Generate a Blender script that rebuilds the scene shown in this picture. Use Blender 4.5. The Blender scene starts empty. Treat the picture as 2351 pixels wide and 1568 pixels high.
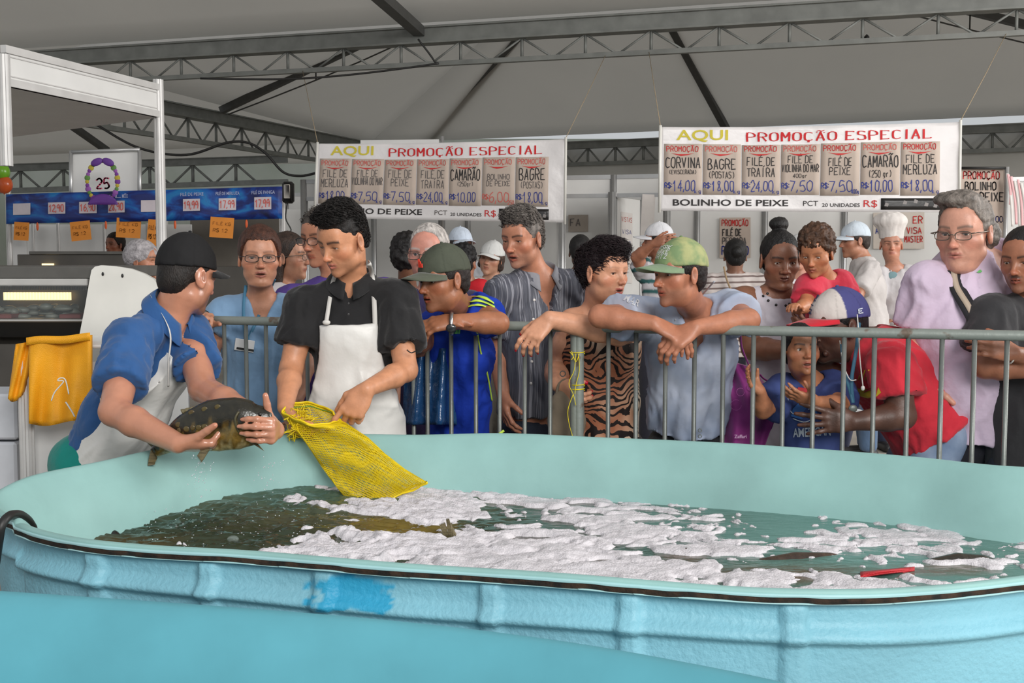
import bpy, math, random
import numpy as np
from mathutils import Vector, Matrix
random.seed(7); rng = np.random.default_rng(7)
S = bpy.context.scene; COL = S.collection

# ---------------------------------------------------------------- camera, sky, lights, exposure
FPX, HCAM, V0 = 2700.0, 1.425, 590.0
TH = math.atan((784 - V0) / FPX)
cam = bpy.data.cameras.new('camera'); camo = bpy.data.objects.new('camera', cam); COL.objects.link(camo)
cam.sensor_width = 36; cam.lens = FPX / 2351 * 36; cam.clip_start = 0.05; cam.clip_end = 300
camo.location = (0, 0, HCAM); camo.rotation_euler = (math.pi / 2 - TH, 0, 0)
S.camera = camo
S.view_settings.view_transform = 'Standard'; S.view_settings.look = 'None'
S.view_settings.gamma = 1; S.view_settings.use_curve_mapping = False
S.view_settings.exposure = 0.49

w = bpy.data.worlds.new('sky'); S.world = w; w.use_nodes = True
bg = w.node_tree.nodes['Background']; bg.inputs[0].default_value = (0.93, 0.97, 1.0, 1); bg.inputs[1].default_value = 0.40
def area(name, loc, target, size, power, color=(1, 1, 1)):
    l = bpy.data.lights.new(name, 'AREA'); l.shape = 'RECTANGLE'; l.size, l.size_y = size; l.energy = power; l.color = color
    o = bpy.data.objects.new(name, l); COL.objects.link(o); o.location = loc
    o.rotation_euler = (Vector(target) - Vector(loc)).to_track_quat('-Z', 'Y').to_euler(); return o
# daylight falling in through the open front and right side of the tent
area('daylight_front', (3.2, -5.0, 4.8), (0, 4.5, 0.9), (5, 3), 640, (1.0, 0.98, 0.95))
area('daylight_right', (10.5, 5.0, 4.6), (0, 8, 1.0), (6, 3), 520, (1.0, 0.98, 0.95))

# ---------------------------------------------------------------- geometry helpers
def W(u, v, Y):
    """world point seen at photo pixel (u,v) at world distance Y"""
    x = (u - 1175.5) / FPX; y = -(v - 784) / FPX
    d = np.array([x, y * math.sin(TH) + math.cos(TH), y * math.cos(TH) - math.sin(TH)])
    return d * (Y / d[1]) + np.array([0, 0, HCAM])
def PZ(u, v, z):
    x = (u - 1175.5) / FPX; y = -(v - 784) / FPX
    d = np.array([x, y * math.sin(TH) + math.cos(TH), y * math.cos(TH) - math.sin(TH)])
    return d * ((z - HCAM) / d[2]) + np.array([0, 0, HCAM])
def A(*a): return np.array(a, float)
def nrm(v):
    v = np.asarray(v, float); return v / max(1e-9, np.linalg.norm(v))
def lin(c):
    """sRGB 0-255 -> linear"""
    o = []
    for x in c:
        x = x / 255.0
        o.append(x / 12.92 if x <= 0.04045 else ((x + 0.055) / 1.055) ** 2.4)
    return tuple(o)
def yb(u): return FPX / (584 + (u - 540) * 134 / 1740)      # crowd-barrier line (straight in plan)

WL = {}
def wl(o): return WL.get(o.name, np.zeros(3))
def setp(o, label=None, cat=None, group=None, kind=None):
    if label: o['label'] = label
    if cat: o['category'] = cat
    if group: o['group'] = group
    if kind: o['kind'] = kind
    return o
def thing(name, loc, label=None, cat=None, group=None, kind=None):
    o = bpy.data.objects.new(name, None); COL.objects.link(o); o.location = [float(x) for x in loc]; o.empty_display_size = .05
    WL[o.name] = np.array(loc, float)
    return setp(o, label, cat, group, kind)
def mk(name, V, F, mat, parent=None, label=None, cat=None, group=None, kind=None, smooth=True, col=None, at=None, mats=None, fm=None, uv=None):
    """one mesh object from world-space vertices"""
    V = np.asarray(V, float).reshape(-1, 3)
    me = bpy.data.meshes.new(name)
    if parent is not None: o0 = wl(parent)
    elif at is not None: o0 = np.array(at, float)
    else:
        lo, hi = V.min(0), V.max(0); o0 = A((lo[0] + hi[0]) / 2, (lo[1] + hi[1]) / 2, lo[2])
    if isinstance(F, np.ndarray):
        n = F.shape[1]; me.vertices.add(len(V)); me.vertices.foreach_set('co', (V - o0).astype(np.float32).ravel())
        me.loops.add(F.size); me.loops.foreach_set('vertex_index', F.astype(np.int32).ravel())
        me.polygons.add(len(F)); me.polygons.foreach_set('loop_start', np.arange(0, F.size, n, dtype=np.int32))
        me.update(calc_edges=True)
    else:
        me.from_pydata((V - o0).tolist(), [], F); me.update()
    me.polygons.foreach_set('use_smooth', np.full(len(me.polygons), bool(smooth)))
    for m in (mats or [mat]): me.materials.append(m)
    if fm is not None: me.polygons.foreach_set('material_index', np.asarray(fm, np.int32))
    if col is not None:
        ca = me.color_attributes.new('Col', 'FLOAT_COLOR', 'POINT')
        c4 = np.ones((len(V), 4), np.float32); c4[:, :3] = col; ca.data.foreach_set('color', c4.ravel())
    if uv is not None:
        at_ = me.attributes.new('tex', 'FLOAT_VECTOR', 'POINT'); at_.data.foreach_set('vector', np.asarray(uv, np.float32).ravel())
    me.update()
    o = bpy.data.objects.new(name, me); COL.objects.link(o)
    if parent is not None:
        o.parent = parent; WL[o.name] = o0
    else:
        o.location = o0.tolist(); WL[o.name] = o0
    return setp(o, label, cat, group, kind)
def dup(o, parent=None, loc=None):
    c = o.copy(); COL.objects.link(c)
    if parent is not None: c.parent = parent
    if loc is not None: c.location = loc
    return c

class MB:
    """collects shapes into one vertex/face list"""
    def __init__(s): s.V = []; s.F = []; s.M = []; s.n = 0
    def add(s, V, F, m=0):
        V = np.asarray(V, float); s.V.append(V)
        for f in F: s.F.append([int(i) + s.n for i in f]); s.M.append(m)
        s.n += len(V); return s
    def box(s, c, d, R=None, m=0, bev=0.0):
        c = np.asarray(c, float); d = np.asarray(d, float) / 2
        if bev > 0:
            b = min(bev, d.min() * .9); V = []
            for sx in (-1, 1):
                for sy in (-1, 1):
                    for sz in (-1, 1):
                        q = A(sx, sy, sz) * d
                        V += [q - A(sx * 0, sy * b, sz * b), q - A(sx * b, 0, sz * b), q - A(sx * b, sy * b, 0)]
            V = np.array(V); 
            def id(sx, sy, sz, k): return ((sx > 0) * 4 + (sy > 0) * 2 + (sz > 0)) * 3 + k
            F = [[id(1, -1, -1, 0), id(1, 1, -1, 0), id(1, 1, 1, 0), id(1, -1, 1, 0)], [id(-1, 1, -1, 0), id(-1, -1, -1, 0), id(-1, -1, 1, 0), id(-1, 1, 1, 0)],
                 [id(1, 1, -1, 1), id(-1, 1, -1, 1), id(-1, 1, 1, 1), id(1, 1, 1, 1)], [id(-1, -1, -1, 1), id(1, -1, -1, 1), id(1, -1, 1, 1), id(-1, -1, 1, 1)],
                 [id(-1, -1, 1, 2), id(1, -1, 1, 2), id(1, 1, 1, 2), id(-1, 1, 1, 2)], [id(1, -1, -1, 2), id(-1, -1, -1, 2), id(-1, 1, -1, 2), id(1, 1, -1, 2)]]
            for a in (-1, 1):
                for b2 in (-1, 1):
                    F.append([id(a, b2, -1, 0), id(a, b2, -1, 1), id(a, b2, 1, 1), id(a, b2, 1, 0)])
                    F.append([id(a, -1, b2, 0), id(a, -1, b2, 2), id(a, 1, b2, 2), id(a, 1, b2, 0)])
                    F.append([id(-1, a, b2, 1), id(-1, a, b2, 2), id(1, a, b2, 2), id(1, a, b2, 1)])
            for sx in (-1, 1):
                for sy in (-1, 1):
                    for sz in (-1, 1): F.append([id(sx, sy, sz, 0), id(sx, sy, sz, 1), id(sx, sy, sz, 2)])
        else:
            V = np.array([[x, y, z] for x in (-d[0], d[0]) for y in (-d[1], d[1]) for z in (-d[2], d[2])])
            F = [[0, 1, 3, 2], [4, 6, 7, 5], [0, 4, 5, 1], [2, 3, 7, 6], [0, 2, 6, 4], [1, 5, 7, 3]]
        if R is not None: V = V @ np.asarray(R).T
        return s.add(V + c, F, m)
    def tube(s, pts, r, n=8, caps=True, m=0, flat=None):
        V, F = tubeVF(pts, r, n, caps, flat); return s.add(V, F, m)
    def ell(s, c, r, R=None, nu=12, nv=8, m=0):
        V, F = ellVF(c, r, R, nu, nv); return s.add(V, F, m)
    def beam(s, a, b, wd, ht, up=(0, 0, 1), m=0):
        a = np.asarray(a, float); b = np.asarray(b, float); d = nrm(b - a); sd = nrm(np.cross(d, up)); u2 = np.cross(sd, d)
        return s.box((a + b) / 2, (np.linalg.norm(b - a), wd, ht), np.stack([d, sd, u2], 1), m)
    def build(s, name, mat, parent=None, **k):
        if k.get('mats'): k['fm'] = s.M
        return mk(name, np.concatenate(s.V), s.F, mat, parent, **k)
def frames(P):
    P = np.asarray(P, float); T = np.gradient(P, axis=0); T /= np.maximum(1e-9, np.linalg.norm(T, axis=1))[:, None]
    ref = A(0, 0, 1) if abs(T[0][2]) < .9 else A(1, 0, 0)
    N = np.zeros_like(P); n = nrm(np.cross(T[0], ref))
    for i in range(len(P)):
        n = nrm(n - T[i] * np.dot(n, T[i])); N[i] = n
    return T, N, np.cross(T, N)
def tubeVF(pts, r, n=8, caps=True, flat=None):
    P = np.asarray(pts, float); r = np.broadcast_to(np.asarray(r, float), (len(P),)); T, N, B = frames(P)
    a = np.linspace(0, 2 * np.pi, n, endpoint=False); fl = 1 if flat is None else flat
    V = (P[:, None] + r[:, None, None] * (np.cos(a)[None, :, None] * N[:, None] + fl * np.sin(a)[None, :, None] * B[:, None])).reshape(-1, 3)
    F = []
    for i in range(len(P) - 1):
        for j in range(n):
            k = (j + 1) % n; F.append([i * n + j, i * n + k, (i + 1) * n + k, (i + 1) * n + j])
    if caps: F.append(list(range(n))[::-1]); F.append([(len(P) - 1) * n + j for j in range(n)])
    return V, F
def ellVF(c, r, R=None, nu=12, nv=8):
    V = [[0, 0, 1]]
    for i in range(1, nv):
        t = math.pi * i / nv
        for j in range(nu):
            p = 2 * math.pi * j / nu; V.append([math.sin(t) * math.cos(p), math.sin(t) * math.sin(p), math.cos(t)])
    V.append([0, 0, -1]); F = []
    for j in range(nu): F.append([0, 1 + j, 1 + (j + 1) % nu])
    for i in range(nv - 2):
        for j in range(nu):
            a = 1 + i * nu; k = (j + 1) % nu; F.append([a + j, a + nu + j, a + nu + k, a + k])
    e = len(V) - 1; a = 1 + (nv - 2) * nu
    for j in range(nu): F.append([e, a + (j + 1) % nu, a + j])
    V = np.array(V) * np.asarray(r, float)
    if R is not None: V = V @ np.asarray(R).T
    return V + np.asarray(c, float), F
def crom(P, n, closed=False):
    """Catmull-Rom through points, n samples per span"""
    P = np.asarray(P, float); m = len(P); out = []
    for i in range(m if closed else m - 1):
        if closed: p = [P[(i + k) % m] for k in (-1, 0, 1, 2)]
        else: p = [P[max(i - 1, 0)], P[i], P[i + 1], P[min(i + 2, m - 1)]]
        for t in np.linspace(0, 1, n, endpoint=False):
            out.append(.5 * ((2 * p[1]) + (-p[0] + p[2]) * t + (2 * p[0] - 5 * p[1] + 4 * p[2] - p[3]) * t * t + (-p[0] + 3 * p[1] - 3 * p[2] + p[3]) * t ** 3))
    if not closed: out.append(P[-1])
    return np.array(out)
def grid(nu, nv, fn):
    V = [fn(i / (nu - 1), j / (nv - 1)) for j in range(nv) for i in range(nu)]
    F = [[j * nu + i, j * nu + i + 1, (j + 1) * nu + i + 1, (j + 1) * nu + i] for j in range(nv - 1) for i in range(nu - 1)]
    return np.array(V, float), F
def thick(V, F, off):
    """closed slab from a sheet: off = offset vector or per-vertex offsets"""
    V = np.asarray(V, float); n = len(V); off = np.broadcast_to(np.asarray(off, float), V.shape)
    F = [list(map(int, f)) for f in F]
    cnt = {}
    for f in F:
        for a, b in zip(f, f[1:] + f[:1]):
            if (b, a) in cnt: del cnt[(b, a)]
            else: cnt[(a, b)] = 1
    G = F + [[i + n for i in f[::-1]] for f in F] + [[b, a, a + n, b + n] for (a, b) in cnt]
    return np.concatenate([V, V + off]), G
def vnoise(P, seed=0):
    """smooth value noise in [0,1], vectorised; P (...,3)"""
    P = np.asarray(P, np.float64); I = np.floor(P).astype(np.int64); f = P - I; f = f * f * (3 - 2 * f)
    def h(dx, dy, dz):
        n = (I[..., 0] + dx) * 73856093 ^ (I[..., 1] + dy) * 19349663 ^ (I[..., 2] + dz) * 83492791 ^ (seed * 2654435761)
        n = (n ^ (n >> 13)) * 1274126177; n = n & 0x7fffffff; n = (n ^ (n >> 15)) * 73244475 & 0x7fffffff
        return (n % 65536) / 65536.0
    fx, fy, fz = f[..., 0], f[..., 1], f[..., 2]
    def L(a, b, t): return a + (b - a) * t
    return L(L(L(h(0, 0, 0), h(1, 0, 0), fx), L(h(0, 1, 0), h(1, 1, 0), fx), fy),
             L(L(h(0, 0, 1), h(1, 0, 1), fx), L(h(0, 1, 1), h(1, 1, 1), fx), fy), fz)
def fbm(P, oct=4, seed=0):
    P = np.asarray(P, float); s = 0; a = .5; t = 0
    for k in range(oct):
        s = s + a * vnoise(P * (2.03 ** k) + 17.1 * k, seed + k); t += a; a *= .5
    return s / t

# ---------------------------------------------------------------- materials
MATS = {}
def nodes(name):
    m = bpy.data.materials.new(name); m.use_nodes = True; nt = m.node_tree
    return m, nt, nt.nodes['Principled BSDF']
def pmat(name, rgb=(200, 200, 200), rough=.6, metal=0, var=.06, vscale=8, bump=0, bscale=60, spec=.5, vcol=False, sheen=0, trans=0, coords='Object', rgb2=None, coat=0, emit=0, aniso=None, alpha=1, sss=0, bdist=.004):
    """principled material: colour (optionally vertex colour) with slight noise variation and noise bump"""
    if name in MATS: return MATS[name]
    m, nt, b = nodes(name); N = nt.nodes; L = nt.links
    tc = N.new('ShaderNodeTexCoord'); c = lin(rgb); mp = N.new('ShaderNodeMapping'); L.new(tc.outputs[coords], mp.inputs[0])
    if aniso: mp.inputs['Scale'].default_value = aniso
    no = N.new('ShaderNodeTexNoise'); no.inputs['Scale'].default_value = vscale; no.inputs['Detail'].default_value = 5; L.new(mp.outputs[0], no.inputs['Vector'])
    mix = N.new('ShaderNodeMix'); mix.data_type = 'RGBA'; mix.blend_type = 'MIX' if rgb2 else 'MULTIPLY'
    if rgb2:
        r = N.new('ShaderNodeMapRange'); r.inputs[1].default_value = .5 - var; r.inputs[2].default_value = .5 + var
        L.new(no.outputs[0], r.inputs[0]); L.new(r.outputs[0], mix.inputs[0]); mix.inputs[6].default_value = (*c, 1); mix.inputs[7].default_value = (*lin(rgb2), 1)
    else:
        r = N.new('ShaderNodeMapRange'); r.inputs[1].default_value = .3; r.inputs[2].default_value = .7; r.inputs[3].default_value = 1 - 2 * var; r.inputs[4].default_value = 1 + 0.5 * var
        L.new(no.outputs[0], r.inputs[0]); mix.inputs[0].default_value = 1
        if vcol:
            at = N.new('ShaderNodeVertexColor'); at.layer_name = 'Col'; L.new(at.outputs[0], mix.inputs[6])
        else: mix.inputs[6].default_value = (*c, 1)
        L.new(r.outputs[0], mix.inputs[7])
    L.new(mix.outputs[2], b.inputs['Base Color'])
    b.inputs['Roughness'].default_value = rough; b.inputs['Metallic'].default_value = metal; b.inputs['Specular IOR Level'].default_value = spec
    if sheen: b.inputs['Sheen Weight'].default_value = sheen
    if trans: b.inputs['Transmission Weight'].default_value = trans
    if coat: b.inputs['Coat Weight'].default_value = coat
    if alpha < 1: b.inputs['Alpha'].default_value = alpha
    if sss:
        b.inputs['Subsurface Weight'].default_value = sss; b.inputs['Subsurface Radius'].default_value = (.012, .005, .003); b.inputs['Subsurface Scale'].default_value = 1
    if emit:
        b.inputs['Emission Color'].default_value = (*c, 1); b.inputs['Emission Strength'].default_value = emit
    if bump:
        n2 = N.new('ShaderNodeTexNoise'); n2.inputs['Scale'].default_value = bscale; n2.inputs['Detail'].default_value = 4; L.new(mp.outputs[0], n2.inputs['Vector'])
        bp = N.new('ShaderNodeBump'); bp.inputs['Strength'].default_value = bump; bp.inputs['Distance'].default_value = bdist
        L.new(n2.outputs[0], bp.inputs['Height']); L.new(bp.outputs[0], b.inputs['Normal'])
    MATS[name] = m; m.diffuse_color = (*c, 1)
    return m
def nd(nt, t, **k):
    n = nt.nodes.new(t)
    for a, v in k.items(): setattr(n, a, v)
    return n

# ---------------------------------------------------------------- lettering
STK = {  # hand-lettered strokes on a 6 x 10 grid
'A': '00 3a 60;13 53', 'B': '00 0a 4a 58 46 05;45 63 61 40 00', 'C': '69 4a 2a 08 02 20 40 61', 'D': '00 0a 3a 68 62 30 00', 'E': '6a 0a 00 60;05 45', 'F': '6a 0a 00;05 45',
'G': '69 4a 2a 08 02 20 40 62 65 35', 'H': '00 0a;60 6a;05 65', 'I': '30 3a', 'J': '6a 62 40 20 02', 'K': '00 0a;6a 04 60', 'L': '0a 00 60', 'M': '00 0a 34 6a 60', 'N': '00 0a 60 6a',
'O': '2a 08 02 20 40 62 68 4a 2a', 'P': '00 0a 4a 68 66 45 05', 'Q': '2a 08 02 20 40 62 68 4a 2a;33 60', 'R': '00 0a 4a 68 66 45 05;35 60', 'S': '69 4a 1a 08 16 55 63 61 40 10 01', 'T': '0a 6a;3a 30',
'U': '0a 02 20 40 62 6a', 'V': '0a 30 6a', 'W': '0a 10 36 50 6a', 'X': '0a 60;6a 00', 'Y': '0a 35 6a;35 30', 'Z': '0a 6a 00 60', '0': '2a 08 02 20 40 62 68 4a 2a', '1': '17 3a 30', '2': '08 2a 4a 68 66 00 60',
'3': '09 2a 4a 68 46 25;46 63 61 40 20 01', '4': '5a 03 63;48 40', '5': '6a 1a 05 46 63 61 40 10', '6': '5a 17 02 20 40 62 64 46 14', '7': '0a 6a 20', '8': '35 18 2a 4a 58 35 12 20 40 52 35', '9': '63 66 58 4a 2a 08 06 25 46 67;66 50',
',': '31 2!', '.': '30 31', ':': '32 33;37 38', '$': '69 4a 1a 08 16 55 63 61 40 10 01;3b 3!', '(': '4a 27 23 40', ')': '2a 47 43 20', '/': '00 6a', '-': '15 55', '%': '00 6a;08 19;51 62', ' ': '',
'g': '46 26 14 12 31 51;56 5! 2!', 'r': '16 10;14 36 56', 'k': '1a 10;46 13 50', 'i': '16 10;18 19', 'o': '26 14 12 20 40 52 54 46 26', 'f': '5a 3a 28 20;06 46', 'a': '56 26 04 02 20 52;56 50', 'e': '04 54 46 26 04 02 20 50'}
for _k, _b, _x in (('Ã', 'A', '0b 2c 4b 6c'), ('Ç', 'C', '30 3!'), ('É', 'E', '2b 4d'), ('Í', 'I', '3b 5d'), ('Á', 'A', '3b 5d'), ('Ç', 'C', '30 3! 2!')): STK[_k] = STK[_b] + ';' + _x
def _pt(t):
    def c(ch): return {'!': -1.5, 'a': 10, 'b': 11.2, 'c': 12.2, 'd': 13.2}.get(ch) if ch in '!abcd' else float(ch)
    return (c(t[0]) / 10., c(t[1]) / 10.)
def hand_text(txt, x0, y0, h, width=None, pen=.07, pen2=None, wob=.03, serif=0, slant=0, seed=1, gap=.28, curve=True):
    """marker lettering -> 2D verts, faces. h = cap height; width = total width to fill"""
    r = random.Random(seed); V = []; F = []; pen2 = pen if pen2 is None else pen2
    adv = [(.62 + gap) if ch not in ' I.,:' else {' ': .5, 'I': .62 if serif else .5, '.': .35, ',': .35, ':': .35}[ch] for ch in txt]
    tot = sum(adv) - gap; sx = (width / tot) if width else h; sy = h; x = 0
    for ch, ad in zip(txt, adv):
        off = -.3 + ad / 2 - gap / 2 if ch in 'I.,:' else 0
        for st in STK.get(ch, '').split(';'):
            if not st.strip(): continue
            P = [_pt(t) for t in st.split()]
            P = [(px + r.uniform(-wob, wob), py + r.uniform(-wob, wob)) for px, py in P]
            if curve and len(P) > 4: P = crom([(a, b, 0) for a, b in P], 3)[:, :2]
            P = np.array(P, float); Q = np.empty_like(P)
            Q[:, 0] = x0 + (x + off + P[:, 0] + slant * P[:, 1]) * sx; Q[:, 1] = y0 + P[:, 1] * sy
            if len(Q) < 2: continue
            for a, b in zip(Q[:-1], Q[1:]):
                d = b - a; l = np.hypot(*d)
                if l < 1e-6: continue
                d = d / l; n = A(-d[1], d[0]); vert = abs(d[1]); wd = h * (pen2 + (pen - pen2) * vert ** 2) / 2
                e = d * wd * .6; i = len(V)
                V += [a - e + n * wd, a - e - n * wd, b + e - n * wd, b + e + n * wd]; F.append([i, i + 1, i + 2, i + 3])
            if serif:
                for e in (Q[0], Q[-1]):
                    ry = (e[1] - y0) / sy
                    if (ry < .05 or ry > .95) and ch not in 'OQCGÇS' or (ch in 'CGÇS' and False):
                        i = len(V); a = serif * h; b = .045 * h; yy = y0 + (b if ry < .5 else sy - b)
                        V += [(e[0] - a, yy - b), (e[0] + a, yy - b), (e[0] + a, yy + b), (e[0] - a, yy + b)]; F.append([i, i + 1, i + 2, i + 3])
        x += ad
    return np.array(V, float).reshape(-1, 2), F
def font_text(txt, x0, y0, h, width=None, off=0.0, shear=0):
    cu = bpy.data.curves.new('t', 'FONT'); cu.body = txt; cu.size = 1; cu.offset = off; cu.shear = shear; cu.resolution_u = 3; cu.fill_mode = 'FRONT'
    o = bpy.data.objects.new('t', cu); COL.objects.link(o); dg = bpy.context.evaluated_depsgraph_get()
    me = bpy.data.meshes.new_from_object(o.evaluated_get(dg)); V = np.array([v.co[:2] for v in me.vertices]).reshape(-1, 2); F = [list(p.vertices) for p in me.polygons]
    bpy.data.objects.remove(o); bpy.data.curves.remove(cu); bpy.data.meshes.remove(me)
    s = h / .69; V = V - A(V[:, 0].min(), 0); sx = (width / V[:, 0].max()) if width else s
    return V * A(sx, s) + A(x0, y0), F
def on_surf(V2, fn, eps=.003):
    return np.array([fn(x, y, eps) for x, y in V2])
# ================================================================ SETTING
fabric_m = pmat('tent_fabric', (216, 212, 207), .8, var=.05, vscale=.6, bump=.1, bscale=3, bdist=.02)
nt = fabric_m.node_tree; _b = nt.nodes['Principled BSDF']
_tr = nd(nt, 'ShaderNodeBsdfTranslucent'); _tr.inputs[0].default_value = (.92, .9, .86, 1); _mx = nd(nt, 'ShaderNodeMixShader'); _mx.inputs[0].default_value = .5
nt.links.new(_b.outputs[0], _mx.inputs[1]); nt.links.new(_tr.outputs[0], _mx.inputs[2]); nt.links.new(_mx.outputs[0], nt.nodes['Material Output'].inputs[0])
truss_m = pmat('grey_truss_paint', (128, 130, 126), .5, var=.12, vscale=6, rgb2=None, bump=.05)
dark_metal = pmat('dark_painted_steel', (74, 74, 72), .5, var=.1)
octa_w = pmat('white_booth_panel', (222, 221, 219), .5, var=.04, vscale=3)
octa_al = pmat('booth_aluminium', (188, 188, 188), .35, metal=.6, var=.05)
black_m = pmat('black_rubber', (24, 23, 22), .5)
white_plastic = pmat('white_plastic', (225, 223, 216), .4, var=.05, vscale=5)

# ground
floor_m = pmat('concrete_ground', (176, 168, 158), .85, var=.12, vscale=1.4, bump=.2, bscale=20)
V, F = grid(2, 2, lambda a, b: (-30 + 60 * a, -12 + 60 * b, 0)); V, F = thick(V, F, (0, 0, -.1))
floor = mk('floor', V, F, floor_m, kind='structure', smooth=False)
pav_m = pmat('pale_paving', (176, 164, 148), .85, var=.12, vscale=5, bump=.2, bscale=50)
pv = MB().box((0, 0, 0), (.392, .192, .03), bev=.006)
_first = None; k = 0
for j in range(16):
    for i in range(16):
        x = -2.6 + i * .4 + (.2 if j % 2 else 0); y = 5.0 + j * .2
        if _first is None:
            _first = pv.build('paving_stone', pav_m, floor, smooth=False); _first.location = (x - wl(floor)[0], y - wl(floor)[1], .103); 
        else:
            o = dup(_first); o.location = (x - wl(floor)[0], y - wl(floor)[1], .103 + random.uniform(-.002, .002)); o.rotation_euler = (0, 0, random.uniform(-.01, .01))

# ---- tent canopies
ZT = 3.6
def TR1(u): return FPX / (198 + (u - 450) * 44 / 1750)       # main truss line
def edge1(u, z): 
    Y = TR1(u); p = W(u, 590, Y); p[2] = z; return p
def yfar(u): return FPX / (122 + (u - 1500) * 15.5 / 850)
def efar(u, z=ZT): p = W(u, 590, yfar(u)); p[2] = z; return p
def panel(name, pts, n=14, sag=.12, kind='structure'):
    """triangular / quad fabric panel with a little sag"""
    P = [np.asarray(p, float) for p in pts]
    if len(P) == 3: P = [P[0], P[0], P[1], P[2]]            # apex, apex, base a, base b
    def fn(a, b):
        q = (P[0] * (1 - a) + P[1] * a) * (1 - b) + (P[3] * (1 - a) + P[2] * a) * b
        return q - A(0, 0, sag * math.sin(math.pi * a) * math.sin(math.pi * b))
    V, F = grid(n, n, fn); V, F = thick(V, F, (0, 0, .01)); return mk(name, V, F, fabric_m, kind=kind)
NL = edge1(95, ZT + .05); NR = edge1(2900, ZT + .05); FL = efar(850); FR = efar(3150)
cx = (NL + NR + FL + FR) / 4
AP = W(1415, -190, 16.8)
tb = MB
ceil = thing('ceiling', (cx[0], cx[1], ZT), kind='structure')
def cpanel(pts, **k):
    P = [np.asarray(p, float) for p in pts]
    if len(P) == 3: P = [P[0], P[0], P[1], P[2]]
    sag = k.get('sag', .12); n = 14
    def fn(a, b):
        q = (P[0] * (1 - a) + P[1] * a) * (1 - b) + (P[3] * (1 - a) + P[2] * a) * b
        return q - A(0, 0, sag * math.sin(math.pi * a) * math.sin(math.pi * b))
    V, F = grid(n, n, fn); V, F = thick(V, F, (0, 0, .01)); return mk('canopy_panel', V, F, fabric_m, ceil)
gap = A(0, 0, .10)
up = A(0, 0, .16)
cpanel([AP, FL + up, NL + up]); cpanel([AP, FR + up, FL + up]); cpanel([AP, NR + up, FR + up]); cpanel([AP, NR + up, NL + up])
# canopy over the tanks (in front of the main truss)
z1 = W(1128, 140, TR1(1128))[2]; a0 = edge1(-500, z1 + .42) - A(0, .1, 0); a1 = edge1(2900, z1 + .42) - A(0, .1, 0)
cpanel([A(-5.5, 5.2, 5.2), A(6.2, 3.8, 5.6), a1, a0], sag=.1)
# canopy to the far left
L1 = W(-900, 330, 20); L2 = efar(850, ZT + .1)
cpanel([W(-1200, -100, 17), W(100, -40, 17), FL + A(0, .4, .25), W(-900, 395, 24)], sag=.1)
cpanel([W(-900, 395, 24) + A(0, 0, 1.5), W(900, 250, 26), W(1000, 372, 29), W(-900, 395, 29)], sag=.1)

def truss(name, a, b, depth, bay, r, label, cham=.1, beam_h=.2, phase=0, group=None):
    a = np.asarray(a, float); b = np.asarray(b, float); L = np.linalg.norm(b - a); d = (b - a) / L
    sd = nrm(np.cross(d, (0, 0, 1)))
    t = thing(name, (a + b) / 2, label, 'truss', group)
    m = MB().beam(a + A(0, 0, beam_h / 2), b + A(0, 0, beam_h / 2), cham, beam_h); m.beam(a, b, cham * 1.5, .02); m.beam(a + A(0, 0, beam_h), b + A(0, 0, beam_h), cham * 1.7, .02)
    m.build('gutter_beam', truss_m, t, smooth=False)
    MB().beam(a - A(0, 0, depth), b - A(0, 0, depth), r * 3.2, r * 2.2).build('lower_chord', truss_m, t, smooth=False)
    n = int(L / bay); first = {}
    for i in range(n):
        p = a + d * (i * bay + phase); nx = p + d * bay; mid = p + d * bay / 2
        lo = A(0, 0, -depth)
        for (q0, q1) in ((p + lo, mid), (mid, nx + lo)):
            MB().tube([q0, q1], r * .55, 5).build('web_brace', truss_m, t)
        MB().tube([mid, mid + lo], r * .75, 4).build('web_post', truss_m, t)
    return t
bayL = np.linalg.norm(edge1(2054, ZT) - edge1(1128, ZT)) / 6
pos0 = edge1(-300, ZT); 
ph = np.linalg.norm(edge1(1128, ZT) - pos0) % bayL
z1 = W(1128, 140, TR1(1128))[2]
truss('roof_truss', edge1(-300, z1 + .22), edge1(2900, z1 + .22), .22, bayL, .022, 'long grey lattice truss crossing the whole roof above the tanks', .12, .16, ph)
truss('roof_truss', efar(860, ZT - .1), efar(3150, ZT - .1), .30, .55, .032, 'far grey lattice truss behind the two price banners', .1, .12)
truss('roof_truss', W(-200, 400, 27.5), W(660, 372, 27.5), .45, 1.0, .05, 'darker lattice truss at far left above the blue banner', .1, .15)
truss('roof_truss', W(95, 200, 14.6) + A(-.2, 0, 0), FL + A(0, 0, 0), .34, .8, .03, 'dark side truss sloping away under a bright gap in the roof', .14, .16)

def rafter(pts, label, tie=True):
    pts = [np.asarray(p, float) for p in pts]
    t = MB().beam(pts[0], pts[1], .12, .10).build('rafter', dark_metal, ceil, smooth=False)
    if tie:
        m = [pts[0] + (pts[1] - pts[0]) * s - A(0, 0, .10 + .16 * math.sin(math.pi * s)) for s in np.linspace(0.02, .98, 9)]
        MB().tube(m, .012, 5).build('tie_rod', dark_metal, t)
        for i in (2, 4, 6):
            MB().tube([m[i], m[i] + A(0, 0, .22)], .012, 4).build('spacer', dark_metal, t)
dn = A(0, 0, -.08)
def lerp(a, b, t): return a + (b - a) * t
def hitL(u, v):  # point on left edge line seen at column u
    best = min(np.linspace(0, 1, 400), key=lambda t: abs(1175.5 + FPX * lerp(NL, FL, t)[0] / lerp(NL, FL, t)[1] - u)); return lerp(NL, FL, best)
rafter([AP + dn, hitL(515, 0) + up + dn], 'dark roof beam running down to the left edge of the canopy')
rafter([AP + dn, FL + A(1.1, 0, 0) + up + dn], 'dark roof beam reaching down behind the left price banner', False)
rafter([AP + dn, efar(1668) + up + dn], 'dark roof beam reaching down behind the right price banner', False)
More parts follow.
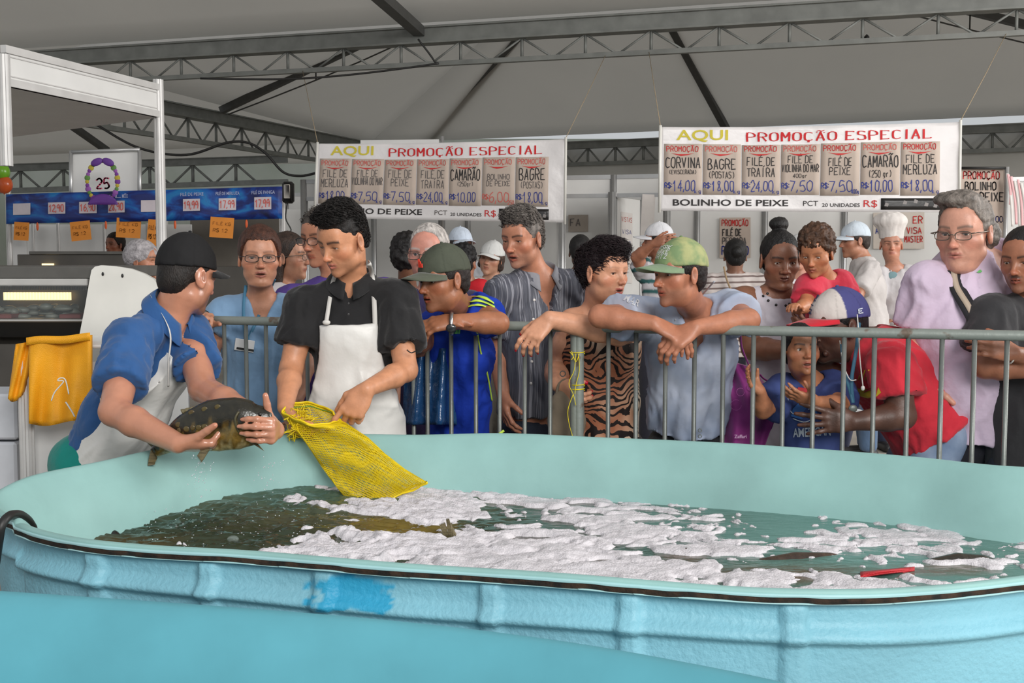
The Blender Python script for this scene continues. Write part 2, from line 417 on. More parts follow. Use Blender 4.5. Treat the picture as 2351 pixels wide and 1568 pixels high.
rafter([AP + dn, efar(2860, ZT) + A(0, -1.5, 0) + up + dn], 'roof beam with a tie rod sloping down to the right edge of the photo')
rafter([AP + dn + A(.8, -.4, 0), lerp(NR, FR, .35) + up + dn], 'second roof beam with tie rod at upper right corner')
rafter([W(700, -160, 9.0), W(962, 72, TR1(962) - .1)], 'short roof beam coming from above onto the main truss', False)
rafter([W(60, 215, 20), W(245, 345, 23)], 'dark roof beam under the far left canopy', False)

# far surroundings
hedge_m = pmat('far_street', (150, 158, 140), .9, var=.25, vscale=.7, rgb2=(190, 192, 184))
mk('wall_back', *thick(*grid(2, 2, lambda a, b: (-16 + 32 * a, 31, 4.5 * b)), (0, .1, 0)), hedge_m, kind='structure')
tarp_m = pmat('white_tarp_wall', (200, 198, 192), .7, var=.05, vscale=1.2, bump=.35, bscale=2.2, bdist=.05)
def tarp(a, b):
    p0 = efar(1250, 0); p1 = efar(3150, 0); q = lerp(p0, p1, a) + A(0, .2, 0); q[2] = 3.66 * b; q[1] += .06 * math.sin(a * 40 + b * 4); return q
mk('wall_tarp', *thick(*grid(60, 8, tarp), (0, .01, 0)), tarp_m, kind='structure')

# ---- white booth row at the back: panels, posts and fascias
def booth_wall(name, pts, z0, z1, fascia=None, label=None):
    """pts: plan points of the posts"""
    t = thing(name, (*pts[len(pts) // 2], 0), kind='structure') if label is None else thing(name, (*pts[len(pts) // 2], 0), label, 'booth')
    for i, (x, y) in enumerate(pts):
        m = MB().tube([(x, y, 0), (x, y, z1)], .028, 8); 
        for a in range(4): m.box((x + .03 * math.cos(a * math.pi / 2), y + .03 * math.sin(a * math.pi / 2), z1 / 2), (.014, .014, z1))
        m.build('post', octa_al, t)
    for (x0, y0), (x1, y1) in zip(pts[:-1], pts[1:]):
        a = A(x0, y0, 0); b = A(x1, y1, 0); d = nrm(b - a); a2 = a + d * .03; b2 = b - d * .03
        if z0 is not None:
            MB().beam(a2 + A(0, 0, (z0 + z1) / 2), b2 + A(0, 0, (z0 + z1) / 2), .012, z1 - z0 - .06).build('panel', octa_w, t, smooth=False)
        for z in ([z1 - .02] + ([fascia] if fascia else []) + ([z0 + .02] if z0 is not None else [])):
            MB().beam(a2 + A(0, 0, z), b2 + A(0, 0, z), .03, .04).build('rail', octa_al, t, smooth=False)
        if fascia and z0 is None:
            MB().beam(a2 + A(0, 0, (fascia + z1) / 2), b2 + A(0, 0, (fascia + z1) / 2), .012, z1 - fascia - .04).build('fascia_panel', octa_w, t, smooth=False)
    return t
def plan(u, Y): p = W(u, 590, Y); return (p[0], p[1])
booth_wall('wall_booth', [plan(u, Y) for u, Y in ((660, 14.4), (860, 14.0), (1075, 13.6), (1290, 13.2), (1408, 13.0))], .0, 2.2)
booth_wall('wall_booth', [plan(u, Y) for u, Y in ((1462, 12.6), (1600, 12.4), (1755, 12.2), (1937, 12.0), (2180, 11.7), (2420, 11.4))], .0, 2.2)
booth_wall('market_booth', [plan(u, Y) for u, Y in ((700, 12.2), (1015, 11.9), (1290, 11.6), (1408, 11.5), (1530, 11.35))], None, 2.22, 2.02, 'row of white booth fascias behind the price banners')
booth_wall('booth_partition', [plan(1404, 11.4), plan(1470, 12.2)], .0, 2.05, None, 'white booth partition with a taped price list beside the right banner')
# header board above the left banner
hb = thing('header_board', W(920, 330, 11.7), 'blank white header board rising above the left price banner', 'board')
p0 = W(828, 322, 11.7); p1 = W(1008, 320, 11.6); MB().beam((p0 + p1) / 2 * 0 + p0 - A(0, 0, .25), p1 - A(0, 0, .25), .02, .5).build('panel', octa_w, hb, smooth=False)
MB().tube([p1 + A(.03, 0, .03), p1 + A(.03, 0, -1.0)], .02, 6).build('post', octa_al, hb)
# ================================================================ IMPLICIT SURFACES (smooth unions -> one continuous mesh)
def surface_nets(xs, ys, zs, Fd):
    s = Fd < 0; nx, ny, nz = s.shape
    c = np.zeros((nx - 1, ny - 1, nz - 1), np.uint8)
    for i in (0, 1):
        for j in (0, 1):
            for k in (0, 1): c += s[i:nx - 1 + i, j:ny - 1 + j, k:nz - 1 + k]
    act = (c > 0) & (c < 8); I, J, K = np.nonzero(act)
    idx = -np.ones(act.shape, np.int32); idx[I, J, K] = np.arange(len(I))
    acc = np.zeros((len(I), 3)); cnt = np.zeros(len(I)); ax = (xs, ys, zs)
    cor = [(0, 0, 0), (1, 0, 0), (0, 1, 0), (1, 1, 0), (0, 0, 1), (1, 0, 1), (0, 1, 1), (1, 1, 1)]
    for a in cor:
        for d in range(3):
            if a[d]: continue
            b = list(a); b[d] = 1
            f0 = Fd[I + a[0], J + a[1], K + a[2]]; f1 = Fd[I + b[0], J + b[1], K + b[2]]
            m = (f0 < 0) != (f1 < 0); t = np.where(m, f0 / np.where(f0 - f1 == 0, 1, f0 - f1), 0)
            p = np.stack([xs[I + a[0]], ys[J + a[1]], zs[K + a[2]]], 1).astype(float)
            base = (I, J, K)[d]; p[:, d] += t * (ax[d][base + 1] - ax[d][base])
            acc[m] += p[m]; cnt[m] += 1
    V = acc / np.maximum(cnt, 1)[:, None]; Q = []
    for d in range(3):
        sl0 = [slice(None)] * 3; sl1 = [slice(None)] * 3; sl0[d] = slice(0, -1); sl1[d] = slice(1, None)
        ch = s[tuple(sl0)] != s[tuple(sl1)]; a, b = [(1, 2), (2, 0), (0, 1)][d]
        G = list(np.nonzero(ch)); ok = (G[a] > 0) & (G[b] > 0) & (G[a] < act.shape[a]) & (G[b] < act.shape[b])
        G = [g[ok] for g in G]; ins = s[tuple(G)]
        def at(da, db):
            g = list(G); g[a] = g[a] - da; g[b] = g[b] - db; return idx[tuple(g)]
        q = np.stack([at(1, 1), at(0, 1), at(0, 0), at(1, 0)], 1); q[~ins] = q[~ins][:, ::-1]
        Q.append(q)
    Q = np.concatenate(Q); Q = Q[(Q >= 0).all(1)]
    return V, Q

class Sdf:
    def __init__(s): s.p = []
    def cone(s, a, b, ra, rb=None, k=.01, sub=False, cut=None, flat=None, side=None):
        s.p.append(dict(t='c', a=A(*a), b=A(*b), ra=ra, rb=ra if rb is None else rb, k=k, sub=sub, cut=cut, flat=flat, side=None if side is None else nrm(side))); return s
    def ell(s, c, r, R=None, k=.01, sub=False, cut=None):
        s.p.append(dict(t='e', c=A(*c), r=A(*np.broadcast_to(r, 3)), R=np.eye(3) if R is None else np.asarray(R), k=k, sub=sub, cut=cut)); return s
    def xf(s, R, c, sc=1.0):
        """copy of the primitives moved by rotation R, scale, offset c"""
        o = Sdf()
        for p in s.p:
            q = dict(p); q['k'] = p['k'] * sc
            if p['t'] == 'c':
                q['a'] = R @ p['a'] * sc + c; q['b'] = R @ p['b'] * sc + c; q['ra'] = p['ra'] * sc; q['rb'] = p['rb'] * sc
                if p['side'] is not None: q['side'] = R @ p['side']
            else: q['c'] = R @ p['c'] * sc + c; q['r'] = p['r'] * sc; q['R'] = R @ p['R']
            o.p.append(q)
        return o
    def bounds(s):
        lo = np.full(3, 1e9); hi = -lo
        for p in s.p:
            if p['sub']: continue
            l, h = s.pb(p); lo = np.minimum(lo, l); hi = np.maximum(hi, h)
        return lo, hi
    def pb(s, p):
        if p['t'] == 'c':
            r = max(p['ra'], p['rb']); return np.minimum(p['a'], p['b']) - r, np.maximum(p['a'], p['b']) + r
        e = np.sqrt(((p['R'] * p['r'][None]) ** 2).sum(1)); return p['c'] - e, p['c'] + e
    def field(s, xs, ys, zs):
        Fd = np.full((len(xs), len(ys), len(zs)), 1.0, np.float32)
        for p in s.p:
            lo, hi = s.pb(p); mg = p['k'] + .018
            i0, i1 = np.searchsorted(xs, [lo[0] - mg, hi[0] + mg]); j0, j1 = np.searchsorted(ys, [lo[1] - mg, hi[1] + mg]); k0, k1 = np.searchsorted(zs, [lo[2] - mg, hi[2] + mg])
            if i0 >= i1 or j0 >= j1 or k0 >= k1: continue
            x = xs[i0:i1, None, None].astype(np.float32); y = ys[None, j0:j1, None].astype(np.float32); z = zs[None, None, k0:k1].astype(np.float32)
            if p['t'] == 'c':
                a, b = p['a'], p['b']; ab = b - a; L2 = max(1e-9, ab @ ab); dx, dy, dz = x - a[0], y - a[1], z - a[2]
                t = np.clip((dx * ab[0] + dy * ab[1] + dz * ab[2]) / L2, 0, 1)
                ox, oy, oz = dx - t * ab[0], dy - t * ab[1], dz - t * ab[2]; r = p['ra'] + t * (p['rb'] - p['ra'])
                if p['flat'] is None: d = np.sqrt(ox * ox + oy * oy + oz * oz) - r
                else:
                    f = p['flat']; sd = p['side']; os_ = ox * sd[0] + oy * sd[1] + oz * sd[2]; q = np.maximum(ox * ox + oy * oy + oz * oz - os_ * os_, 0)
                    rr = np.sqrt(os_ * os_ + q / (f * f)); g = np.sqrt(os_ * os_ + q / f ** 4) / np.maximum(rr, 1e-6)
                    d = (rr - r) / np.maximum(g, 1)
            else:
                c, R, r = p['c'], p['R'], p['r']; dx, dy, dz = x - c[0], y - c[1], z - c[2]; k0_ = 0; k1_ = 0
                for i in range(3):
                    q = R[0, i] * dx + R[1, i] * dy + R[2, i] * dz; k0_ = k0_ + (q / r[i]) ** 2; k1_ = k1_ + (q / r[i] ** 2) ** 2
                k0_ = np.sqrt(k0_); k1_ = np.sqrt(k1_); d = k0_ * (k0_ - 1) / np.maximum(k1_, 1e-6)
            if p['cut'] is not None:
                for (q, n) in p['cut']: d = np.maximum(d, (x - q[0]) * n[0] + (y - q[1]) * n[1] + (z - q[2]) * n[2])
            B = Fd[i0:i1, j0:j1, k0:k1]; k = max(p['k'], 1e-4)
            if p['sub']:
                d = -d; h = np.clip(.5 - .5 * (B - d) / k, 0, 1); Fd[i0:i1, j0:j1, k0:k1] = B + (d - B) * h + k * h * (1 - h)
            else:
                h = np.clip(.5 + .5 * (d - B) / k, 0, 1); Fd[i0:i1, j0:j1, k0:k1] = d + (B - d) * h - k * h * (1 - h)
        return Fd
    def mesh(s, vox=.007, fine=(), region=None, clip=None):
        """fine: list of (lo, hi, vox) boxes that refine the axes"""
        lo, hi = s.bounds(); lo -= .02; hi += .02
        if clip is not None: lo = np.maximum(lo, clip[0]); hi = np.minimum(hi, clip[1])
        axs = []
        for d in range(3):
            v = [lo[d]]
            while v[-1] < hi[d]:
                h = vox if np.isscalar(vox) else vox(d, v[-1])
                for (l, u, f) in fine:
                    if l[d] <= v[-1] + h and v[-1] <= u[d]: h = min(h, f)
                v.append(v[-1] + h)
            axs.append(np.array(v))
        Fd = s.field(*axs)
        if region is not None:
            x, y, z = axs; Fd = np.maximum(Fd, region(x[:, None, None], y[None, :, None], z[None, None, :])).astype(np.float32)
        return surface_nets(*axs, Fd)

def cluster(V, F, coarse, cell):
    """merge vertices of the coarse zone on a grid; the surface stays connected"""
    F = np.asarray(F); T = np.concatenate([F[:, [0, 1, 2]], F[:, [0, 2, 3]]]) if F.shape[1] == 4 else F
    key = np.floor(V / cell).astype(np.int64); code = key[:, 0] * 4000037 + key[:, 1] * 2003 + key[:, 2]
    code = np.where(coarse, code, 10 ** 15 + np.arange(len(V))); u, inv = np.unique(code, return_inverse=True); inv = inv.ravel()
    c = np.bincount(inv); W_ = np.stack([np.bincount(inv, V[:, i]) / c for i in range(3)], 1); T = inv[T]
    T = T[(T[:, 0] != T[:, 1]) & (T[:, 1] != T[:, 2]) & (T[:, 0] != T[:, 2])]; _, i = np.unique(np.sort(T, 1), axis=0, return_index=True); return W_, T[np.sort(i)]
def segd(P, a, b):
    ab = b - a; t = np.clip((P - a) @ ab / max(1e-9, ab @ ab), 0, 1); return np.linalg.norm(P - a - t[:, None] * ab, axis=1)
def vnormals(V, F):
    n = np.zeros_like(V); F = np.asarray(F); a, b, c = V[F[:, 0]], V[F[:, 1]], V[F[:, 2]]; fn = np.cross(b - a, c - a)
    for k in range(F.shape[1]): np.add.at(n, F[:, k], fn)
    return n / np.maximum(1e-12, np.linalg.norm(n, axis=1))[:, None]

# ---------------------------------------------------------------- head (local frame: x = person's left, y = forward, z = up; head ~0.235 tall)
def head_frame(yaw, pitch, roll=0):
    y, p, r = [math.radians(a) for a in (yaw, pitch, roll)]
    Fw = A(math.sin(y) * math.cos(p), -math.cos(y) * math.cos(p), math.sin(p)); U0 = A(-math.sin(y) * math.sin(p), math.cos(y) * math.sin(p), math.cos(p))
    Lf = np.cross(Fw, U0); U = U0
    Lf2 = Lf * math.cos(r) + U * math.sin(r); U2 = -Lf * math.sin(r) + U * math.cos(r)
    return np.stack([Lf2, Fw, U2], 1)       # columns
def head_sdf(jaw=1.0, fat=0, nose=1.0, mouth=0.0, eye=1.0, chin=1.0, lips=1.0, brow=1.0, cheek=1.0, child=False, smile=0, dbl=0, nosew=1.0, ear=1.0):
    s = Sdf()
    s.ell((0, -.012, .032), (.073, .090, .084), k=.02)                       # skull
    s.ell((0, .030, -.022), (.060 + .4 * fat, .056, .074), k=.03)            # face
    s.cone((-.020 * jaw, .022, -.068), (.020 * jaw, .022, -.068), .033 + fat * .8, k=.03)
    s.ell((0, .060, -.090), (.026 * jaw, .024, .021), k=.02)                # chin mass
    s.ell((0, .073 * (1 if chin == 1 else chin), -.099), (.014, .011, .011), k=.014)
    if dbl: s.ell((0, .030, -.105), (.045, .045, .024 * dbl), k=.02)
    for e in (-1, 1):
        s.ell((e * .042, .046, -.024), (.021 * cheek + fat, .022, .019), k=.02)      # cheekbone
        s.ell((e * .041 * jaw, .012, -.064), (.015 + fat, .026, .020), k=.016)         # jaw corner
    s.cone((-.040, .066, .020), (.040, .066, .020), .0115 * brow, k=.016)    # brow
    s.ell((0, .055, .045), (.050, .026, .034), k=.02)
    for e in (-1, 1): s.ell((e * .032, .089, .002), (.019, .014, .012), k=.010, sub=True)     # sockets
    # nose
    s.cone((0, .077, .010), (0, .090 + .007 * nose, -.027), .0068, .0100, k=.010)
    s.ell((0, .0925 + .0085 * nose, -.031), (.0115 * nosew, .0110, .0095), k=.006)
    for e in (-1, 1):
        s.ell((e * .0125 * nosew, .0885 + .003 * nose, -.034), (.0070, .0105, .0072), k=.005)
        s.ell((e * .0065 * nosew, 0.096 + .005 * nose, -.0420), (.0032, .0050, .0036), k=.002, sub=True)
    # muzzle and lips
    s.ell((0, .066, -.058), (.030, .020, .022), k=.016)
    s.cone((-.0250, .0735, -.0615 + smile * .007), (-.006, .0862, -.0565), .0028, .0048 * lips, k=.004)
    s.cone((.0250, .0735, -.0615 + smile * .007), (.006, .0862, -.0565), .0028, .0048 * lips, k=.004)
    s.cone((-.006, .0862, -.0567), (.006, .0862, -.0567), .0046 * lips, k=.004)
    dz = -.011 * mouth
    s.cone((-.0225, .0745, -.0635 + dz * .5), (0, .0850, -.0682 + dz), .0028, .0054 * lips, k=.004); s.cone((.0225, .0745, -.0635 + dz * .5), (0, .0850, -.0682 + dz), .0028, .0054 * lips, k=.004)
    s.ell((0, .092, -.0622 + dz * .5), (.0225, .016, .0016 + .006 * mouth), k=.0025, sub=True)
    for e in (-1, 1):
        ex = e * .0318
        s.ell((ex, .0640, .0025), (.0165, .0150, .0135), k=.007)                       # lids
        s.ell((ex, .0790, .0005), (.0138, .0120, .0042 * eye), k=.002, sub=True)
        s.cone((e * .0165, .0900, -.036), (e * .029, .082, -.060), .0030, .0026, k=.006, sub=True)
        Re = np.array(Matrix.Rotation(e * -.35, 3, 'Z') @ Matrix.Rotation(.18, 3, 'X'))
        s.ell((e * .076, -.006, -.006), (.0085 * ear, .0190 * ear, .0320 * ear), Re, k=.005)   # ear
        s.ell((e * .0865, .000, .000), (.0065, .0105, .0185), Re, k=.004, sub=True)
        s.ell((e * .079, .000, -.032), (.006, .008, .008), Re, k=.004)
    if child:
        for p in s.p: pass
    return s
def head_paint(P, sk, spec, N=None):
    """colours of skin, lips, brows, stubble; P = vertices in head frame"""
    C = np.tile(np.array(lin(sk)), (len(P), 1)); x, y, z = P.T; ax = np.abs(x)
    def blend(m, c, a): 
        nonlocal C; m = (np.clip(m, 0, 1) * a)[:, None]; C = C * (1 - m) + np.array(c) * m
    red = np.array(lin(sk)) * A(1.12, .72, .66)
    def ell(c, r, soft=.35): d = np.sqrt(((P - c) / r) ** 2 @ np.ones(3)); return np.clip((1 + soft - d) / (2 * soft), 0, 1)
    hd = ((z > -.14) & (np.abs(y) < .14) & (ax < .12)).astype(float)
    blend(ell(A(0, .105, -.032), A(.018, .02, .014)) * hd, red, .45)
    for e in (-1, 1):
        blend(ell(A(e * .043, .062, -.028), A(.024, .03, .020)) * hd, red, .35); blend(ell(A(e * .083, -.005, -.006), A(.014, .02, .032)) * hd, red, .2); blend(ell(A(e * .0835, .000, -.001), A(.006, .010, .016), .5) * hd, np.array(lin(sk)) * .35, .6)  # cheek and ear flush; ear hollow's shade is painted into the skin colour
    sb = spec.get('stubble', 0)
    if sb:
        m = np.clip((-.040 - z) / .02, 0, 1) * np.clip((y - .005) / .05, 0, 1) * np.clip((z + .135) / .03, 0, 1) * (ax < .09)
        m = np.maximum(m, np.clip((.02 - (z + .03)) / .04, 0, 1) * np.clip(y / .02, 0, 1) * (y < .035) * (ax > .05) * (z > -.1) * .5) * hd
        blend(m * (y < .10), lin(spec.get('beard_c', (52, 44, 40))), sb)
    if spec.get('mustache'): blend(ell(A(0, .090, -.049), A(.026, .014, .006)) * hd, lin(spec.get('beard_c', (40, 32, 28))), spec['mustache'])
    dm = -.011 * spec.get('mouth', 0)
    lip = np.maximum(ell(A(0, .088, -.0565), A(.0245, .014, .0045), .2), ell(A(0, .085, -.0680 + dm), A(.0225, .014, .0050), .2)) * (y > .072)
    blend(lip * hd, lin(spec.get('lip', tuple(np.clip(np.array(sk) * A(.86, .60, .58), 0, 255)))), .8)
    blend(ell(A(0, .080, -.0622 + dm * .5), A(.0235, .014, .0015 + abs(dm) * .45), .3) * hd, lin((60, 22, 20)), .9 if spec.get('mouth', 0) else .6)
    bc = lin(spec.get('brow_c', (40, 30, 26)))
    for e in (-1, 1):
        b = np.exp(-((z - (.0215 + .004 * np.sin((ax - .012) * 60) - .10 * np.maximum(ax - .04, 0))) / (.0044 * spec.get('browt', 1))) ** 2) * (ax > .010) * (ax < .053) * (x * e > 0) * (y > .045)
        blend(b * hd, bc, spec.get('browa', .95))
        lash = ell(A(e * .0318, .080, .0063 * spec.get('eye', 1) + .0005), A(.0160, .010, .0024), .3); blend(lash * hd, lin((28, 20, 18)), .85)
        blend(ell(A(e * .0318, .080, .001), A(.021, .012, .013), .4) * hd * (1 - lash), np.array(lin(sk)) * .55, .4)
    for (c, r, col, a) in spec.get('spots', ()): blend(ell(A(*c), A(*r)), lin(col), a)
    return C
def hairline(y, front=.062, temple=-.005, back=-.075):
    return np.interp(y, [-.11, -.06, -.028, .004, .020, .040, .058, .10], [back, back + .005, -.030, temple, temple - .012 if temple < 0 else temple, .030, front, front])
def hair_mesh(kind, spec):
    """hair in head frame"""
    r = spec.get('hr', .010); vox = spec.get('hvox', .0038); s = Sdf(); fr = spec.get('front', .062); tm = spec.get('temple', -.005); bk = spec.get('back', -.075); top = spec.get('top', r)
    s.ell((0, -.013, .034 + (top - r) * .5), (.073 + r, .090 + r, .084 + (r + top) / 2 + (top - r) * .3), k=.01)
    s.ell((0, -.045, -.02), (.060 + r * .6, .052 + r * .8, .060), k=.02)
    if kind == 'bun':
        s.ell((0, -.045, .140), (.038, .038, .032), k=.012)
    if kind == 'bun2': s.ell((0, -.115, .03), (.036, .030, .036), k=.012)
    if kind == 'quiff': s.ell((0.0, .035, .098), (.058, .050, .032), k=.02); s.ell((.0, -.01, .102), (.060, .06, .03), k=.02)
    if kind == 'sweep': s.ell((0.015, .020, .105), (.068, .062, .026), k=.02); s.ell((-.03, -.085, -.02), (.05, .035, .05), k=.02); s.ell((.03, -.085, -.02), (.05, .035, .05), k=.02)
    if kind == 'pixie': s.ell((0, .015, .095), (.070, .078, .040), k=.02); s.ell((0, -.085, .03), (.066, .040, .07), k=.02)
    if kind == 'curly': s.ell((0, -.02, .06), (.088, .095, .085), k=.02); s.ell((0, -.08, .0), (.07, .05, .06), k=.02)
    if kind == 'long':
        s.cone((.0, -.055, .03), (0, -.080, -.16), .068, .045, k=.03); s.cone((.062, -.02, -.02), (.066, -.03, -.13), .022, .020, k=.02); s.cone((-.062, -.02, -.02), (-.066, -.03, -.13), .022, .020, k=.02)
    if kind == 'bob':
        for e in (-1, 1): s.cone((e * .062, -.015, .02), (e * .074, -.01, -.055), .026, .022, k=.02)
        s.cone((0, -.06, .03), (0, -.07, -.06), .064, .06, k=.03)
    def reg(x, y, z):
        h = np.interp(y, [-.11, -.06, -.028, .004, .020, .040, .058, .10], [bk, bk + .005, -.030, tm, tm, .030 + (fr - .062) * .5, fr, fr])
        if spec.get('recede'): h = h + np.interp(np.abs(x), [0, .015, .035, .06], [0, 0, spec['recede'], spec['recede'] * .6]) * (y > .01)
        if kind in ('long', 'bob'): h = np.where(y < .012, -1.0, h)
        h = h + .004 * np.sin(x * 260 + 1.0) * np.cos(x * 130) + .003 * np.sin(x * 700)
        d = (h - z) * .9
        if spec.get('capz') is not None: d = np.maximum(d, z - spec['capz'])
        if spec.get('bald'): d = np.maximum(d, (z - spec['bald']) * .8 - (np.abs(x) * 0))
        return d
    V, F = s.mesh(vox, region=reg); N = vnormals(V, F)
    if kind == 'curly': dsp = (fbm(V * 55, 2, 3) - .45) * .030
    elif kind in ('bun', 'bun2') and False: dsp = 0
    else:
        st = V * A(150, 30, 150) if kind in ('quiff', 'sweep', 'pixie', 'short') else V * A(190, 190, 22)
        amp = spec.get('tuft', .004); dsp = (fbm(st, 2, spec.get('seed', 1)) - .5) * amp * 1.3 + (fbm(V * 28, 2, 5) - .5) * amp * 1.6
    V = V + N * np.asarray(dsp).reshape(-1, 1)
    # tufts of hair standing off the surface
    nt_ = spec.get('tufts', 0); TV = []; TF = []
    if nt_:
        r2 = np.random.default_rng(spec.get('seed', 1) + 5); up_ = np.nonzero((V[:, 2] > spec.get('tz', .06)) | ((V[:, 1] < -.02) & (V[:, 2] > bk + .03)))[0]
        pick = r2.choice(up_, min(nt_, len(up_)), replace=False); base = 0; fl = A(*spec.get('flow', (0, .6, .3))); tl = spec.get('tl', .022)
        for i in pick:
            p = V[i]; n = N[i]; d = nrm(fl + r2.normal(0, .22, 3)); d = nrm(d - n * (d @ n) * .9 + n * spec.get('lift', .10)); sd = nrm(np.cross(n, d) + 1e-6); l = tl * r2.uniform(.6, 1.3); wd = .0017 * r2.uniform(.6, 1.3)
            q = [p - n * .003, p + d * l * .5 + n * .0035, p + d * l + n * .001 * r2.uniform(-2, 3)]
            TV += [q[0] - sd * wd, q[0] + sd * wd, q[0] + n * wd * 1.3, q[1] - sd * wd * .8, q[1] + sd * wd * .8, q[1] + n * wd * 1.1, q[2]]
            b = base; TF += [[b, b + 2, b + 5, b + 3], [b + 2, b + 1, b + 4, b + 5], [b + 1, b, b + 3, b + 4], [b + 3, b + 5, b + 6], [b + 5, b + 4, b + 6], [b + 4, b + 3, b + 6]]; base += 7
    return V, F, (np.array(TV), TF) if nt_ else None

def hand_sdf(w, d, n, thumb, curl=(.4, .5, .3), sc=1.0, spread=.08, tc=.5, curls=None, tdir=None):
    """w wrist, d direction, n way the palm faces, thumb = +1/-1 sign of lateral = thumb*cross(n,d)"""
    d = nrm(d); n = nrm(n - d * np.dot(n, d)); l = thumb * np.cross(n, d); s = Sdf(); off = (.029, .010, -.0095, -.027); ln = ((.042, .026, .020), (.046, .029, .021), (.042, .027, .021), (.033, .021, .018)); kn = (.086, .090, .085, .077)
    rr = (.0093, .0096, .0091, .0081)
    for i in range(4):
        a = w + (l * off[i] * .45 + d * .012) * sc; b = w + (l * off[i] + d * kn[i]) * sc
        s.cone(a, b, .0150 * sc, .0112 * sc, k=.012)
    s.ell(w + (d * .045 - n * .002) * sc, A(.036, .038, .0125) * sc, np.stack([l, d, n], 1), k=.012)
    tips = []
    for i in range(4):
        c = (curls[i] if curls else curl); p = w + (l * off[i] + d * kn[i]) * sc; a = 0
        dd = nrm(d + l * (off[i] * spread / .03)); q = p
        for j in range(3):
            a += c[j]; v = dd * math.cos(a) + n * math.sin(a); q = p + v * ln[i][j] * sc
            s.cone(p, q, rr[i] * (1 - .10 * j) * sc, rr[i] * (.90 - .12 * j) * sc, k=.007); p = q
        tips.append(p)
    # thumb
    tb = w + (d * .018 + l * .018 + n * .004) * sc; t1 = w + (d * .048 + l * .042 + n * .012) * sc; td = nrm(d * .8 + l * .55 + n * tc) if tdir is None else nrm(tdir)
    t2 = t1 + td * .034 * sc; td2 = nrm(td - l * .25 + n * tc * .3) if tdir is None else td; t3 = t2 + td2 * .028 * sc
    s.cone(tb, t1, .0160 * sc, .0125 * sc, k=.012); s.cone(t1, t2, .0115 * sc, .0105 * sc, k=.005); s.cone(t2, t3, .0105 * sc, .0085 * sc, k=.004)
    tips.append(t3)
    return s, tips
# ================================================================ PEOPLE BUILDER
skin_m = pmat('skin', (200, 150, 120), .46, var=.09, vscale=34, vcol=True, spec=.5, bump=.4, bscale=150, bdist=.0015)
wet_skin_m = pmat('wet_skin', (200, 150, 120), .26, var=.05, vscale=26, vcol=True, spec=.6, bump=.3, bscale=90, bdist=.0015)
eye_m = pmat('eye', (240, 240, 240), .12, vcol=True, var=0)
def hair_mat(rgb, name=None): return pmat('hair_%d_%d_%d' % rgb, rgb, .5, var=.35, vscale=60, bump=.9, bscale=330, bdist=.004, spec=.35, aniso=(1, 1, .25))
def cloth(rgb, rough=.85, bump=.35, bscale=14, spec=.25, var=.06): return pmat('cloth_%d_%d_%d' % rgb, rgb, rough, var=var, vscale=10, bump=.7, bscale=8, bdist=.02, spec=spec, sheen=.15)
def cloth_v(name='cloth_painted', rough=.8): return pmat(name, (200, 200, 200), rough, var=.05, vscale=12, vcol=True, bump=.7, bscale=8, bdist=.02, spec=.25)
def J(t): return None if t is None else (W(*t) if len(t) == 3 and not isinstance(t, np.ndarray) else np.asarray(t, float))
frame_m = pmat('spectacle_frame', (30, 28, 28), .3); frame_g = pmat('spectacle_metal', (120, 110, 100), .3, metal=.8)
def glass_mat():
    if 'lens' in MATS: return MATS['lens']
    m, nt_, b = nodes('lens_glass'); b.inputs['Base Color'].default_value = (.3, .33, .34, 1); b.inputs['Roughness'].default_value = .05; b.inputs['Alpha'].default_value = .10; b.inputs['Specular IOR Level'].default_value = .3; MATS['lens'] = m; return m

def place(V, R, c, sc): return (np.asarray(V) * sc) @ R.T + c
def mk_glasses(root, R, c, sc, mat, wide=.025, high=.015):
    m = MB()
    g = MB()
    for e in (-1, 1):
        cx = e * .033; pts = []
        for t in np.linspace(0, 2 * np.pi, 17):
            ct, st = math.cos(t), math.sin(t); pts.append((cx + wide * np.sign(ct) * abs(ct) ** .7, .1005 - abs(cx + wide * ct) * .12, -.001 + high * np.sign(st) * abs(st) ** .7))
        m.tube(pts, .0016, 5, False); i = len(pts) - 1; g.add(pts[:-1], [list(range(i))])
        m.tube([(e * (.033 + wide), .096, .006), (e * .072, .085, .007), (e * .080, .04, .004), (e * .079, .0, .002), (e * .076, -.02, -.012)], .0018, 5)
    m.tube([(-.010, .1015, .002), (0, .105, .004), (.010, .1015, .002)], .0017, 5)
    V = place(np.concatenate(m.V), R, c, sc); f = mk('glasses', V, m.F, mat, root)
    V = place(np.concatenate(g.V), R, c, sc); mk('lens', V, g.F, glass_mat(), f, smooth=False)
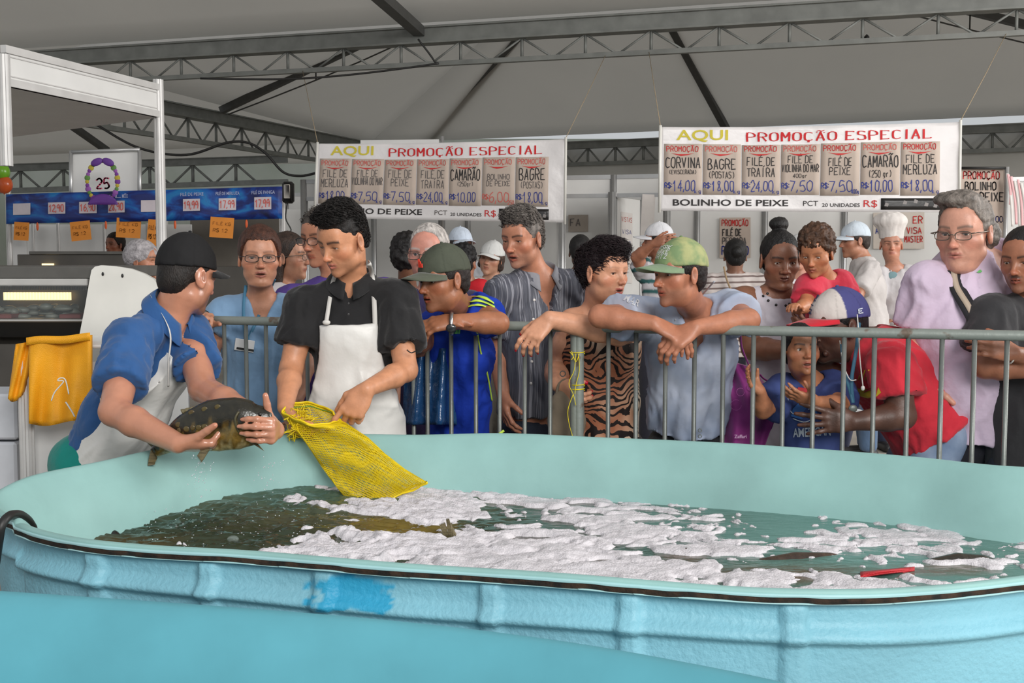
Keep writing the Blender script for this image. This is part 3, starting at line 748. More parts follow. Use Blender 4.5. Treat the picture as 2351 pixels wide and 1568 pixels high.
def mk_cap(root, R, c, sc, crown, brim, front=None, tilt=0, label=None, dark=False, badge=None, brimlen=.078, curv=.022, low=.030, hi=.0):
    T = np.array(Matrix.Rotation(math.radians(tilt), 3, 'X')); R2 = R @ T
    s = Sdf(); s.ell((0, -.010, .030), (.084, .101, .098 + hi), k=.01)
    def reg(x, y, z): return (low - .010 * np.clip(-y / .09, 0, 1) - z)
    V, F = s.mesh(.005, region=reg); C = np.tile(np.array(lin(crown)), (len(V), 1))
    if front is not None: C[V[:, 1] > .012 + .0 * V[:, 0]] = lin(front)
    seam = np.abs(((np.arctan2(V[:, 0], V[:, 1]) / (math.pi / 3)) + .5) % 1 - .5) < .025; C[seam] *= .82
    V = V + vnormals(V, F) * ((fbm(V * 25, 2, 4) - .5) * .006)[:, None]
    cr = mk('cap', place(V, R2, c, sc), F, cloth_v(), root, col=C, label=label)
    mk('cap_button', *ellw((0, -.010, .130 + hi), (.006, .006, .004), R2, c, sc), cloth(crown), cr)
    def fn(a, b):
        t = (a - .5) * 2; an = t * 1.12; x = .083 * math.sin(an); y = -.006 + .100 * math.cos(an); x2 = x * (1 + .02 * b); y2 = y + b * brimlen * math.sqrt(max(0, 1 - abs(t) ** 3.0)) 
        return (x2, y2, low + .004 - .010 * b - curv * (x / .083) ** 2 * (1 + .25 * b))
    V, F = grid(21, 7, fn); V, F = thick(V, F, (0, 0, .004)); mk('cap_brim', place(V, R2, c, sc), F, cloth(brim), cr)
    if badge: badge(cr, R2, c, sc)
    return R2
def ellw(c0, r, R, c, sc):
    V, F = ellVF(c0, r); return place(V, R, c, sc), F

def collar(root, nb, up, Fw, Ls, mat, r=.066, h=.034, wide=.034, drop=.03, open_=.7, name='collar', zoff=0):
    rows = [(r * 1.0, -.012), (r * .98, h * .6), (r * 1.02, h), (r + wide * .5, h * .45), (r + wide, -.012)]; n = 33
    def fn(a, b):
        an = open_ / 2 + (2 * math.pi - open_) * a; q = b * 4; i = min(3, int(q)); t = q - i; R_ = rows[i][0] * (1 - t) + rows[i + 1][0] * t; H = rows[i][1] * (1 - t) + rows[i + 1][1] * t
        fr = max(0, math.cos(an)) ** 3; H2 = H - drop * fr * (.5 + .5 * b) + .018 * max(0, -math.cos(an))
        return nb + up * (H2 + zoff) + (Fw * math.cos(an) * (.92 + .25 * fr * b) + Ls * math.sin(an)) * R_
    V, F = grid(n, 9, fn); V, F = thick(V, F, up * .003 + Fw * .001); return mk(name, V, F, mat, root)

PEOPLE = {}
def person(key, label, head, skin, sh, el, wr, hip, hs=1.0, yaw=0, pitch=0, roll=0, face={}, paint={}, hair=None, hair_c=(30, 24, 22), cap=None, glasses=None, neck=None,
           girth=1.0, belly=0, flat=.66, hands=(None, None), top=None, bot=None, hi=True, group=None, wet=False, arm=1.0, legs=True, mat_hi=None, gaze=(0, 0), hipw=None, necks=1.0, shoes=(40, 38, 38), extra=None, nk=None, feet=None, lr=1.0):
    H = J(head); R = head_frame(yaw, pitch, roll); sc = hs
    shR, shL = J(sh[0]), J(sh[1]); hp = J(hip); s = nrm(shL - shR); mid = (shL + shR) / 2
    NB = J(neck) if neck is not None else mid + A(0, 0, .052)
    up = nrm(NB - hp); s = nrm(s - up * (s @ up)); Fw = np.cross(s, up); dist = np.linalg.norm(shL - shR); cw = dist * .5 * .80 * girth
    root = thing('person', (hp[0], hp[1], 0), label, 'person', group)
    B = head_sdf(**face).xf(R, H, sc)
    hn = H + R @ A(0, -.030, -.055) * sc; B.cone(hn, NB + up * -.01 - Fw * .012, .044 * sc * necks, .053 * sc * necks, k=.025)
    B.cone(H + R @ A(0, .0, -.085) * sc, NB + Fw * .015, .034 * sc * necks, .040 * sc * necks, k=.03)
    chest = NB + (hp - NB) * .30; waist = NB + (hp - NB) * .68
    B.cone(NB - up * .05, chest, cw * .70, cw * .98, k=.04, flat=flat, side=s); B.cone(chest, waist, cw * .98, cw * (.86 + belly * .5), k=.04, flat=flat, side=s); B.cone(waist, hp, cw * (.86 + belly * .5), cw * .98, k=.04, flat=flat, side=s)
    fr = []
    joints = {}
    for i, e in enumerate((-1, 1)):
        a = (shR, shL)[i]; b = J(el[i]); c = J(wr[i])
        B.cone(NB - up * .015, a, .042, .048 * arm, k=.035)
        B.ell(a, .051 * arm, k=.02)
        if b is None: b = a + A(0, 0, -.29) + s * e * .03; 
        if c is None: c = b + A(0, 0, -.24) + Fw * .06
        joints[i] = (a, b, c); m2 = a + (b - a) * .45
        B.cone(a, m2, .050 * arm, .046 * arm, k=.02); B.cone(m2, b, .046 * arm, .039 * arm, k=.02)
        m = b + (c - b) * .32; B.cone(b, m, .039 * arm, .0395 * arm, k=.015); B.cone(m, c, .0395 * arm, .0265 * arm, k=.015)
        hd = hands[i]
        if hd is None: hd = dict(d=nrm(c - b) + A(0, 0, -.3), n=-s * e + Fw * .0, curl=(.35, .45, .3))
        hsc = hd.get('sc', 1.0 * sc); tsg = (-1, 1)[i]
        hs_, tips = hand_sdf(c, hd['d'], hd['n'], tsg, hd.get('curl', (.4, .5, .3)), hsc, hd.get('spread', .08), hd.get('tc', .5), hd.get('curls'), hd.get('tdir'))
        B.p += hs_.p; joints['tips%d' % i] = tips
        if hi: 
            l_ = np.min([c] + tips, 0) - .02; u_ = np.max([c] + tips, 0) + .02; fr.append((l_, u_, hd.get('vox', .0043)))
    hw = hipw or cw * .55; foot = []
    for e, i in ((-1, 0), (1, 1)):
        h0 = hp + s * e * hw * .9 - up * .02; 
        if feet is None:
            ft = A(h0[0] + s[0] * e * .03, h0[1] + s[1] * e * .03, .07); fl = nrm(A(Fw[0], Fw[1], 0))
            if abs(up[2]) < .92: ft[:2] = hp[:2] + (s * e * hw)[:2]
            kn = (h0 + ft) / 2 + fl * .02
        else: ft = A(*feet[i]); fl = nrm(A(Fw[0], Fw[1], 0)); kn = (h0 + ft) / 2 + fl * .06
        foot.append((h0, kn, ft, fl)); B.cone(h0, kn, .070 * lr, .050 * lr, k=.03); B.cone(kn, ft, .050 * lr, .035 * lr, k=.02); B.cone(ft - A(0, 0, .03), ft - A(0, 0, .03) + fl * .12, .028, .024, k=.02)
    ext = .118 * sc; fr.append((H - ext, H + ext, .0033 if hi else .0056))
    zc = .62
    def vox(d, v): return (.0105 if hi else .015) if (d < 2 or v > zc) else .022
    V, F = B.mesh(vox, fr)
    keep = (np.linalg.norm(V - H, axis=1) < .17 * sc) | (np.linalg.norm(V - (NB + Fw * .05), axis=1) < .15)
    for i in (0, 1):
        a_, b_, c_ = joints[i]; keep |= (segd(V, c_, np.mean(joints['tips%d' % i], 0)) < .10) | (segd(V, a_ + (b_ - a_) * .35, b_) < .085) | (segd(V, b_, c_) < .085)
    V, F = cluster(V, F, ~keep, .022)
    C = head_paint((V - H) @ R / sc, skin, dict(paint, mouth=face.get('mouth', 0), eye=face.get('eye', 1)))
    for i in (0, 1):   # nails / knuckles
        for t in joints['tips%d' % i]:
            d = np.linalg.norm(V - t, axis=1); m = np.clip(1 - d / (.018 * sc), 0, 1)[:, None] * .5; C = C * (1 - m) + np.array(lin(skin)) * A(1.15, .85, .8) * m
        nc = (hands[i] or {}).get('nail')
        if nc is not None:
            for t in joints['tips%d' % i]:
                m = (np.linalg.norm(V - t, axis=1) < .0095 * sc); C[m] = lin(nc)
    body = mk('body', V, F, wet_skin_m if wet else skin_m, root, col=C)
    # eyes
    if hi:
        for e in (-1, 1):
            Ve, Fe = ellVF((0, 0, 0), .0125, None, 28, 20); g = nrm(A(gaze[0], 1, gaze[1])); ang = np.arccos(np.clip(Ve @ g / .0125, -1, 1))
            Ce = np.tile(np.array(lin((196, 184, 174))), (len(Ve), 1)); Ce[ang < .52] = lin(paint.get('iris', (62, 38, 24))); Ce[ang < .24] = lin((10, 8, 8))
            mk('eye', place(Ve + A(e * .0318, .0650, .001), R, H, sc), Fe, eye_m, root, col=Ce)
    # hair
    if hair:
        if cap: hair[1]['capz'] = .035
        kinds = hair[0]; hair[1].setdefault('hvox', 0.0046 if hi else .008); V2, F2, tuf = hair_mesh(kinds, hair[1]); hm = hair_mat(hair_c)
        if tuf is not None:
            V3 = np.concatenate([V2, tuf[0]]); F3 = [list(map(int, f)) for f in F2] + [[i + len(V2) for i in f] for f in tuf[1]]
            mk('hair', place(V3, R, H, sc), F3, hm, root)
        else: mk('hair', place(V2, R, H, sc), F2, hm, root)
    if cap: cap(root, R, H, sc)
    if glasses: mk_glasses(root, R, H, sc, *glasses)
    info = dict(hi=hi, root=root, H=H, R=R, sc=sc, NB=NB, s=s, up=up, Fw=Fw, cw=cw, hp=hp, chest=chest, waist=waist, j=joints, flat=flat, foot=foot)
    # trousers and shoes
    if legs:
        bt = bot or {}; G = Sdf(); lo_ = bt.get('loose', .014)
        G.cone(waist + (hp - waist) * .55, hp, cw * .90, cw * .98 + bt.get('hipx', 0), k=.03, flat=flat + .02, side=s)
        for (h0, kn, ft, fl) in foot:
            G.cone(h0, kn, .082 * lr + lo_, .058 * lr + lo_, k=.03); G.cone(kn, ft, .058 * lr + lo_, .046 * lr + lo_, k=.02)
        zcut = bt.get('cutz', .06)
        topz = bt.get('waist', .05)
        def reg(x, y, z): 
            q = hp + up * topz; return np.maximum((x - q[0]) * up[0] + (y - q[1]) * up[1] + (z - q[2]) * up[2], zcut - z)
        V2, F2 = G.mesh(lambda d, v: (.013 if hi else .018) if (d < 2 or v > .62) else .026, region=reg); V2 = V2 + vnormals(V2, F2) * ((fbm(V2 * A(18, 18, 9), 2, 9) - .5) * .012)[:, None]
        mk('trousers', V2, F2, bt.get('mat') or cloth(bt.get('c', (48, 50, 60))), root, uv=V2 - hp)
        for (h0, kn, ft, fl) in foot:
            Sh = Sdf(); sd = np.cross(fl, A(0, 0, 1)); a = A(ft[0], ft[1], .045)
            Sh.ell(a - fl * .01, A(.040, .052, .044), np.stack([sd, fl, A(0, 0, 1)], 1), k=.02); Sh.cone(a - A(0, 0, .008) - fl * .03, a + fl * .15 - A(0, 0, .014), .040, .033, k=.02)
            V2, F2 = Sh.mesh(.018, region=lambda x, y, z: .004 - z + 0 * x + 0 * y); mk('shoe', V2, F2, pmat('shoe_%d' % shoes[0], shoes, .5), root)
    if top: info['top'] = garment(info, **top)
    if extra: extra(info)
    PEOPLE[key] = info
    return info

def garment(I, c=(200, 200, 200), mat=None, sleeve=.62, loose=.018, sl_loose=.016, neck=('crew', .066), hem=.02, vox=.0075, wr=.012, wscale=(16, 13, 5), colf=None, name='shirt', sleeveR=None, sleeveL=None, tank=None, belly=0, hemr=1.0, seed=3, off=0, side_r=None, bellyf=0):
    s, up, Fw, NB, hp, cw, chest, waist = [I[k] for k in ('s', 'up', 'Fw', 'NB', 'hp', 'cw', 'chest', 'waist')]; fl = I['flat']; G = Sdf()
    G.cone(NB - up * .045, chest, cw * .72 + loose, cw * 1.0 + loose, k=.04, flat=fl + .04, side=s)
    G.cone(chest, waist, cw * 1.0 + loose, cw * (.92 + belly) + loose, k=.05, flat=fl + .05, side=s)
    G.cone(waist, hp - up * (hem + .05), cw * (.92 + belly) + loose, (cw * (1.0 + belly * .6) + loose) * hemr, k=.05, flat=fl + .12, side=s)
    if bellyf: G.ell(waist + Fw * (bellyf * .6) + up * .02, A(cw * 1.0, cw * .62 + bellyf, .20), np.stack([s, Fw, up], 1), k=.08)
    for i, e in enumerate((-1, 1)):
        a, b, cc = I['j'][i]; fs = (sleeveR, sleeveL)[i]; fs = sleeve if fs is None else fs
        G.cone(NB - up * .022 - Fw * .006, a, .044 + loose * .4, .052 + sl_loose * .6, k=.035)
        if fs and fs > 0:
            if fs <= 1:
                e2 = a + (b - a) * fs; d = nrm(b - a); G.cone(a, e2 + d * .03, .053 + sl_loose, .047 + sl_loose * 1.5, k=.022, cut=[(e2, d)])
            else:
                G.cone(a, b, .056 + sl_loose, .045 + sl_loose, k=.022); e2 = b + (cc - b) * (fs - 1); d = nrm(cc - b); G.cone(b, e2 + d * .02, .045 + sl_loose, .032 + sl_loose, k=.02, cut=[(e2, d)])
    if neck[0] == 'crew' or neck[0] == 'v':
        r = neck[1]; G.cone(NB + up * .0 + Fw * .004, NB + up * .14, r, r * 1.15, k=.008, sub=True, flat=.92, side=s)
    q = hp - up * hem
    def reg(x, y, z):
        d = (q[0] - x) * up[0] + (q[1] - y) * up[1] + (q[2] - z) * up[2]
        px, py, pz = x - NB[0], y - NB[1], z - NB[2]; l = px * s[0] + py * s[1] + pz * s[2]; f = px * Fw[0] + py * Fw[1] + pz * Fw[2]; h = px * up[0] + py * up[1] + pz * up[2]
        if neck[0] in ('v', 'scoop'):
            dep, wd = neck[2], neck[3]; hh = np.minimum(h + neck[1] * (neck[0] == 'v') * 0, 0.02)
            wid = wd * (1 + hh / dep) if neck[0] == 'v' else wd * np.sqrt(np.clip(1 + hh / dep, 0, 1)); vv = np.minimum(np.minimum(f + .0, wid - np.abs(l)), h + dep)
            if neck[0] == 'scoop': vv = np.maximum(vv, np.minimum(np.minimum(-f, wd * .9 - np.abs(l)), h + .03))
            d = np.maximum(d, vv)
        if tank is not None: d = np.maximum(d, np.minimum(np.abs(l) - tank - .16 * np.clip(-(h + .06), 0, .14), h + .20))
        return d
    V, F = G.mesh(max(vox, .0092) if I['hi'] else .014, region=reg); N = vnormals(V, F)
    P = np.stack([(V - NB) @ s, (V - NB) @ Fw, (V - NB) @ up], 1)
    w1 = fbm(P * A(*wscale) + 5 * seed + (fbm(P * 5, 2, seed) * 2.2)[:, None], 3, seed); fold = (np.abs(w1 - .5) * 2); V = V + N * ((fold - .25) * -wr * 2.0)[:, None] * np.clip((.03 - P[:, 2]) / .08 + .3, .25, 1)[:, None]
    C = None
    if colf is not None: C = colf(P, V, I)
    return mk(name, V, F, mat or (cloth_v() if colf is not None else cloth(c)), I['root'], col=C, uv=P)
def strap(I, name, pts, wd, mat, n=None, parent=None, thick_=.003):
    """ribbon along world points, facing roughly the wearer's front"""
    P = crom([np.asarray(p, float) for p in pts], 8); T = np.gradient(P, axis=0); T /= np.linalg.norm(T, axis=1)[:, None]; nn = I['Fw'] if n is None else nrm(n)
    Sd = np.cross(T, nn); Sd /= np.linalg.norm(Sd, axis=1)[:, None]; V = np.concatenate([P - Sd * wd / 2, P + Sd * wd / 2]); k = len(P)
    F = [[i, i + 1, k + i + 1, k + i] for i in range(k - 1)]; V, F = thick(V, F, nn * thick_); return mk(name, V, F, mat, parent or I['root'])
# ================================================================ FISH TANKS
ZR = .845
def fibre(name, rgb, rough, bump, bs, rgb2=None, vcol=False, bd=.006):
    return pmat(name, rgb, rough, var=.10, vscale=3.2, bump=bump, bscale=bs, bdist=bd, spec=.35, vcol=vcol)
tank_in = fibre('tank_inner_gelcoat', (142, 182, 178), .55, .12, 30)
tank_in2 = fibre('front_tank_gelcoat', (90, 160, 174), .42, .08, 26)
tank_out = fibre('tank_outer_fibreglass', (128, 184, 202), .5, .45, 95, vcol=True, bd=.006)
edge_m = pmat('chipped_brown_edge', (70, 48, 34), .8, var=.1, vscale=30, rgb2=(30, 22, 18), bump=.6, bscale=80)
lip_m = fibre('tank_lip', (160, 200, 202), .35, .1, 40)
def closed_curve(pts, n): return crom([(x, y, 0) for x, y in pts], n, True)[:, :2]
def normals2(C):
    T = np.roll(C, -1, 0) - np.roll(C, 1, 0); T /= np.linalg.norm(T, axis=1)[:, None]; return np.stack([T[:, 1], -T[:, 0]], 1)
def loft(C, prof):
    """prof: list of (outward offset array/number, z array/number) -> grid mesh around closed plan curve"""
    N = normals2(C); n = len(C); V = []
    for off, z in prof:
        off = np.broadcast_to(off, (n,)); z = np.broadcast_to(z, (n,)); V.append(np.column_stack([C + N * off[:, None], z]))
    V = np.concatenate(V); F = []
    for r in range(len(prof) - 1):
        for i in range(n):
            j = (i + 1) % n; F.append([r * n + i, r * n + j, (r + 1) * n + j, (r + 1) * n + i])
    return V, F
def rimp(u, v): p = PZ(u, v, ZR); return (p[0], p[1])
near = [rimp(56, 1196), rimp(170, 1228), rimp(330, 1247), rimp(600, 1272), rimp(900, 1293), rimp(1200, 1313), rimp(1500, 1337), rimp(1750, 1353), rimp(1960, 1354), rimp(2130, 1342), rimp(2351, 1320)]
far = [rimp(2351, 1080), rimp(2100, 1052), rimp(1750, 1026), rimp(1325, 1006), rimp(925, 998), rimp(640, 999), rimp(420, 1022), rimp(200, 1072), rimp(60, 1108), rimp(-8, 1150)]
xr = near[-1][0]
ext = [(xr + .42, near[-1][1] + .13), (xr + .80, near[-1][1] + .42), (xr + .98, near[-1][1] + .82), (xr + .86, far[0][1] - .12)]
Crim = closed_curve(near + ext + far, 14)
if True:
    n = len(Crim); Nn = normals2(Crim)
    area_ = .5 * np.sum(Crim[:, 0] * np.roll(Crim[:, 1], -1) - Crim[:, 1] * np.roll(Crim[:, 0], -1))
    if area_ < 0: Crim = Crim[::-1]
    # arc positions of the vertical ribs on the near side
    rib = np.zeros(n)
    u_of = 1175.5 + FPX * Crim[:, 0] / Crim[:, 1]; nearside = normals2(Crim)[:, 1] < -.1
C2 = []
# resample densely for the ribs
m = 1100
d = np.r_[0, np.cumsum(np.linalg.norm(np.roll(Crim, -1, 0) - Crim, axis=1))]; tt = np.linspace(0, d[-1], m, endpoint=False); Cc = np.vstack([Crim, Crim[:1]])
Crim = np.stack([np.interp(tt, d, Cc[:, 0]), np.interp(tt, d, Cc[:, 1])], 1)
Nn = normals2(Crim); u_of = 1175.5 + FPX * Crim[:, 0] / Crim[:, 1]; nearside = Nn[:, 1] < -.1
rib = np.zeros(m)
for uc, wd in ((208, 22), (472, 22), (738, 24), (1128, 24), (1452, 26), (1835, 30)):
    rib = np.maximum(rib, nearside * (lambda q: q * q * (3 - 2 * q))(np.clip((wd * 1.15 - np.abs(u_of - uc)) / (wd * .45), 0, 1)))
farrib = (~nearside) * (np.abs(((tt * 2.2) % 1) - .5) < .07); rib = np.maximum(rib, farrib * .8)
ribs = .015 * rib
tank = thing('fish_tank', (0.2, 3.1, 0), 'large oval light-blue fibreglass fish tank full of foamy water', 'tank')
wob = (vnoise(np.column_stack([tt * 3, tt * 0, tt * 0])) - .5) * .012
inner = [(-.30, .06), (-.20, .10), (-.135, .30), (-.105, .55), (-.085, .70), (-.052, .79), (-.022, .822), (-.006, .840), (.003, .8475), (.010, .849), (.017, .848), (.021, .846), (.021, .842)]
V, F = loft(Crim, [(o, z + wob * (z > .6)) for o, z in inner]); cen = Crim.mean(0); k = len(V); F = [f[::-1] for f in F]
V = np.vstack([V, [[cen[0], cen[1], .05]]]); F += [[k, (i + 1) % m, i] for i in range(m)]
mk('inner_wall', V, F, tank_in, tank)
# flange edge and chipped band
chip = vnoise(np.column_stack([tt * 22, tt * 0, tt * 0]), 5); chip2 = vnoise(np.column_stack([tt * 70, tt * 0, tt * 0]), 6)
V, F = loft(Crim, [(.0205, .8425 + wob), (.0235, .842 + wob), (.0245, .8395 + wob), (.0235, .8375 + wob - .002 * chip)]); mk('rim_lip', V, [f[::-1] for f in F], lip_m, tank)
V, F = loft(Crim, [(.0225, .8385 + wob), (.0225 - .003 * chip2, .8365 + wob), (.0215 + .001 * chip, .828 + wob - .003 * chip), (.008, .827 + wob)]); mk('rim_edge', V, [f[::-1] for f in F], edge_m, tank, label='chipped brown edge under the pale rim')
V, F = loft(Crim, [(.008, .828 + wob), (.0250 - .010 * (chip > .55), .827 + wob - .003 * chip), (.0240, .8245 + wob), (.006, .821 + wob)]); mk('rim_underlip', V, [f[::-1] for f in F], lip_m, tank)
# outer wall with ribs and hoop
zz = [.825, .818, .808, .798, .790, .784, .779, .774, .770, .766, .762, .758, .754, .750, .747, .744, .740, .735, .72, .70, .67, .64, .60, .52, .45, .35, .2, .0]
def hoop(z): return .020 * math.exp(-abs((z - .757) / .012) ** 3) if z < .757 else .020 * math.exp(-abs((z - .757) / .017) ** 2.2)
rb = [(ribs * np.clip((.828 - z) / .012, 0, 1) * (1 if z > .757 else .75) + hoop(z) + .002 + .003 * np.sin(tt * 9 + z * 20) - .05 * max(0, .75 - z), z + wob * (z > .6) + .004 * np.sin(tt * 5) * (abs(z - .757) < .03)) for z in zz]
V, F = loft(Crim, rb); uu = 1175.5 + FPX * V[:, 0] / V[:, 1]; C = np.tile(np.array(lin((128, 182, 198))), (len(V), 1))
pt_ = (fbm(V * A(30, 30, 40), 4, 8) - .5) * 120
ps = np.clip(1 - np.maximum(np.maximum(np.abs(uu + pt_ - 800) / 105 - .75, np.abs(V[:, 2] - .772 + pt_ * .0002 - (.02 - np.abs(uu - 800) * .0002)) / .055 - .5) * 16, 0), 0, 1) * (V[:, 1] < 3)
C = C * (1 - ps[:, None]) + np.array(lin((52, 158, 196))) * ps[:, None]
mk('outer_wall', V, [f[::-1] for f in F], tank_out, tank, col=C, label='pale blue ribbed outer wall with a brighter blue paint patch')
# little stains on the outer wall
stain = pmat('brown_stain', (92, 84, 66), .9)
mk('stain', *ellVF(PZ(1622, 1417, .735) * 0 + W(1622, 1417, 2.072), (.007, .002, .005)), stain, tank)

# second tank in the foreground
near2 = [rimp(-320, 1341), rimp(0, 1362), rimp(500, 1397), rimp(900, 1431), rimp(1250, 1473), rimp(1560, 1526), rimp(1830, 1584), rimp(2000, 1645)]
C2 = closed_curve([(a, b) for a, b in near2] + [(.62, 1.15), (.60, .75), (.2, .45), (-.5, .38), (-1.2, .48), (-1.75, .8), (-1.95, 1.3), (-1.75, 1.85)], 20)
if .5 * np.sum(C2[:, 0] * np.roll(C2[:, 1], -1) - C2[:, 1] * np.roll(C2[:, 0], -1)) < 0: C2 = C2[::-1]
tank2 = thing('fish_tank', (-.5, 1.2, 0), 'smooth turquoise tank wall cropped in the foreground at the bottom', 'tank')
V, F = loft(C2, [(-.30, .06), (-.22, .10), (-.16, .30), (-.13, .50), (-.105, .66), (-.085, .74), (-.055, .80), (-.030, .829), (-.010, .843), (.010, .846), (.022, .842), (.028, .832)])
k = len(V); m2 = len(C2); cen = C2.mean(0); V = np.vstack([V, [[cen[0], cen[1], .05]]]); F = [f[::-1] for f in F] + [[k, (i + 1) % m2, i] for i in range(m2)]
mk('inner_wall', V, F, tank_in2, tank2)
V, F = loft(C2, [(.028, .832), (.028, .815), (.004, .812), (.006, .76), (.010, .69), (.034, .672), (.034, .655), (.0, .64), (-.02, .3), (-.03, 0)]); mk('outer_wall', V, [f[::-1] for f in F], fibre('tank_outer_plain', (128, 182, 198), .45, .5, 26), tank2)
drop_m = pmat('water_drop', (235, 240, 245), .05, spec=.9, trans=.6)
r2 = np.random.default_rng(3); mb = MB()
for i in range(70):
    u = r2.uniform(20, 1750); v0_ = np.interp(u, [0, 500, 900, 1250, 1560, 1830], [1355, 1388, 1421, 1462, 1513, 1568]); v = v0_ + r2.uniform(12, 150)
    if v > 1568: continue
    p = PZ(u, v0_, ZR); z = ZR; 
    # point on wall: march along ray until inside wall profile
    for Yd in np.linspace(p[1] + .02, p[1] - .14, 60):
        q = W(u, v, Yd); off = np.interp(q[2], [.50, .66, .74, .80, .829, .843], [-.13, -.105, -.085, -.055, -.030, -.010])
        if Yd - p[1] < off * 1.0: break
    s_ = r2.uniform(.0008, .0022); mb.ell(q + A(0, -.0005, 0), (s_, s_ * .6, s_ * 1.3), nu=6, nv=4)
mb.build('water_drops', drop_m, label='small water beads on the smooth front tank wall', cat='water', kind='stuff')

# ---------------------------------------------------------------- water and foam
ZW = .662
off_w = -.072
Cw = Crim + Nn * off_w
water_m, ntw, bw = nodes('murky_water')
bw.inputs['Roughness'].default_value = .07; bw.inputs['Specular IOR Level'].default_value = .5; bw.inputs['IOR'].default_value = 1.33
tc = nd(ntw, 'ShaderNodeTexCoord'); at = nd(ntw, 'ShaderNodeVertexColor'); at.layer_name = 'Col'; ntw.links.new(at.outputs[0], bw.inputs['Base Color'])
def inside(C, P):
    """even-odd test, vectorised over P"""
    x, y = P[:, 0], P[:, 1]; c = np.zeros(len(P), bool); Q = np.roll(C, -1, 0)
    for (x0, y0), (x1, y1) in zip(C[::4], np.roll(C[::4], -1, 0)):
        if y0 == y1: continue
        m_ = ((y0 > y) != (y1 > y)) & (x < (x1 - x0) * (y - y0) / (y1 - y0) + x0); c ^= m_
    return c
x0, x1 = Cw[:, 0].min(), Cw[:, 0].max(); y0, y1 = Cw[:, 1].min(), Cw[:, 1].max()
def pixuv(X, Y, Z):
    dy, dz = Y, Z - HCAM; f = dy * math.cos(TH) - dz * math.sin(TH); up_ = dy * math.sin(TH) + dz * math.cos(TH); return 1175.5 + FPX * X / f, 784 - FPX * up_ / f
st = .0072; gx = np.arange(x0, x1 + st, st); gy = np.arange(y0, y1 + st, st); X, Y = np.meshgrid(gx, gy, indexing='ij'); P2 = np.column_stack([X.ravel(), Y.ravel()])
left = np.clip((-.02 - P2[:, 0] + (P2[:, 1] - 3) * .25) / .35, 0, 1)          # churned area on the left
rip = (fbm(np.column_stack([P2[:, 0] * 9, P2[:, 1] * 19, 0 * P2[:, 0]]), 5, 2) - .5); rid = 1 - 2 * np.abs(fbm(np.column_stack([P2[:, 0] * 16 + rip * 2, P2[:, 1] * 40, 0 * P2[:, 0] + 3]), 4, 6) - .5)
Zw = ZW + (rip * .020 + (rid - .75) * .022) * (.10 + .90 * left) + .022 * left * np.exp(-((P2[:, 0] + .62) / .35) ** 2) * np.clip((P2[:, 1] - 3.0) / .5, 0, 1)
V = np.column_stack([P2, Zw]); nx_, ny_ = X.shape; idx = np.arange(nx_ * ny_).reshape(nx_, ny_); Q = np.stack([idx[:-1, :-1], idx[1:, :-1], idx[1:, 1:], idx[:-1, 1:]], -1).reshape(-1, 4)
ins = inside(Cw, P2); Qw = Q[ins[Q].all(1)]
used = np.unique(Qw); remap = -np.ones(len(V), int); remap[used] = np.arange(len(used))
mur = fbm(np.column_stack([P2 * 3.0, 0 * P2[:, 0]]), 3, 4); rgt = np.clip((P2[:, 0] - .1) / .8, 0, 1)[:, None]
dark = np.array(lin((50, 58, 44))); teal = np.array(lin((84, 122, 114))); brown = np.array(lin((66, 58, 34)))
Cc = dark * (1 - rgt) + teal * rgt; b_ = (np.clip((mur - .52) * 6, 0, 1) * (1 - .75 * rgt[:, 0]))[:, None]; Cc = Cc * (1 - b_) + brown * b_
g_ = (np.clip((P2[:, 1] - np.interp(P2[:, 0], [-1.2, 1.6], [3.3, 2.9])) / .7, 0, 1) * left)[:, None] * .7; Cc = Cc * (1 - g_) + np.array(lin((96, 124, 108))) * g_
Uw, Vw = pixuv(P2[:, 0], P2[:, 1], ZW)
for (hu, hv, hw, hh, cc) in ((1800, 1318, 190, 22, (92, 70, 52)), (1570, 1283, 60, 12, (86, 62, 42)), (1420, 1285, 60, 12, (70, 50, 36)), (2180, 1308, 110, 14, (96, 80, 66)), (930, 1215, 120, 20, (110, 92, 36)), (1220, 1240, 60, 8, (50, 40, 30))):
    b_ = (np.exp(-((Uw - hu) / hw) ** 4 - ((Vw - hv) / hh) ** 4) * np.clip(.4 + mur * 1.2, 0, 1) * .85)[:, None]; Cc = Cc * (1 - b_) + np.array(lin(cc)) * b_
water = mk('water', V[used], remap[Qw], water_m, label='dark rippled water filling the big oval tank', cat='water', kind='stuff', col=Cc[used])
# outer ring so that the water meets the wall
V, F = loft(Crim, [(-.088, ZW - .002), (-.145, ZW - .001)]); mk('water_edge', V, F, water_m, water, col=np.tile(teal * .8, (len(V), 1)), kind='stuff')

foam_m = pmat('white_foam', (208, 203, 207), .55, var=.07, vscale=22, bump=.9, bscale=190, bdist=.004, spec=.4)
fst = .0050; gx = np.arange(x0, x1, fst); gy = np.arange(y0, y1, fst); X, Y = np.meshgrid(gx, gy, indexing='ij'); P3 = np.column_stack([X.ravel(), Y.ravel()]); z3 = 0 * P3[:, 0]
U, Vv = pixuv(P3[:, 0], P3[:, 1], ZW)
wx = fbm(np.column_stack([P3 * 7, z3]), 3, 11) - .5; wy = fbm(np.column_stack([P3 * 7, z3 + 9]), 3, 12) - .5
n1 = fbm(np.column_stack([P3[:, 0] * 5.5 + wx * 3, P3[:, 1] * 9 + wy * 4, z3 + 2]), 5, 21)
n2 = fbm(np.column_stack([P3[:, 0] * 22 + wx * 5, P3[:, 1] * 34 + wy * 6, z3 + 5]), 3, 31)
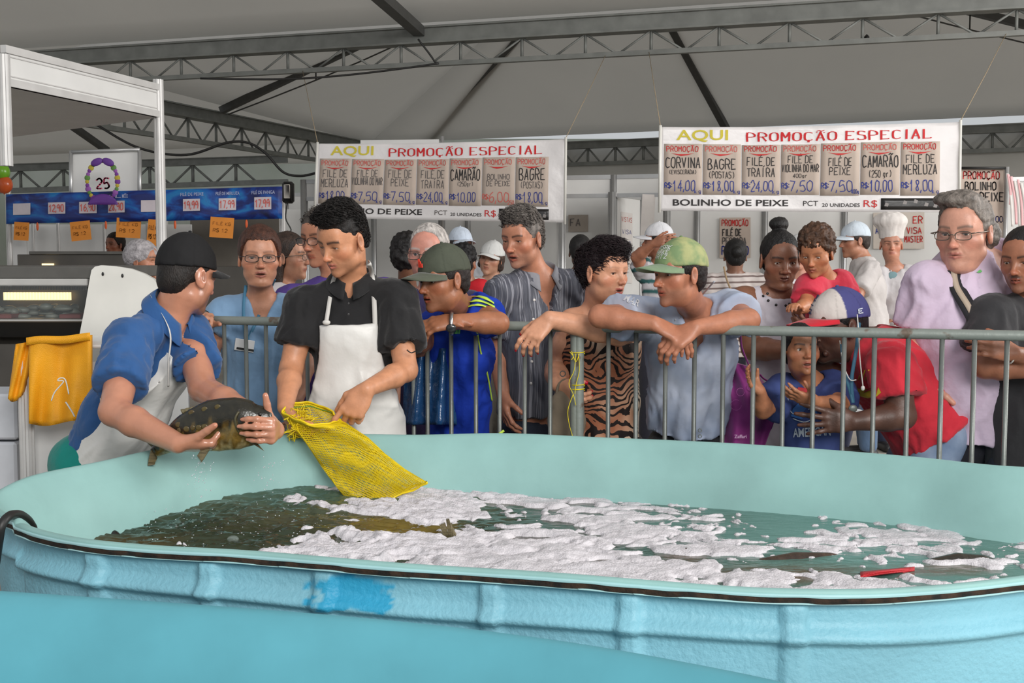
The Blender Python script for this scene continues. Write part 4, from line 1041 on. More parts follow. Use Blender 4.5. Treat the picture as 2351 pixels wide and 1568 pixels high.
# coverage: dense band in the middle, patches to the right, none at the left
cov = np.interp(U, [0, 560, 760, 880, 1000, 1500, 1750, 2000, 2200, 2351, 2600], [-.60, -.50, -.16, .16, .30, .22, .02, -.06, -.13, -.20, -.25])
cov += np.interp(Vv, [1130, 1165, 1200, 1260, 1330], [0, -.02, -.02, 0, .06]) * (U > 900)
cov += .42 * np.exp(-((U - 700) / 330) ** 2 - ((Vv - 1272) / 16) ** 2) + .30 * np.exp(-((U - 860) / 90) ** 2 - ((Vv - 1155) / 14) ** 2) + .24 * np.exp(-((U - 1750) / 330) ** 2 - ((Vv - 1325) / 22) ** 2)
cov += .20 * np.exp(-((U - 2200) / 130) ** 2 - ((Vv - 1295) / 14) ** 2) - .5 * np.exp(-((U - 1860) / 170) ** 2 - ((Vv - 1303) / 10) ** 2)
for (hu, hv, hw, hh) in ((1222, 1238, 52, 7), (1440, 1262, 30, 5), (1395, 1290, 24, 5), (1575, 1282, 60, 10), (1150, 1200, 60, 5), (1330, 1160, 40, 4), (2120, 1312, 110, 9), (930, 1222, 110, 12)):
    cov -= .55 * np.exp(-((U - hu) / hw) ** 4 - ((Vv - hv) / hh) ** 4)
fz = (n1 - .52) * 1.5 + (n2 - .5) * .9 * np.clip(1 - np.maximum(cov, 0) * 1.6, .5, 1) + cov
fin = inside(Crim + Nn * -.080, P3) & (fz > -.02)
puff = np.clip(fz, 0, .35) / .35; left3 = np.clip((-.02 - P3[:, 0] + (P3[:, 1] - 3) * .25) / .35, 0, 1)
lump = fbm(np.column_stack([P3[:, 0] * 11, P3[:, 1] * 16, z3]), 3, 41); bub = fbm(np.column_stack([P3 * 120, z3]), 2, 51)
thk = np.interp(U, [600, 900, 1300, 1800], [.35, 1, 1, .25])
rip3 = (fbm(np.column_stack([P3[:, 0] * 9, P3[:, 1] * 19, z3]), 5, 2) - .5); rid3 = 1 - 2 * np.abs(fbm(np.column_stack([P3[:, 0] * 16 + rip3 * 2, P3[:, 1] * 40, z3 + 3]), 4, 6) - .5)
base3 = ZW + (rip3 * .020 + (rid3 - .75) * .022) * (.10 + .90 * left3) + .022 * left3 * np.exp(-((P3[:, 0] + .62) / .35) ** 2) * np.clip((P3[:, 1] - 3.0) / .5, 0, 1)
Zf = base3 + np.clip(fz * .05, -.006, .0025) - .004 * (fz < -.02) + .0035 * np.sqrt(puff) + puff * thk * (.026 * np.clip(lump - .35, 0, 1) + .004) * np.interp(Vv, [1150, 1300], [.55, 1.1]) + bub * .003 * np.sqrt(puff)
V = np.column_stack([P3, Zf]); nx_, ny_ = X.shape; idx = np.arange(nx_ * ny_).reshape(nx_, ny_); Q = np.stack([idx[:-1, :-1], idx[1:, :-1], idx[1:, 1:], idx[:-1, 1:]], -1).reshape(-1, 4)
Qf = Q[fin[Q].any(1)]; used = np.unique(Qf); remap = -np.ones(len(V), int); remap[used] = np.arange(len(used))
mk('foam', V[used], remap[Qf], foam_m, label='white foam floating in patches on the tank water', cat='foam', kind='stuff')

# splashes and falling drops
mb = MB(); r2 = np.random.default_rng(5)
for i in range(110):
    c_ = ((450, 1045, 1150, 14), (600, 1045, 1160, 22), (470, 1060, 1130, 26))[i % 3]; u = c_[0] + r2.normal(0, c_[3] * .6) + (r2.uniform(0, 30) if i % 3 == 1 else 0); v = r2.uniform(c_[1], c_[2]) if i % 4 else r2.uniform(c_[1], c_[2] - 50)
    s_ = r2.uniform(.0006, .0020); mb.ell(W(u, v, 3.35 + r2.uniform(-.1, .1)), (s_, s_, s_ * 1.2), nu=6, nv=4)
for i in range(170):
    p = PZ(r2.uniform(330, 800), r2.uniform(1175, 1265), ZW + .01); s_ = r2.uniform(.0005, .0015); mb.ell(p + A(0, 0, r2.uniform(0, .03)), (s_ * 1.5, s_, s_), nu=6, nv=4)
mb.build('water_splash', drop_m, label='fine drops falling from the held fish into the tank', cat='water', kind='stuff')
# bubble ring near the rim
bubm = pmat('bubble', (200, 215, 210), .05, spec=.8, alpha=.16)
mk('bubble', *ellVF(PZ(535, 1243, ZW) + A(0, 0, .006), (.016, .014, .010), None, 20, 12), bubm, label='big clear bubble on the dark water near the front rim', cat='bubble')

# ---------------------------------------------------------------- fish
fish_m = pmat('carp_skin', (90, 80, 50), .22, vcol=True, var=.3, vscale=45, bump=.5, bscale=130, bdist=.002, spec=.6)
fin_m = pmat('carp_fin', (120, 108, 78), .35, var=.3, vscale=30, bump=.9, bscale=160, aniso=(1, 1, 6), bdist=.002)
def ray_fin(root, base0, base1, tip0, tip1, name='fin', n=9, wav=.05):
    b0, b1, t0, t1 = [np.asarray(x, float) for x in (base0, base1, tip0, tip1)]
    def fn(a, b):
        q = lerp(lerp(b0, b1, a), lerp(t0, t1, a), b); nrm_ = nrm(np.cross(b1 - b0, t0 - b0)); return q + nrm_ * (.0012 * math.cos(a * n * 2 * math.pi) + .004 * math.sin(b * 3)) + (lerp(t0, t1, a) - lerp(b0, b1, a)) * .05 * math.sin(a * n * 2 * math.pi) * b
    V, F = grid(n * 4, 7, fn); nv = nrm(np.cross(b1 - b0, t0 - b0)); V, F = thick(V, F, nv * .0016); return mk(name, V, F, fin_m, root)
def carp(label, pts, rad, wid, side, prof=1.0, col=((40, 36, 24), (128, 100, 46), (176, 156, 108)), up=None):
    """body along pts (tail -> nose); rad = half heights; wid = half widths"""
    P = crom(pts, 8); n = len(P); t = np.linspace(0, 1, n); h = np.interp(t, np.linspace(0, 1, len(rad)), rad); wdt = np.interp(t, np.linspace(0, 1, len(wid)), wid)
    T = np.gradient(P, axis=0); T /= np.linalg.norm(T, axis=1)[:, None]; sd = nrm(side); k = 28; V = []; C = []
    for i in range(n):
        u_ = nrm(np.cross(sd, T[i])); 
        if u_[2] < 0: u_ = -u_
        for j in range(k):
            a = 2 * math.pi * j / k; sh = math.copysign(abs(math.sin(a)) ** .9, math.sin(a)); V.append(P[i] + u_ * sh * h[i] + sd * math.cos(a) * wdt[i])
            q = math.sin(a) + .25 * (vnoise(A(i * .8, j * 1.1, 3.0)) - .5) * 2
            c = np.array(lin(col[0])) if q > .05 else (np.array(lin(col[1])) if q > -.72 else np.array(lin(col[2]))); m_ = np.clip((.15 - q) / .25, 0, 1)
            c = np.array(lin(col[0])) * (1 - m_) + c * m_ if q > -.72 else c
            C.append(c)
    F = [[i * k + j, i * k + (j + 1) % k, (i + 1) * k + (j + 1) % k, (i + 1) * k + j] for i in range(n - 1) for j in range(k)] + [list(range(k))[::-1], [(n - 1) * k + j for j in range(k)]]
    root = thing('fish', P[n // 2], label, 'fish'); b = mk('body', V, F, fish_m, root, col=np.array(C)); return root, P, T, h, wdt
fY = 3.42
def w_(u, v, dy=0): return W(u, v, fY + dy)
fp = [w_(352, 1040, .05), w_(385, 1018, .03), w_(430, 995), w_(490, 978), w_(545, 972, -.02), w_(590, 970, -.02), w_(620, 960, -.02), w_(628, 958, -.02)]
root, P, T, h, wd_ = carp('dark bronze carp held in the hands of the man in the blue polo', fp, [.014, .030, .058, .078, .077, .062, .036, .010], [.010, .020, .036, .044, .046, .040, .026, .010], (0.12, -1, 0))
ray_fin(root, w_(345, 1015, .04), w_(362, 1045, .04), w_(292, 990, .1), w_(332, 1010, .1), 'tail_fin'); ray_fin(root, w_(348, 1030, .03), w_(362, 1052, .03), w_(340, 1068, 0), w_(356, 1066, 0), 'tail_fin')
V = [w_(335, 1012, 0), w_(352, 1018, 0), w_(350, 1045, 0), w_(340, 1052, 0), w_(358, 1060, -.01), w_(346, 1068, -.01), w_(334, 1050, 0)]
ray_fin(root, w_(468, 1018, -.05), w_(487, 1022, -.05), w_(452, 1046, -.06), w_(462, 1062, -.06), 'pelvic_fin'); ray_fin(root, w_(552, 1002, -.05), w_(580, 1004, -.05), w_(592, 1026, -.06), w_(607, 1036, -.06), 'pectoral_fin')
ray_fin(root, w_(420, 950, 0), w_(520, 920, 0), w_(415, 940, 0), w_(515, 916, 0), 'dorsal_fin')
oc = [w_(548, 945, -.062), w_(540, 962, -.068), w_(545, 985, -.066), w_(556, 1000, -.058)]; mk('gill_cover', *tubeVF(crom(oc, 6), .004, 6), pmat('gill', (72, 66, 44), .25, bump=.3), root)
V, F = ellVF(w_(566, 968, -.052), (.020, .010, .030)); mk('cheek', V, F, pmat('fish_cheek', (70, 62, 40), .18, var=.3, vscale=40, rgb2=(110, 96, 60), bump=.4, bscale=90), root)
V, F = ellVF(w_(596, 952, -.050), (.0065, .004, .0065), None, 14, 10); mk('eye', V, F, pmat('fish_eye', (24, 20, 14), .08), root)
fish_held = root
# fish in the water
def z_(u, v, z=ZW): return PZ(u, v, z)
tr = thing('fish', z_(1030, 1232), 'notched brown tail fin sticking up out of the foam', 'fish'); b = z_(1032, 1234)
def tl(u, v): return W(u, v, b[1])
MB().ell(b + A(0, .02, -.035), (.02, .06, .03)).build('body', fish_m, tr, col=np.tile(np.array(lin((60, 52, 34))), (86, 1))); ray_fin(tr, tl(1022, 1238), tl(1034, 1238), tl(1009, 1204), tl(1022, 1199), 'tail_fin', 5); ray_fin(tr, tl(1032, 1238), tl(1042, 1238), tl(1024, 1192), tl(1030, 1190), 'tail_fin', 4); ray_fin(tr, tl(1032, 1238), tl(1050, 1236), tl(1030, 1190), tl(1051, 1232), 'tail_fin', 4)
def back(label, u0, v0_, u1, v1, hh, col, dz=-.02):
    a = z_(u0, v0_, ZW + dz); b = z_(u1, v1, ZW + dz); mid = (a + b) / 2; L = np.linalg.norm(b - a)
    pts = [lerp(a, b, t) for t in (0, .2, .5, .8, 1)]
    return carp(label, pts, [.008, hh * .7, hh, hh * .8, .012], [.008, hh * .6, hh * .8, hh * .6, .012], np.cross(nrm(b - a), (0, 0, 1)), col=col)
dk = ((26, 24, 20), (70, 62, 40), (150, 130, 90)); back('dark fish back just breaking the foam in mid tank', 1165, 1242, 1290, 1240, .030, dk, -.017)
back('dark fish lurking at the left near the front rim', 222, 1232, 275, 1240, .030, dk, -.012)
back('brown fish at the right end with its dark back above water', 2095, 1312, 2300, 1302, .042, ((48, 42, 34), (96, 80, 60), (150, 130, 100)), -.022)
back('reddish brown fish among foam near the right front rim', 1690, 1310, 1960, 1292, .038, ((66, 50, 40), (84, 60, 40), (120, 90, 60)), -.026)
back('brown fish under the foam left of the reddish one', 1530, 1290, 1620, 1284, .034, ((62, 46, 34), (84, 60, 40), (120, 90, 60)), -.022)
rr = thing('red_net_sack', z_(2040, 1308), 'red net sack floating between the foam and the fish at right', 'sack'); V, F = grid(14, 5, lambda a, b: z_(1975 + 125 * a, 1318 - 14 * a + 12 * (b - .5) * (1 - .4 * a), ZW + .004 + .012 * math.sin(math.pi * b) * math.sin(math.pi * min(1, a * 1.1)))); V, F = thick(V, F, (0, 0, -.004)); mk('net', V, F, pmat('red_net', (190, 28, 40), .5, bump=.8, bscale=300), rr)

# hose over the rim at far left
hp_ = [W(-34, 1420, 2.50), W(-12, 1300, 2.50), W(-3, 1240, 2.49), W(4, 1205, 2.49), W(22, 1184, 2.52), W(46, 1182, 2.60), W(64, 1194, 2.68), W(76, 1212, 2.72)]
mk('hose', *tubeVF(crom(hp_, 8), .010, 10), black_m, label='black hose hooked over the tank rim at far left', cat='hose')

# ================================================================ CROWD BARRIERS
steel_m = pmat('galvanised_steel', (118, 122, 118), .42, metal=.35, var=.14, vscale=9, bump=.2, bscale=50)
rail_m = pmat('rusty_grey_paint', (130, 136, 130), .5, metal=.2, var=.055, vscale=13, rgb2=(104, 90, 78), bump=.3, bscale=60)
rail_m.node_tree.nodes['Map Range'].inputs[1].default_value = .60; rail_m.node_tree.nodes['Map Range'].inputs[2].default_value = .66
ZB = 1.175
def rl(u, z=ZB): p = W(u, 600, yb(u)); return A(p[0], p[1], z)
def barrier(label, u0, u1, bars, endpost=None, zt=ZB):
    t = thing('crowd_barrier', (*rl((u0 + u1) / 2)[:2], 0), label, 'barrier', None)
    a, b = rl(u0, zt), rl(u1, zt); d = nrm(b - a)
    c0 = [a - A(0, 0, .12), a - A(0, 0, .05) , a - A(0, 0, .02) + d * .012, a + d * .035, a + d * .1]
    mk('top_rail', *tubeVF(crom([a + d * .03, lerp(a, b, .25), lerp(a, b, .5), lerp(a, b, .75), b - d * .03], 4), .0175, 14), rail_m, t)
    mk('bottom_rail', *tubeVF([a + A(0, 0, .16 - zt), b + A(0, 0, .16 - zt)], .0145, 10), steel_m, t)
    for e, q in ((1, a), (-1, b)):
        mk('end_post', *tubeVF(crom([A(q[0], q[1], .02), A(q[0], q[1], zt - .06), q + A(0, 0, -.02) + d * e * .004, q + d * e * .035], 5), .0185, 14), rail_m, t)
    for q in (lerp(a, b, .12), lerp(a, b, .88)):
        n2 = nrm(np.cross(d, (0, 0, 1))); mk('foot', *tubeVF([q + n2 * .28 + A(0, 0, .012 - zt), q + n2 * .24 + A(0, 0, .05 - zt), q + A(0, 0, .15 - zt), q - n2 * .24 + A(0, 0, .05 - zt), q - n2 * .28 + A(0, 0, .012 - zt)], .012, 8), steel_m, t)
    for u in bars:
        q = rl(u, 0); m_ = mk('bar', *tubeVF([q + A(0, 0, .16), q + A(0, 0, zt - .01)], .0082, 10), steel_m, t)
barrier('grey steel crowd barrier behind the two fish handlers, left section', 470, 1322, [512, 562, 608, 655, 703, 752, 800, 848, 898, 948, 980, 1035, 1092, 1147, 1205, 1264])
barrier('grey steel crowd barrier with peeling paint, right section', 1330, 2520, [1398, 1462, 1530, 1597, 1663, 1733, 1802, 1872, 1942, 2012, 2090, 2168, 2243, 2318, 2398, 2470])
# yellow plastic ribbon tied round the joint
rib_m = pmat('yellow_ribbon', (235, 214, 30), .4)
def wire(name, pts, r, mat, label=None, cat=None, parent=None, n=6, flat=None, **k): return mk(name, *tubeVF(crom([np.asarray(p, float) for p in pts], 6), r, n, True, flat), mat, parent, label=label, cat=cat, **k)
rb_ = thing('yellow_ribbon', W(1325, 860, yb(1325) - .03), 'yellow plastic ribbon knotted around the barrier joint', 'ribbon')
yy = yb(1325) - .03
for pts in ([(1312, 806), (1322, 830), (1330, 812)], [(1322, 812), (1318, 850), (1306, 880), (1316, 905), (1322, 930)], [(1328, 812), (1330, 850), (1322, 885), (1320, 905)], [(1316, 905), (1304, 940), (1306, 970), (1314, 1000), (1318, 1012)], [(1308, 808), (1316, 818), (1312, 826)]):
    wire('ribbon_loop', [W(u, v, yy) for u, v in pts], .0045, rib_m, parent=rb_, flat=.3)
for v in (812, 886, 896):
    q = W(1327, v, yb(1326)); wire('ribbon_wrap', [q + A(.021 * math.cos(a), .021 * math.sin(a), .001 * a) for a in np.linspace(0, 6.28, 9)], .005, rib_m, parent=rb_, flat=.4)
_n = nd(ntw, 'ShaderNodeTexNoise'); _n.inputs['Scale'].default_value = 26; _n.inputs['Detail'].default_value = 4; _mp = nd(ntw, 'ShaderNodeMapping'); _mp.inputs['Scale'].default_value = (1, 2.2, 1); _bp = nd(ntw, 'ShaderNodeBump'); _bp.inputs['Strength'].default_value = .35; _bp.inputs['Distance'].default_value = .006
ntw.links.new(tc.outputs['Object'], _mp.inputs[0]); ntw.links.new(_mp.outputs[0], _n.inputs['Vector']); ntw.links.new(_n.outputs[0], _bp.inputs['Height']); ntw.links.new(_bp.outputs[0], bw.inputs['Normal'])
# ================================================================ BANNERS AND SIGNS
vinyl_m = pmat('white_vinyl', (226, 222, 222), .35, var=.04, vscale=2, bump=.5, bscale=5, bdist=.02, spec=.5)
card_m = pmat('brown_grey_paper', (188, 172, 160), .8, var=.04, vscale=6)
ink = lambda n, c: pmat('ink_' + n, c, .7, var=.02)
RED, BLK, BLU, YEL = ink('red', (196, 40, 40)), ink('black', (40, 36, 36)), ink('blue', (44, 58, 138)), ink('yellow', (206, 190, 60))
LRED = ink('light_red', (206, 96, 88)); GREY = ink('grey', (96, 90, 88)); BRED = ink('bright_red', (200, 24, 30))
def banner(label, corners, Y0, Y1, cards, cw_=None, covered=True, faint=False, seed=1):
    """corners: photo pixels tl,tr,br,bl ; flat coordinates x 0..10, y 0..2.9 (bottom 0)"""
    tl, tr, br, bl = corners; P = [W(*bl, Y0), W(*br, Y1), W(*tr, Y1), W(*tl, Y0)]
    ax = nrm(P[1] - P[0]); nv = nrm(np.cross(ax, (0, 0, 1)))
    if nv[1] > 0: nv = -nv
    BW, BH = 10.0, 2.9
    def sf(x, y, eps=0):
        a, b = x / BW, y / BH; q = (P[0] * (1 - a) + P[1] * a) * (1 - b) + (P[3] * (1 - a) + P[2] * a) * b
        wv = .010 * math.sin(a * 9 + b * 2) + .006 * math.sin(a * 31 - b * 5) * (b * .8 + .2) + .05 * (max(0, a - .93) * 3) * math.sin(b * 14 + a * 60) * .25
        q = q + nv * (wv + eps) - A(0, 0, .012 * math.sin(math.pi * a)) * b; return q
    t = thing('price_banner', (P[0] + P[1]) / 2 - A(0, 0, 0), label, 'banner')
    V, F = grid(90, 26, lambda a, b: sf(a * BW, b * BH)); V, F = thick(V, F, -nv * .004); mk('sheet', V, F, vinyl_m, t)
    for x in (0, BW): mk('banner_pole', *tubeVF([sf(x, -.06), sf(x, BH + .06)], .012, 8), white_plastic, t)
    def put(T, m, name='lettering', par=t, e=.004):
        V2, F2 = T
        if len(V2): mk(name, np.array([sf(x, y, e) for x, y in V2]), F2, m, par, smooth=False)
    put(font_text('AQUI', .55, 2.46, .34, 1.75, .015), YEL); put(hand_text('PROMOÇÃO ESPECIAL', 2.95, 2.42, .27, 6.1, .27, .075, 0, .10, gap=.34), BRED, 'heading')
    cx0, cx1 = .12, 9.35; wd = (cx1 - cx0) / len(cards)
    for i, (nm, lines, price, pc, unit) in enumerate(cards):
        x0 = cx0 + i * wd; y0, y1 = .56 + .02 * math.sin(i * 3), 2.30 + .02 * math.cos(i * 5)
        V2, F2 = grid(8, 6, lambda a, b: sf(x0 + .015 + a * (wd - .03), y0 + b * (y1 - y0), .003)); V2, F2 = thick(V2, F2, nv * .0012)
        c = mk('price_card', V2, F2, card_m, t)
        e = .0065; r_ = random.Random(seed * 10 + i)
        put(hand_text('PROMOÇÃO', x0 + .10, 2.06, .17, wd - .25, .14, wob=.05, seed=i), LRED if faint or i % 2 else RED, 'lettering', c, e)
        V2 = [(x0 + .25, 2.0), (x0 + .5, 1.965), (x0 + .8, 1.965), (x0 + 1.05, 2.0), (x0 + .8, 1.93), (x0 + .6, 1.90), (x0 + .45, 1.94)]; put((np.array(V2), [[0, 1, 2, 3, 4, 5, 6]]), RED, 'underline', c, e)
        n = len(lines)
        for j, (tx, hh, ww, yy) in enumerate(lines):
            put(hand_text(tx, x0 + .08 + (wd - .16) * (1 - ww) / 2, yy, hh, (wd - .16) * ww, .10 if hh > .2 else .13, wob=.04, seed=i * 7 + j), BLK if not faint or tx in ('CAMARÃO', 'BAGRE') else GREY, 'lettering', c, e)
        put(hand_text('R$:', x0 + .05, .80, .17, .24, .17, seed=i), pc, 'lettering', c, e)
        put(hand_text(price, x0 + .33, .70, .34, wd - .58, .085, wob=.05, seed=i + 3), pc, 'price', c, e)
        if unit: put(hand_text(unit, x0 + wd - .27, .62, .13, .24, .15, seed=i), pc, 'lettering', c, e)
    put(font_text('BOLINHO DE PEIXE', .45, .19, .21, 3.9, .018), BLK); put(font_text('PCT', 4.85, .20, .17, .5, 0), GREY if faint else BLK); put(font_text('20 UNIDADES', 5.48, .17, .12, 1.25, .01), BLK); put(font_text('R$', 6.85, .17, .23, .45, .0), RED)
    V2, F2 = grid(12, 4, lambda a, b: sf(7.42 + a * 1.95, .08 + b * .38, .003)); V2, F2 = thick(V2, F2, nv * .002); mk('black_tape', V2, F2, pmat('black_tape', (32, 30, 30), .35, bump=.4, bscale=20), t)
    for x, y in ((7.6, .25), (8.2, .32), (8.55, .36), (8.9, .26), (9.2, .22)):
        put((np.array([(x - .07, y - .05), (x + .05, y - .07), (x + .08, y + .03), (x - .03, y + .07)]), [[0, 1, 2, 3]]), pmat('tape_wear', (140, 134, 132), .5), 'worn_patch', t, .0065)
    # hanging cords
    for x, u, v in ((0, tl[0] - 30, tl[1] - 110), (BW, tr[0] + 90, tr[1] + 90)):
        q = sf(x, BH + .04); e2 = edge1(u, z1 + .01); mk('cord', *tubeVF([q, (q + e2) / 2 - A(0, 0, .01), e2], .003, 5), pmat('cord', (170, 150, 120), .8), t)
    return sf
L_ = lambda *a: list(a)
cardsR = [('corvina', L_(('CORVINA', .34, 1.0, 1.50), ('(EVISCERADA)', .14, .8, 1.28)), '14,00', BLU, 'kg'), ('bagre', L_(('BAGRE', .34, .8, 1.45), ('(POSTAS)', .22, .75, 1.14)), '18,00', BLU, 'kg'),
          ('traira', L_(('FILÉ DE', .27, .8, 1.58), ('TRAÍRA', .28, .8, 1.20)), '24,00', BLU, 'kg'), ('violinha', L_(('FILÉ DE', .24, .7, 1.66), ('VIOLINHA DO MAR', .24, 1.05, 1.36), ('400gr', .13, .4, 1.16)), '7,50', BLU, ''),
          ('peixe', L_(('FILÉ DE', .26, .65, 1.55), ('PEIXE', .24, .6, 1.25)), '7,50', BLU, '400g'), ('camarao', L_(('CAMARÃO', .36, 1.0, 1.50), ('(250 gr)', .22, .65, 1.16)), '10,00', BLU, ''),
          ('merluza', L_(('FILÉ DE', .26, .8, 1.62), ('MERLUZA', .30, .95, 1.25)), '18,00', BLU, 'kg')]
cardsL = [('merluza', L_(('FILÉ DE', .28, .85, 1.60), ('MERLUZA', .30, .95, 1.22)), '18,00', BLU, 'kg'), ('violinha', L_(('FILÉ DE', .26, .7, 1.62), ('VIOLINHA DO MAR', .26, 1.05, 1.32)), '7,50', BLU, 'kg'),
          ('peixe', L_(('FILÉ DE', .28, .8, 1.60), ('PEIXE', .26, .6, 1.28)), '7,50', BLU, 'kg'), ('traira', L_(('FILÉ DE', .28, .8, 1.58), ('TRAÍRA', .28, .8, 1.20)), '24,00', BLU, 'kg'),
          ('camarao', L_(('CAMARÃO', .38, 1.0, 1.50), ('(250gr)', .16, .55, 1.28)), '10,00', BLU, ''), ('bolinho', L_(('BOLINHO', .18, .75, 1.52), ('DE PEIXE', .18, .8, 1.28)), '6,00', LRED, '250'), ('bagre', L_(('BAGRE', .38, .85, 1.50), ('(POSTAS)', .22, .75, 1.20)), '18,00', BLU, 'kg')]
sfR = banner('right price banner hung highest, starting with the corvina card', [(1516, 292), (2206, 280), (2202, 488), (1514, 484)], 9.3, 9.1, cardsR, seed=1)
sfL = banner('left price banner behind the young man, starting with the merluza card', [(730, 330), (1299, 319), (1297, 511), (722, 500)], 11.0, 10.7, cardsL, faint=True, seed=2)
def cardsign(name, label, u0, v0, u1, v1, Y, rows, mat=None, tilt=0, dY=-.004, cat='sign', thick__=.004, bord=None, kind=None, par=None):
    """flat sheet facing the camera side; rows = (text, x, y, h, w, ink, style)"""
    Ya, Yz = Y if isinstance(Y, tuple) else (Y, Y); a = W(u0, v1, Ya); b = W(u1, v1, Yz); c = W(u0, v0, Ya); ax = b - a; upv = c - a
    if tilt: 
        ctr = a + ax / 2 + upv / 2; Rm = np.array(Matrix.Rotation(math.radians(tilt), 3, 'Y')); a = ctr + Rm @ (a - ctr); ax = Rm @ ax; upv = Rm @ upv
    sf = lambda x, y, e: a + ax * x + upv * y + A(0, -e, 0)
    V, F = thick(*grid(2, 2, lambda x, y: sf(x, y, 0)), (0, thick__, 0))
    if par is None: t = thing(name, a + ax / 2, label, cat); mk('sheet', V, F, mat or card_m, t, smooth=False)
    else: t = mk(name, V, F, mat or card_m, par, smooth=False)
    asp = np.linalg.norm(ax) / np.linalg.norm(upv)
    for (tx, x, y, h, w_, m, stl) in rows:
        V2, F2 = (font_text if stl == 'f' else hand_text)(tx, x * asp, y, h, w_ * asp, *((.02,) if stl == 'f' else (.13,)))
        if len(V2): mk('lettering', np.array([sf(p / asp, q, .004) for p, q in V2]), F2, m, t, smooth=False)
    if bord: pass
    return t
cardsign('paper_sign', 'paper sign reading promoção filé de pescada on the booth wall', 1652, 500, 1723, 592, (12.31, 12.22), [('PROMOÇÃO', .08, .80, .14, .84, RED, 'h'), ('FILÉ DE', .1, .55, .16, .6, BLK, 'h'), ('PESCADA', .1, .34, .16, .75, GREY, 'h'), ('R$ 9,00', .08, .08, .2, .85, BLU, 'h')])
cardsign('paper_sign', 'card payment sign behind the cook with red lettering', 2005, 488, 2122, 571, (11.89, 11.74), [('SO', .06, .72, .2, .2, GREY, 'h'), ('AQUI', .05, .42, .18, .25, BLU, 'h'), ('MASTER', .62, .18, .16, .34, RED, 'h'), ('VISA', .66, .42, .16, .28, RED, 'h'), ('ER', .78, .70, .18, .18, RED, 'h')], pmat('pale_card', (206, 196, 186), .8))
cardsign('paper_sign', 'bolinho de peixe price sign at the right beside the tassels', 2206, 388, 2306, 548, 9.6, [('PROMOÇÃO', .06, .86, .10, .82, RED, 'h'), ('BOLINHO', .1, .70, .11, .7, BLK, 'h'), ('DE PEIXE', .12, .54, .12, .85, BLK, 'h'), ('R$ 6,00', .45, .24, .08, .5, BLU, 'h')])
cardsign('paper_sign', 'narrow taped list of accepted cards on the booth partition', 1426, 486, 1452, 650, (11.62, 11.92), [('VISTAS', .05, .87, .06, .9, LRED, 'h'), ('VISA', .1, .70, .055, .8, BLU, 'h'), ('ELO', .15, .54, .055, .7, BLU, 'h'), ('MASTER', .08, .38, .055, .85, BLU, 'h')], pmat('white_paper', (214, 208, 204), .8))
cardsign('paper_sign', 'small faded sign on the wall right of the left banner', 1305, 493, 1350, 532, (13.14, 13.07), [('FA', .1, .35, .4, .5, GREY, 'h')], pmat('faded_paper', (158, 148, 138), .8))
cardsign('paper_sign', 'blank white sheet hanging by the open booth doorway', 1472, 446, 1502, 556, 11.37, [], pmat('white_paper', (214, 208, 204), .8), tilt=3)
# black frame + aluminium post and tassels by the right sign
fr_ = thing('sign_stand', W(2312, 500, 9.55), 'thin metal stand with dark frame at the right sign', 'stand'); 
mk('frame', *tubeVF([W(2206, 386, 9.57), W(2310, 386, 9.57)], .012, 6), black_m, fr_); mk('post', *tubeVF([A(*W(2312, 384, 9.57)[:2], 2.15), A(*W(2312, 384, 9.57)[:2], 0)], .018, 8), octa_al, fr_)
tas = thing('ribbon_tassels', W(2330, 400, 9.4), 'white and pink paper ribbons dangling at the right edge', 'ribbon')
for i, (u0, v0, u1, v1, cc) in enumerate(((2313, 398, 2325, 520, 0), (2322, 405, 2334, 515, 1), (2330, 415, 2342, 520, 0), (2338, 412, 2348, 522, 1), (2315, 400, 2320, 470, 1), (2345, 420, 2356, 515, 0))):
    pts = crom([W(u0, v0, 9.4), W((u0 + u1) / 2 + 3, (v0 + v1) / 2, 9.4), W(u1, v1, 9.4)], 6); V = np.concatenate([pts - A(.012, 0, 0), pts + A(.012, .004, 0)]); k = len(pts); F = [[j, j + 1, k + j + 1, k + j] for j in range(k - 1)]
    mk('ribbon_strip', *thick(V, F, (0, .002, 0)), pmat('pink_paper', (226, 176, 178), .7) if cc else pmat('white_paper', (214, 208, 204), .8), tas)

# ---- left: white octanorm booth frame in front
bth = thing('corner_booth', W(365, 400, 7.6) * A(1, 1, 0), 'white modular booth frame with a blank fascia at upper left', 'booth')
pC = W(363, 190, 7.6); pL = W(8, 138, 6.2)
def opost(name, p, z0, z1, par, r=.022):
    m_ = MB().tube([(p[0], p[1], z0), (p[0], p[1], z1)], r, 8)
    for a in range(8): m_.box((p[0] + r * 1.05 * math.cos(a * math.pi / 4), p[1] + r * 1.05 * math.sin(a * math.pi / 4), (z0 + z1) / 2), (.009, .009, z1 - z0), np.array(Matrix.Rotation(a * math.pi / 4, 3, 'Z')))
    return m_.build(name, pmat('booth_white_alu', (206, 204, 202), .4, metal=.15), par, smooth=False)
opost('post', pC, 0, pC[2] + .02, bth, .027); opost('post', pL, 1.9, pL[2] + .03, bth, .027)
zt_ = pC[2] - .01; zb_ = W(363, 270, 7.6)[2]
pLb = W(8, 240, 6.2)
a_, b_ = A(pL[0], pL[1], 0), A(pC[0], pC[1], 0); dd = nrm(b_ - a_)
MB().beam(a_ + dd * .03 + A(0, 0, (zt_ + zb_) / 2), b_ - dd * .03 + A(0, 0, (zt_ + zb_) / 2), .012, zt_ - zb_).build('fascia_panel', octa_w, bth, smooth=False)
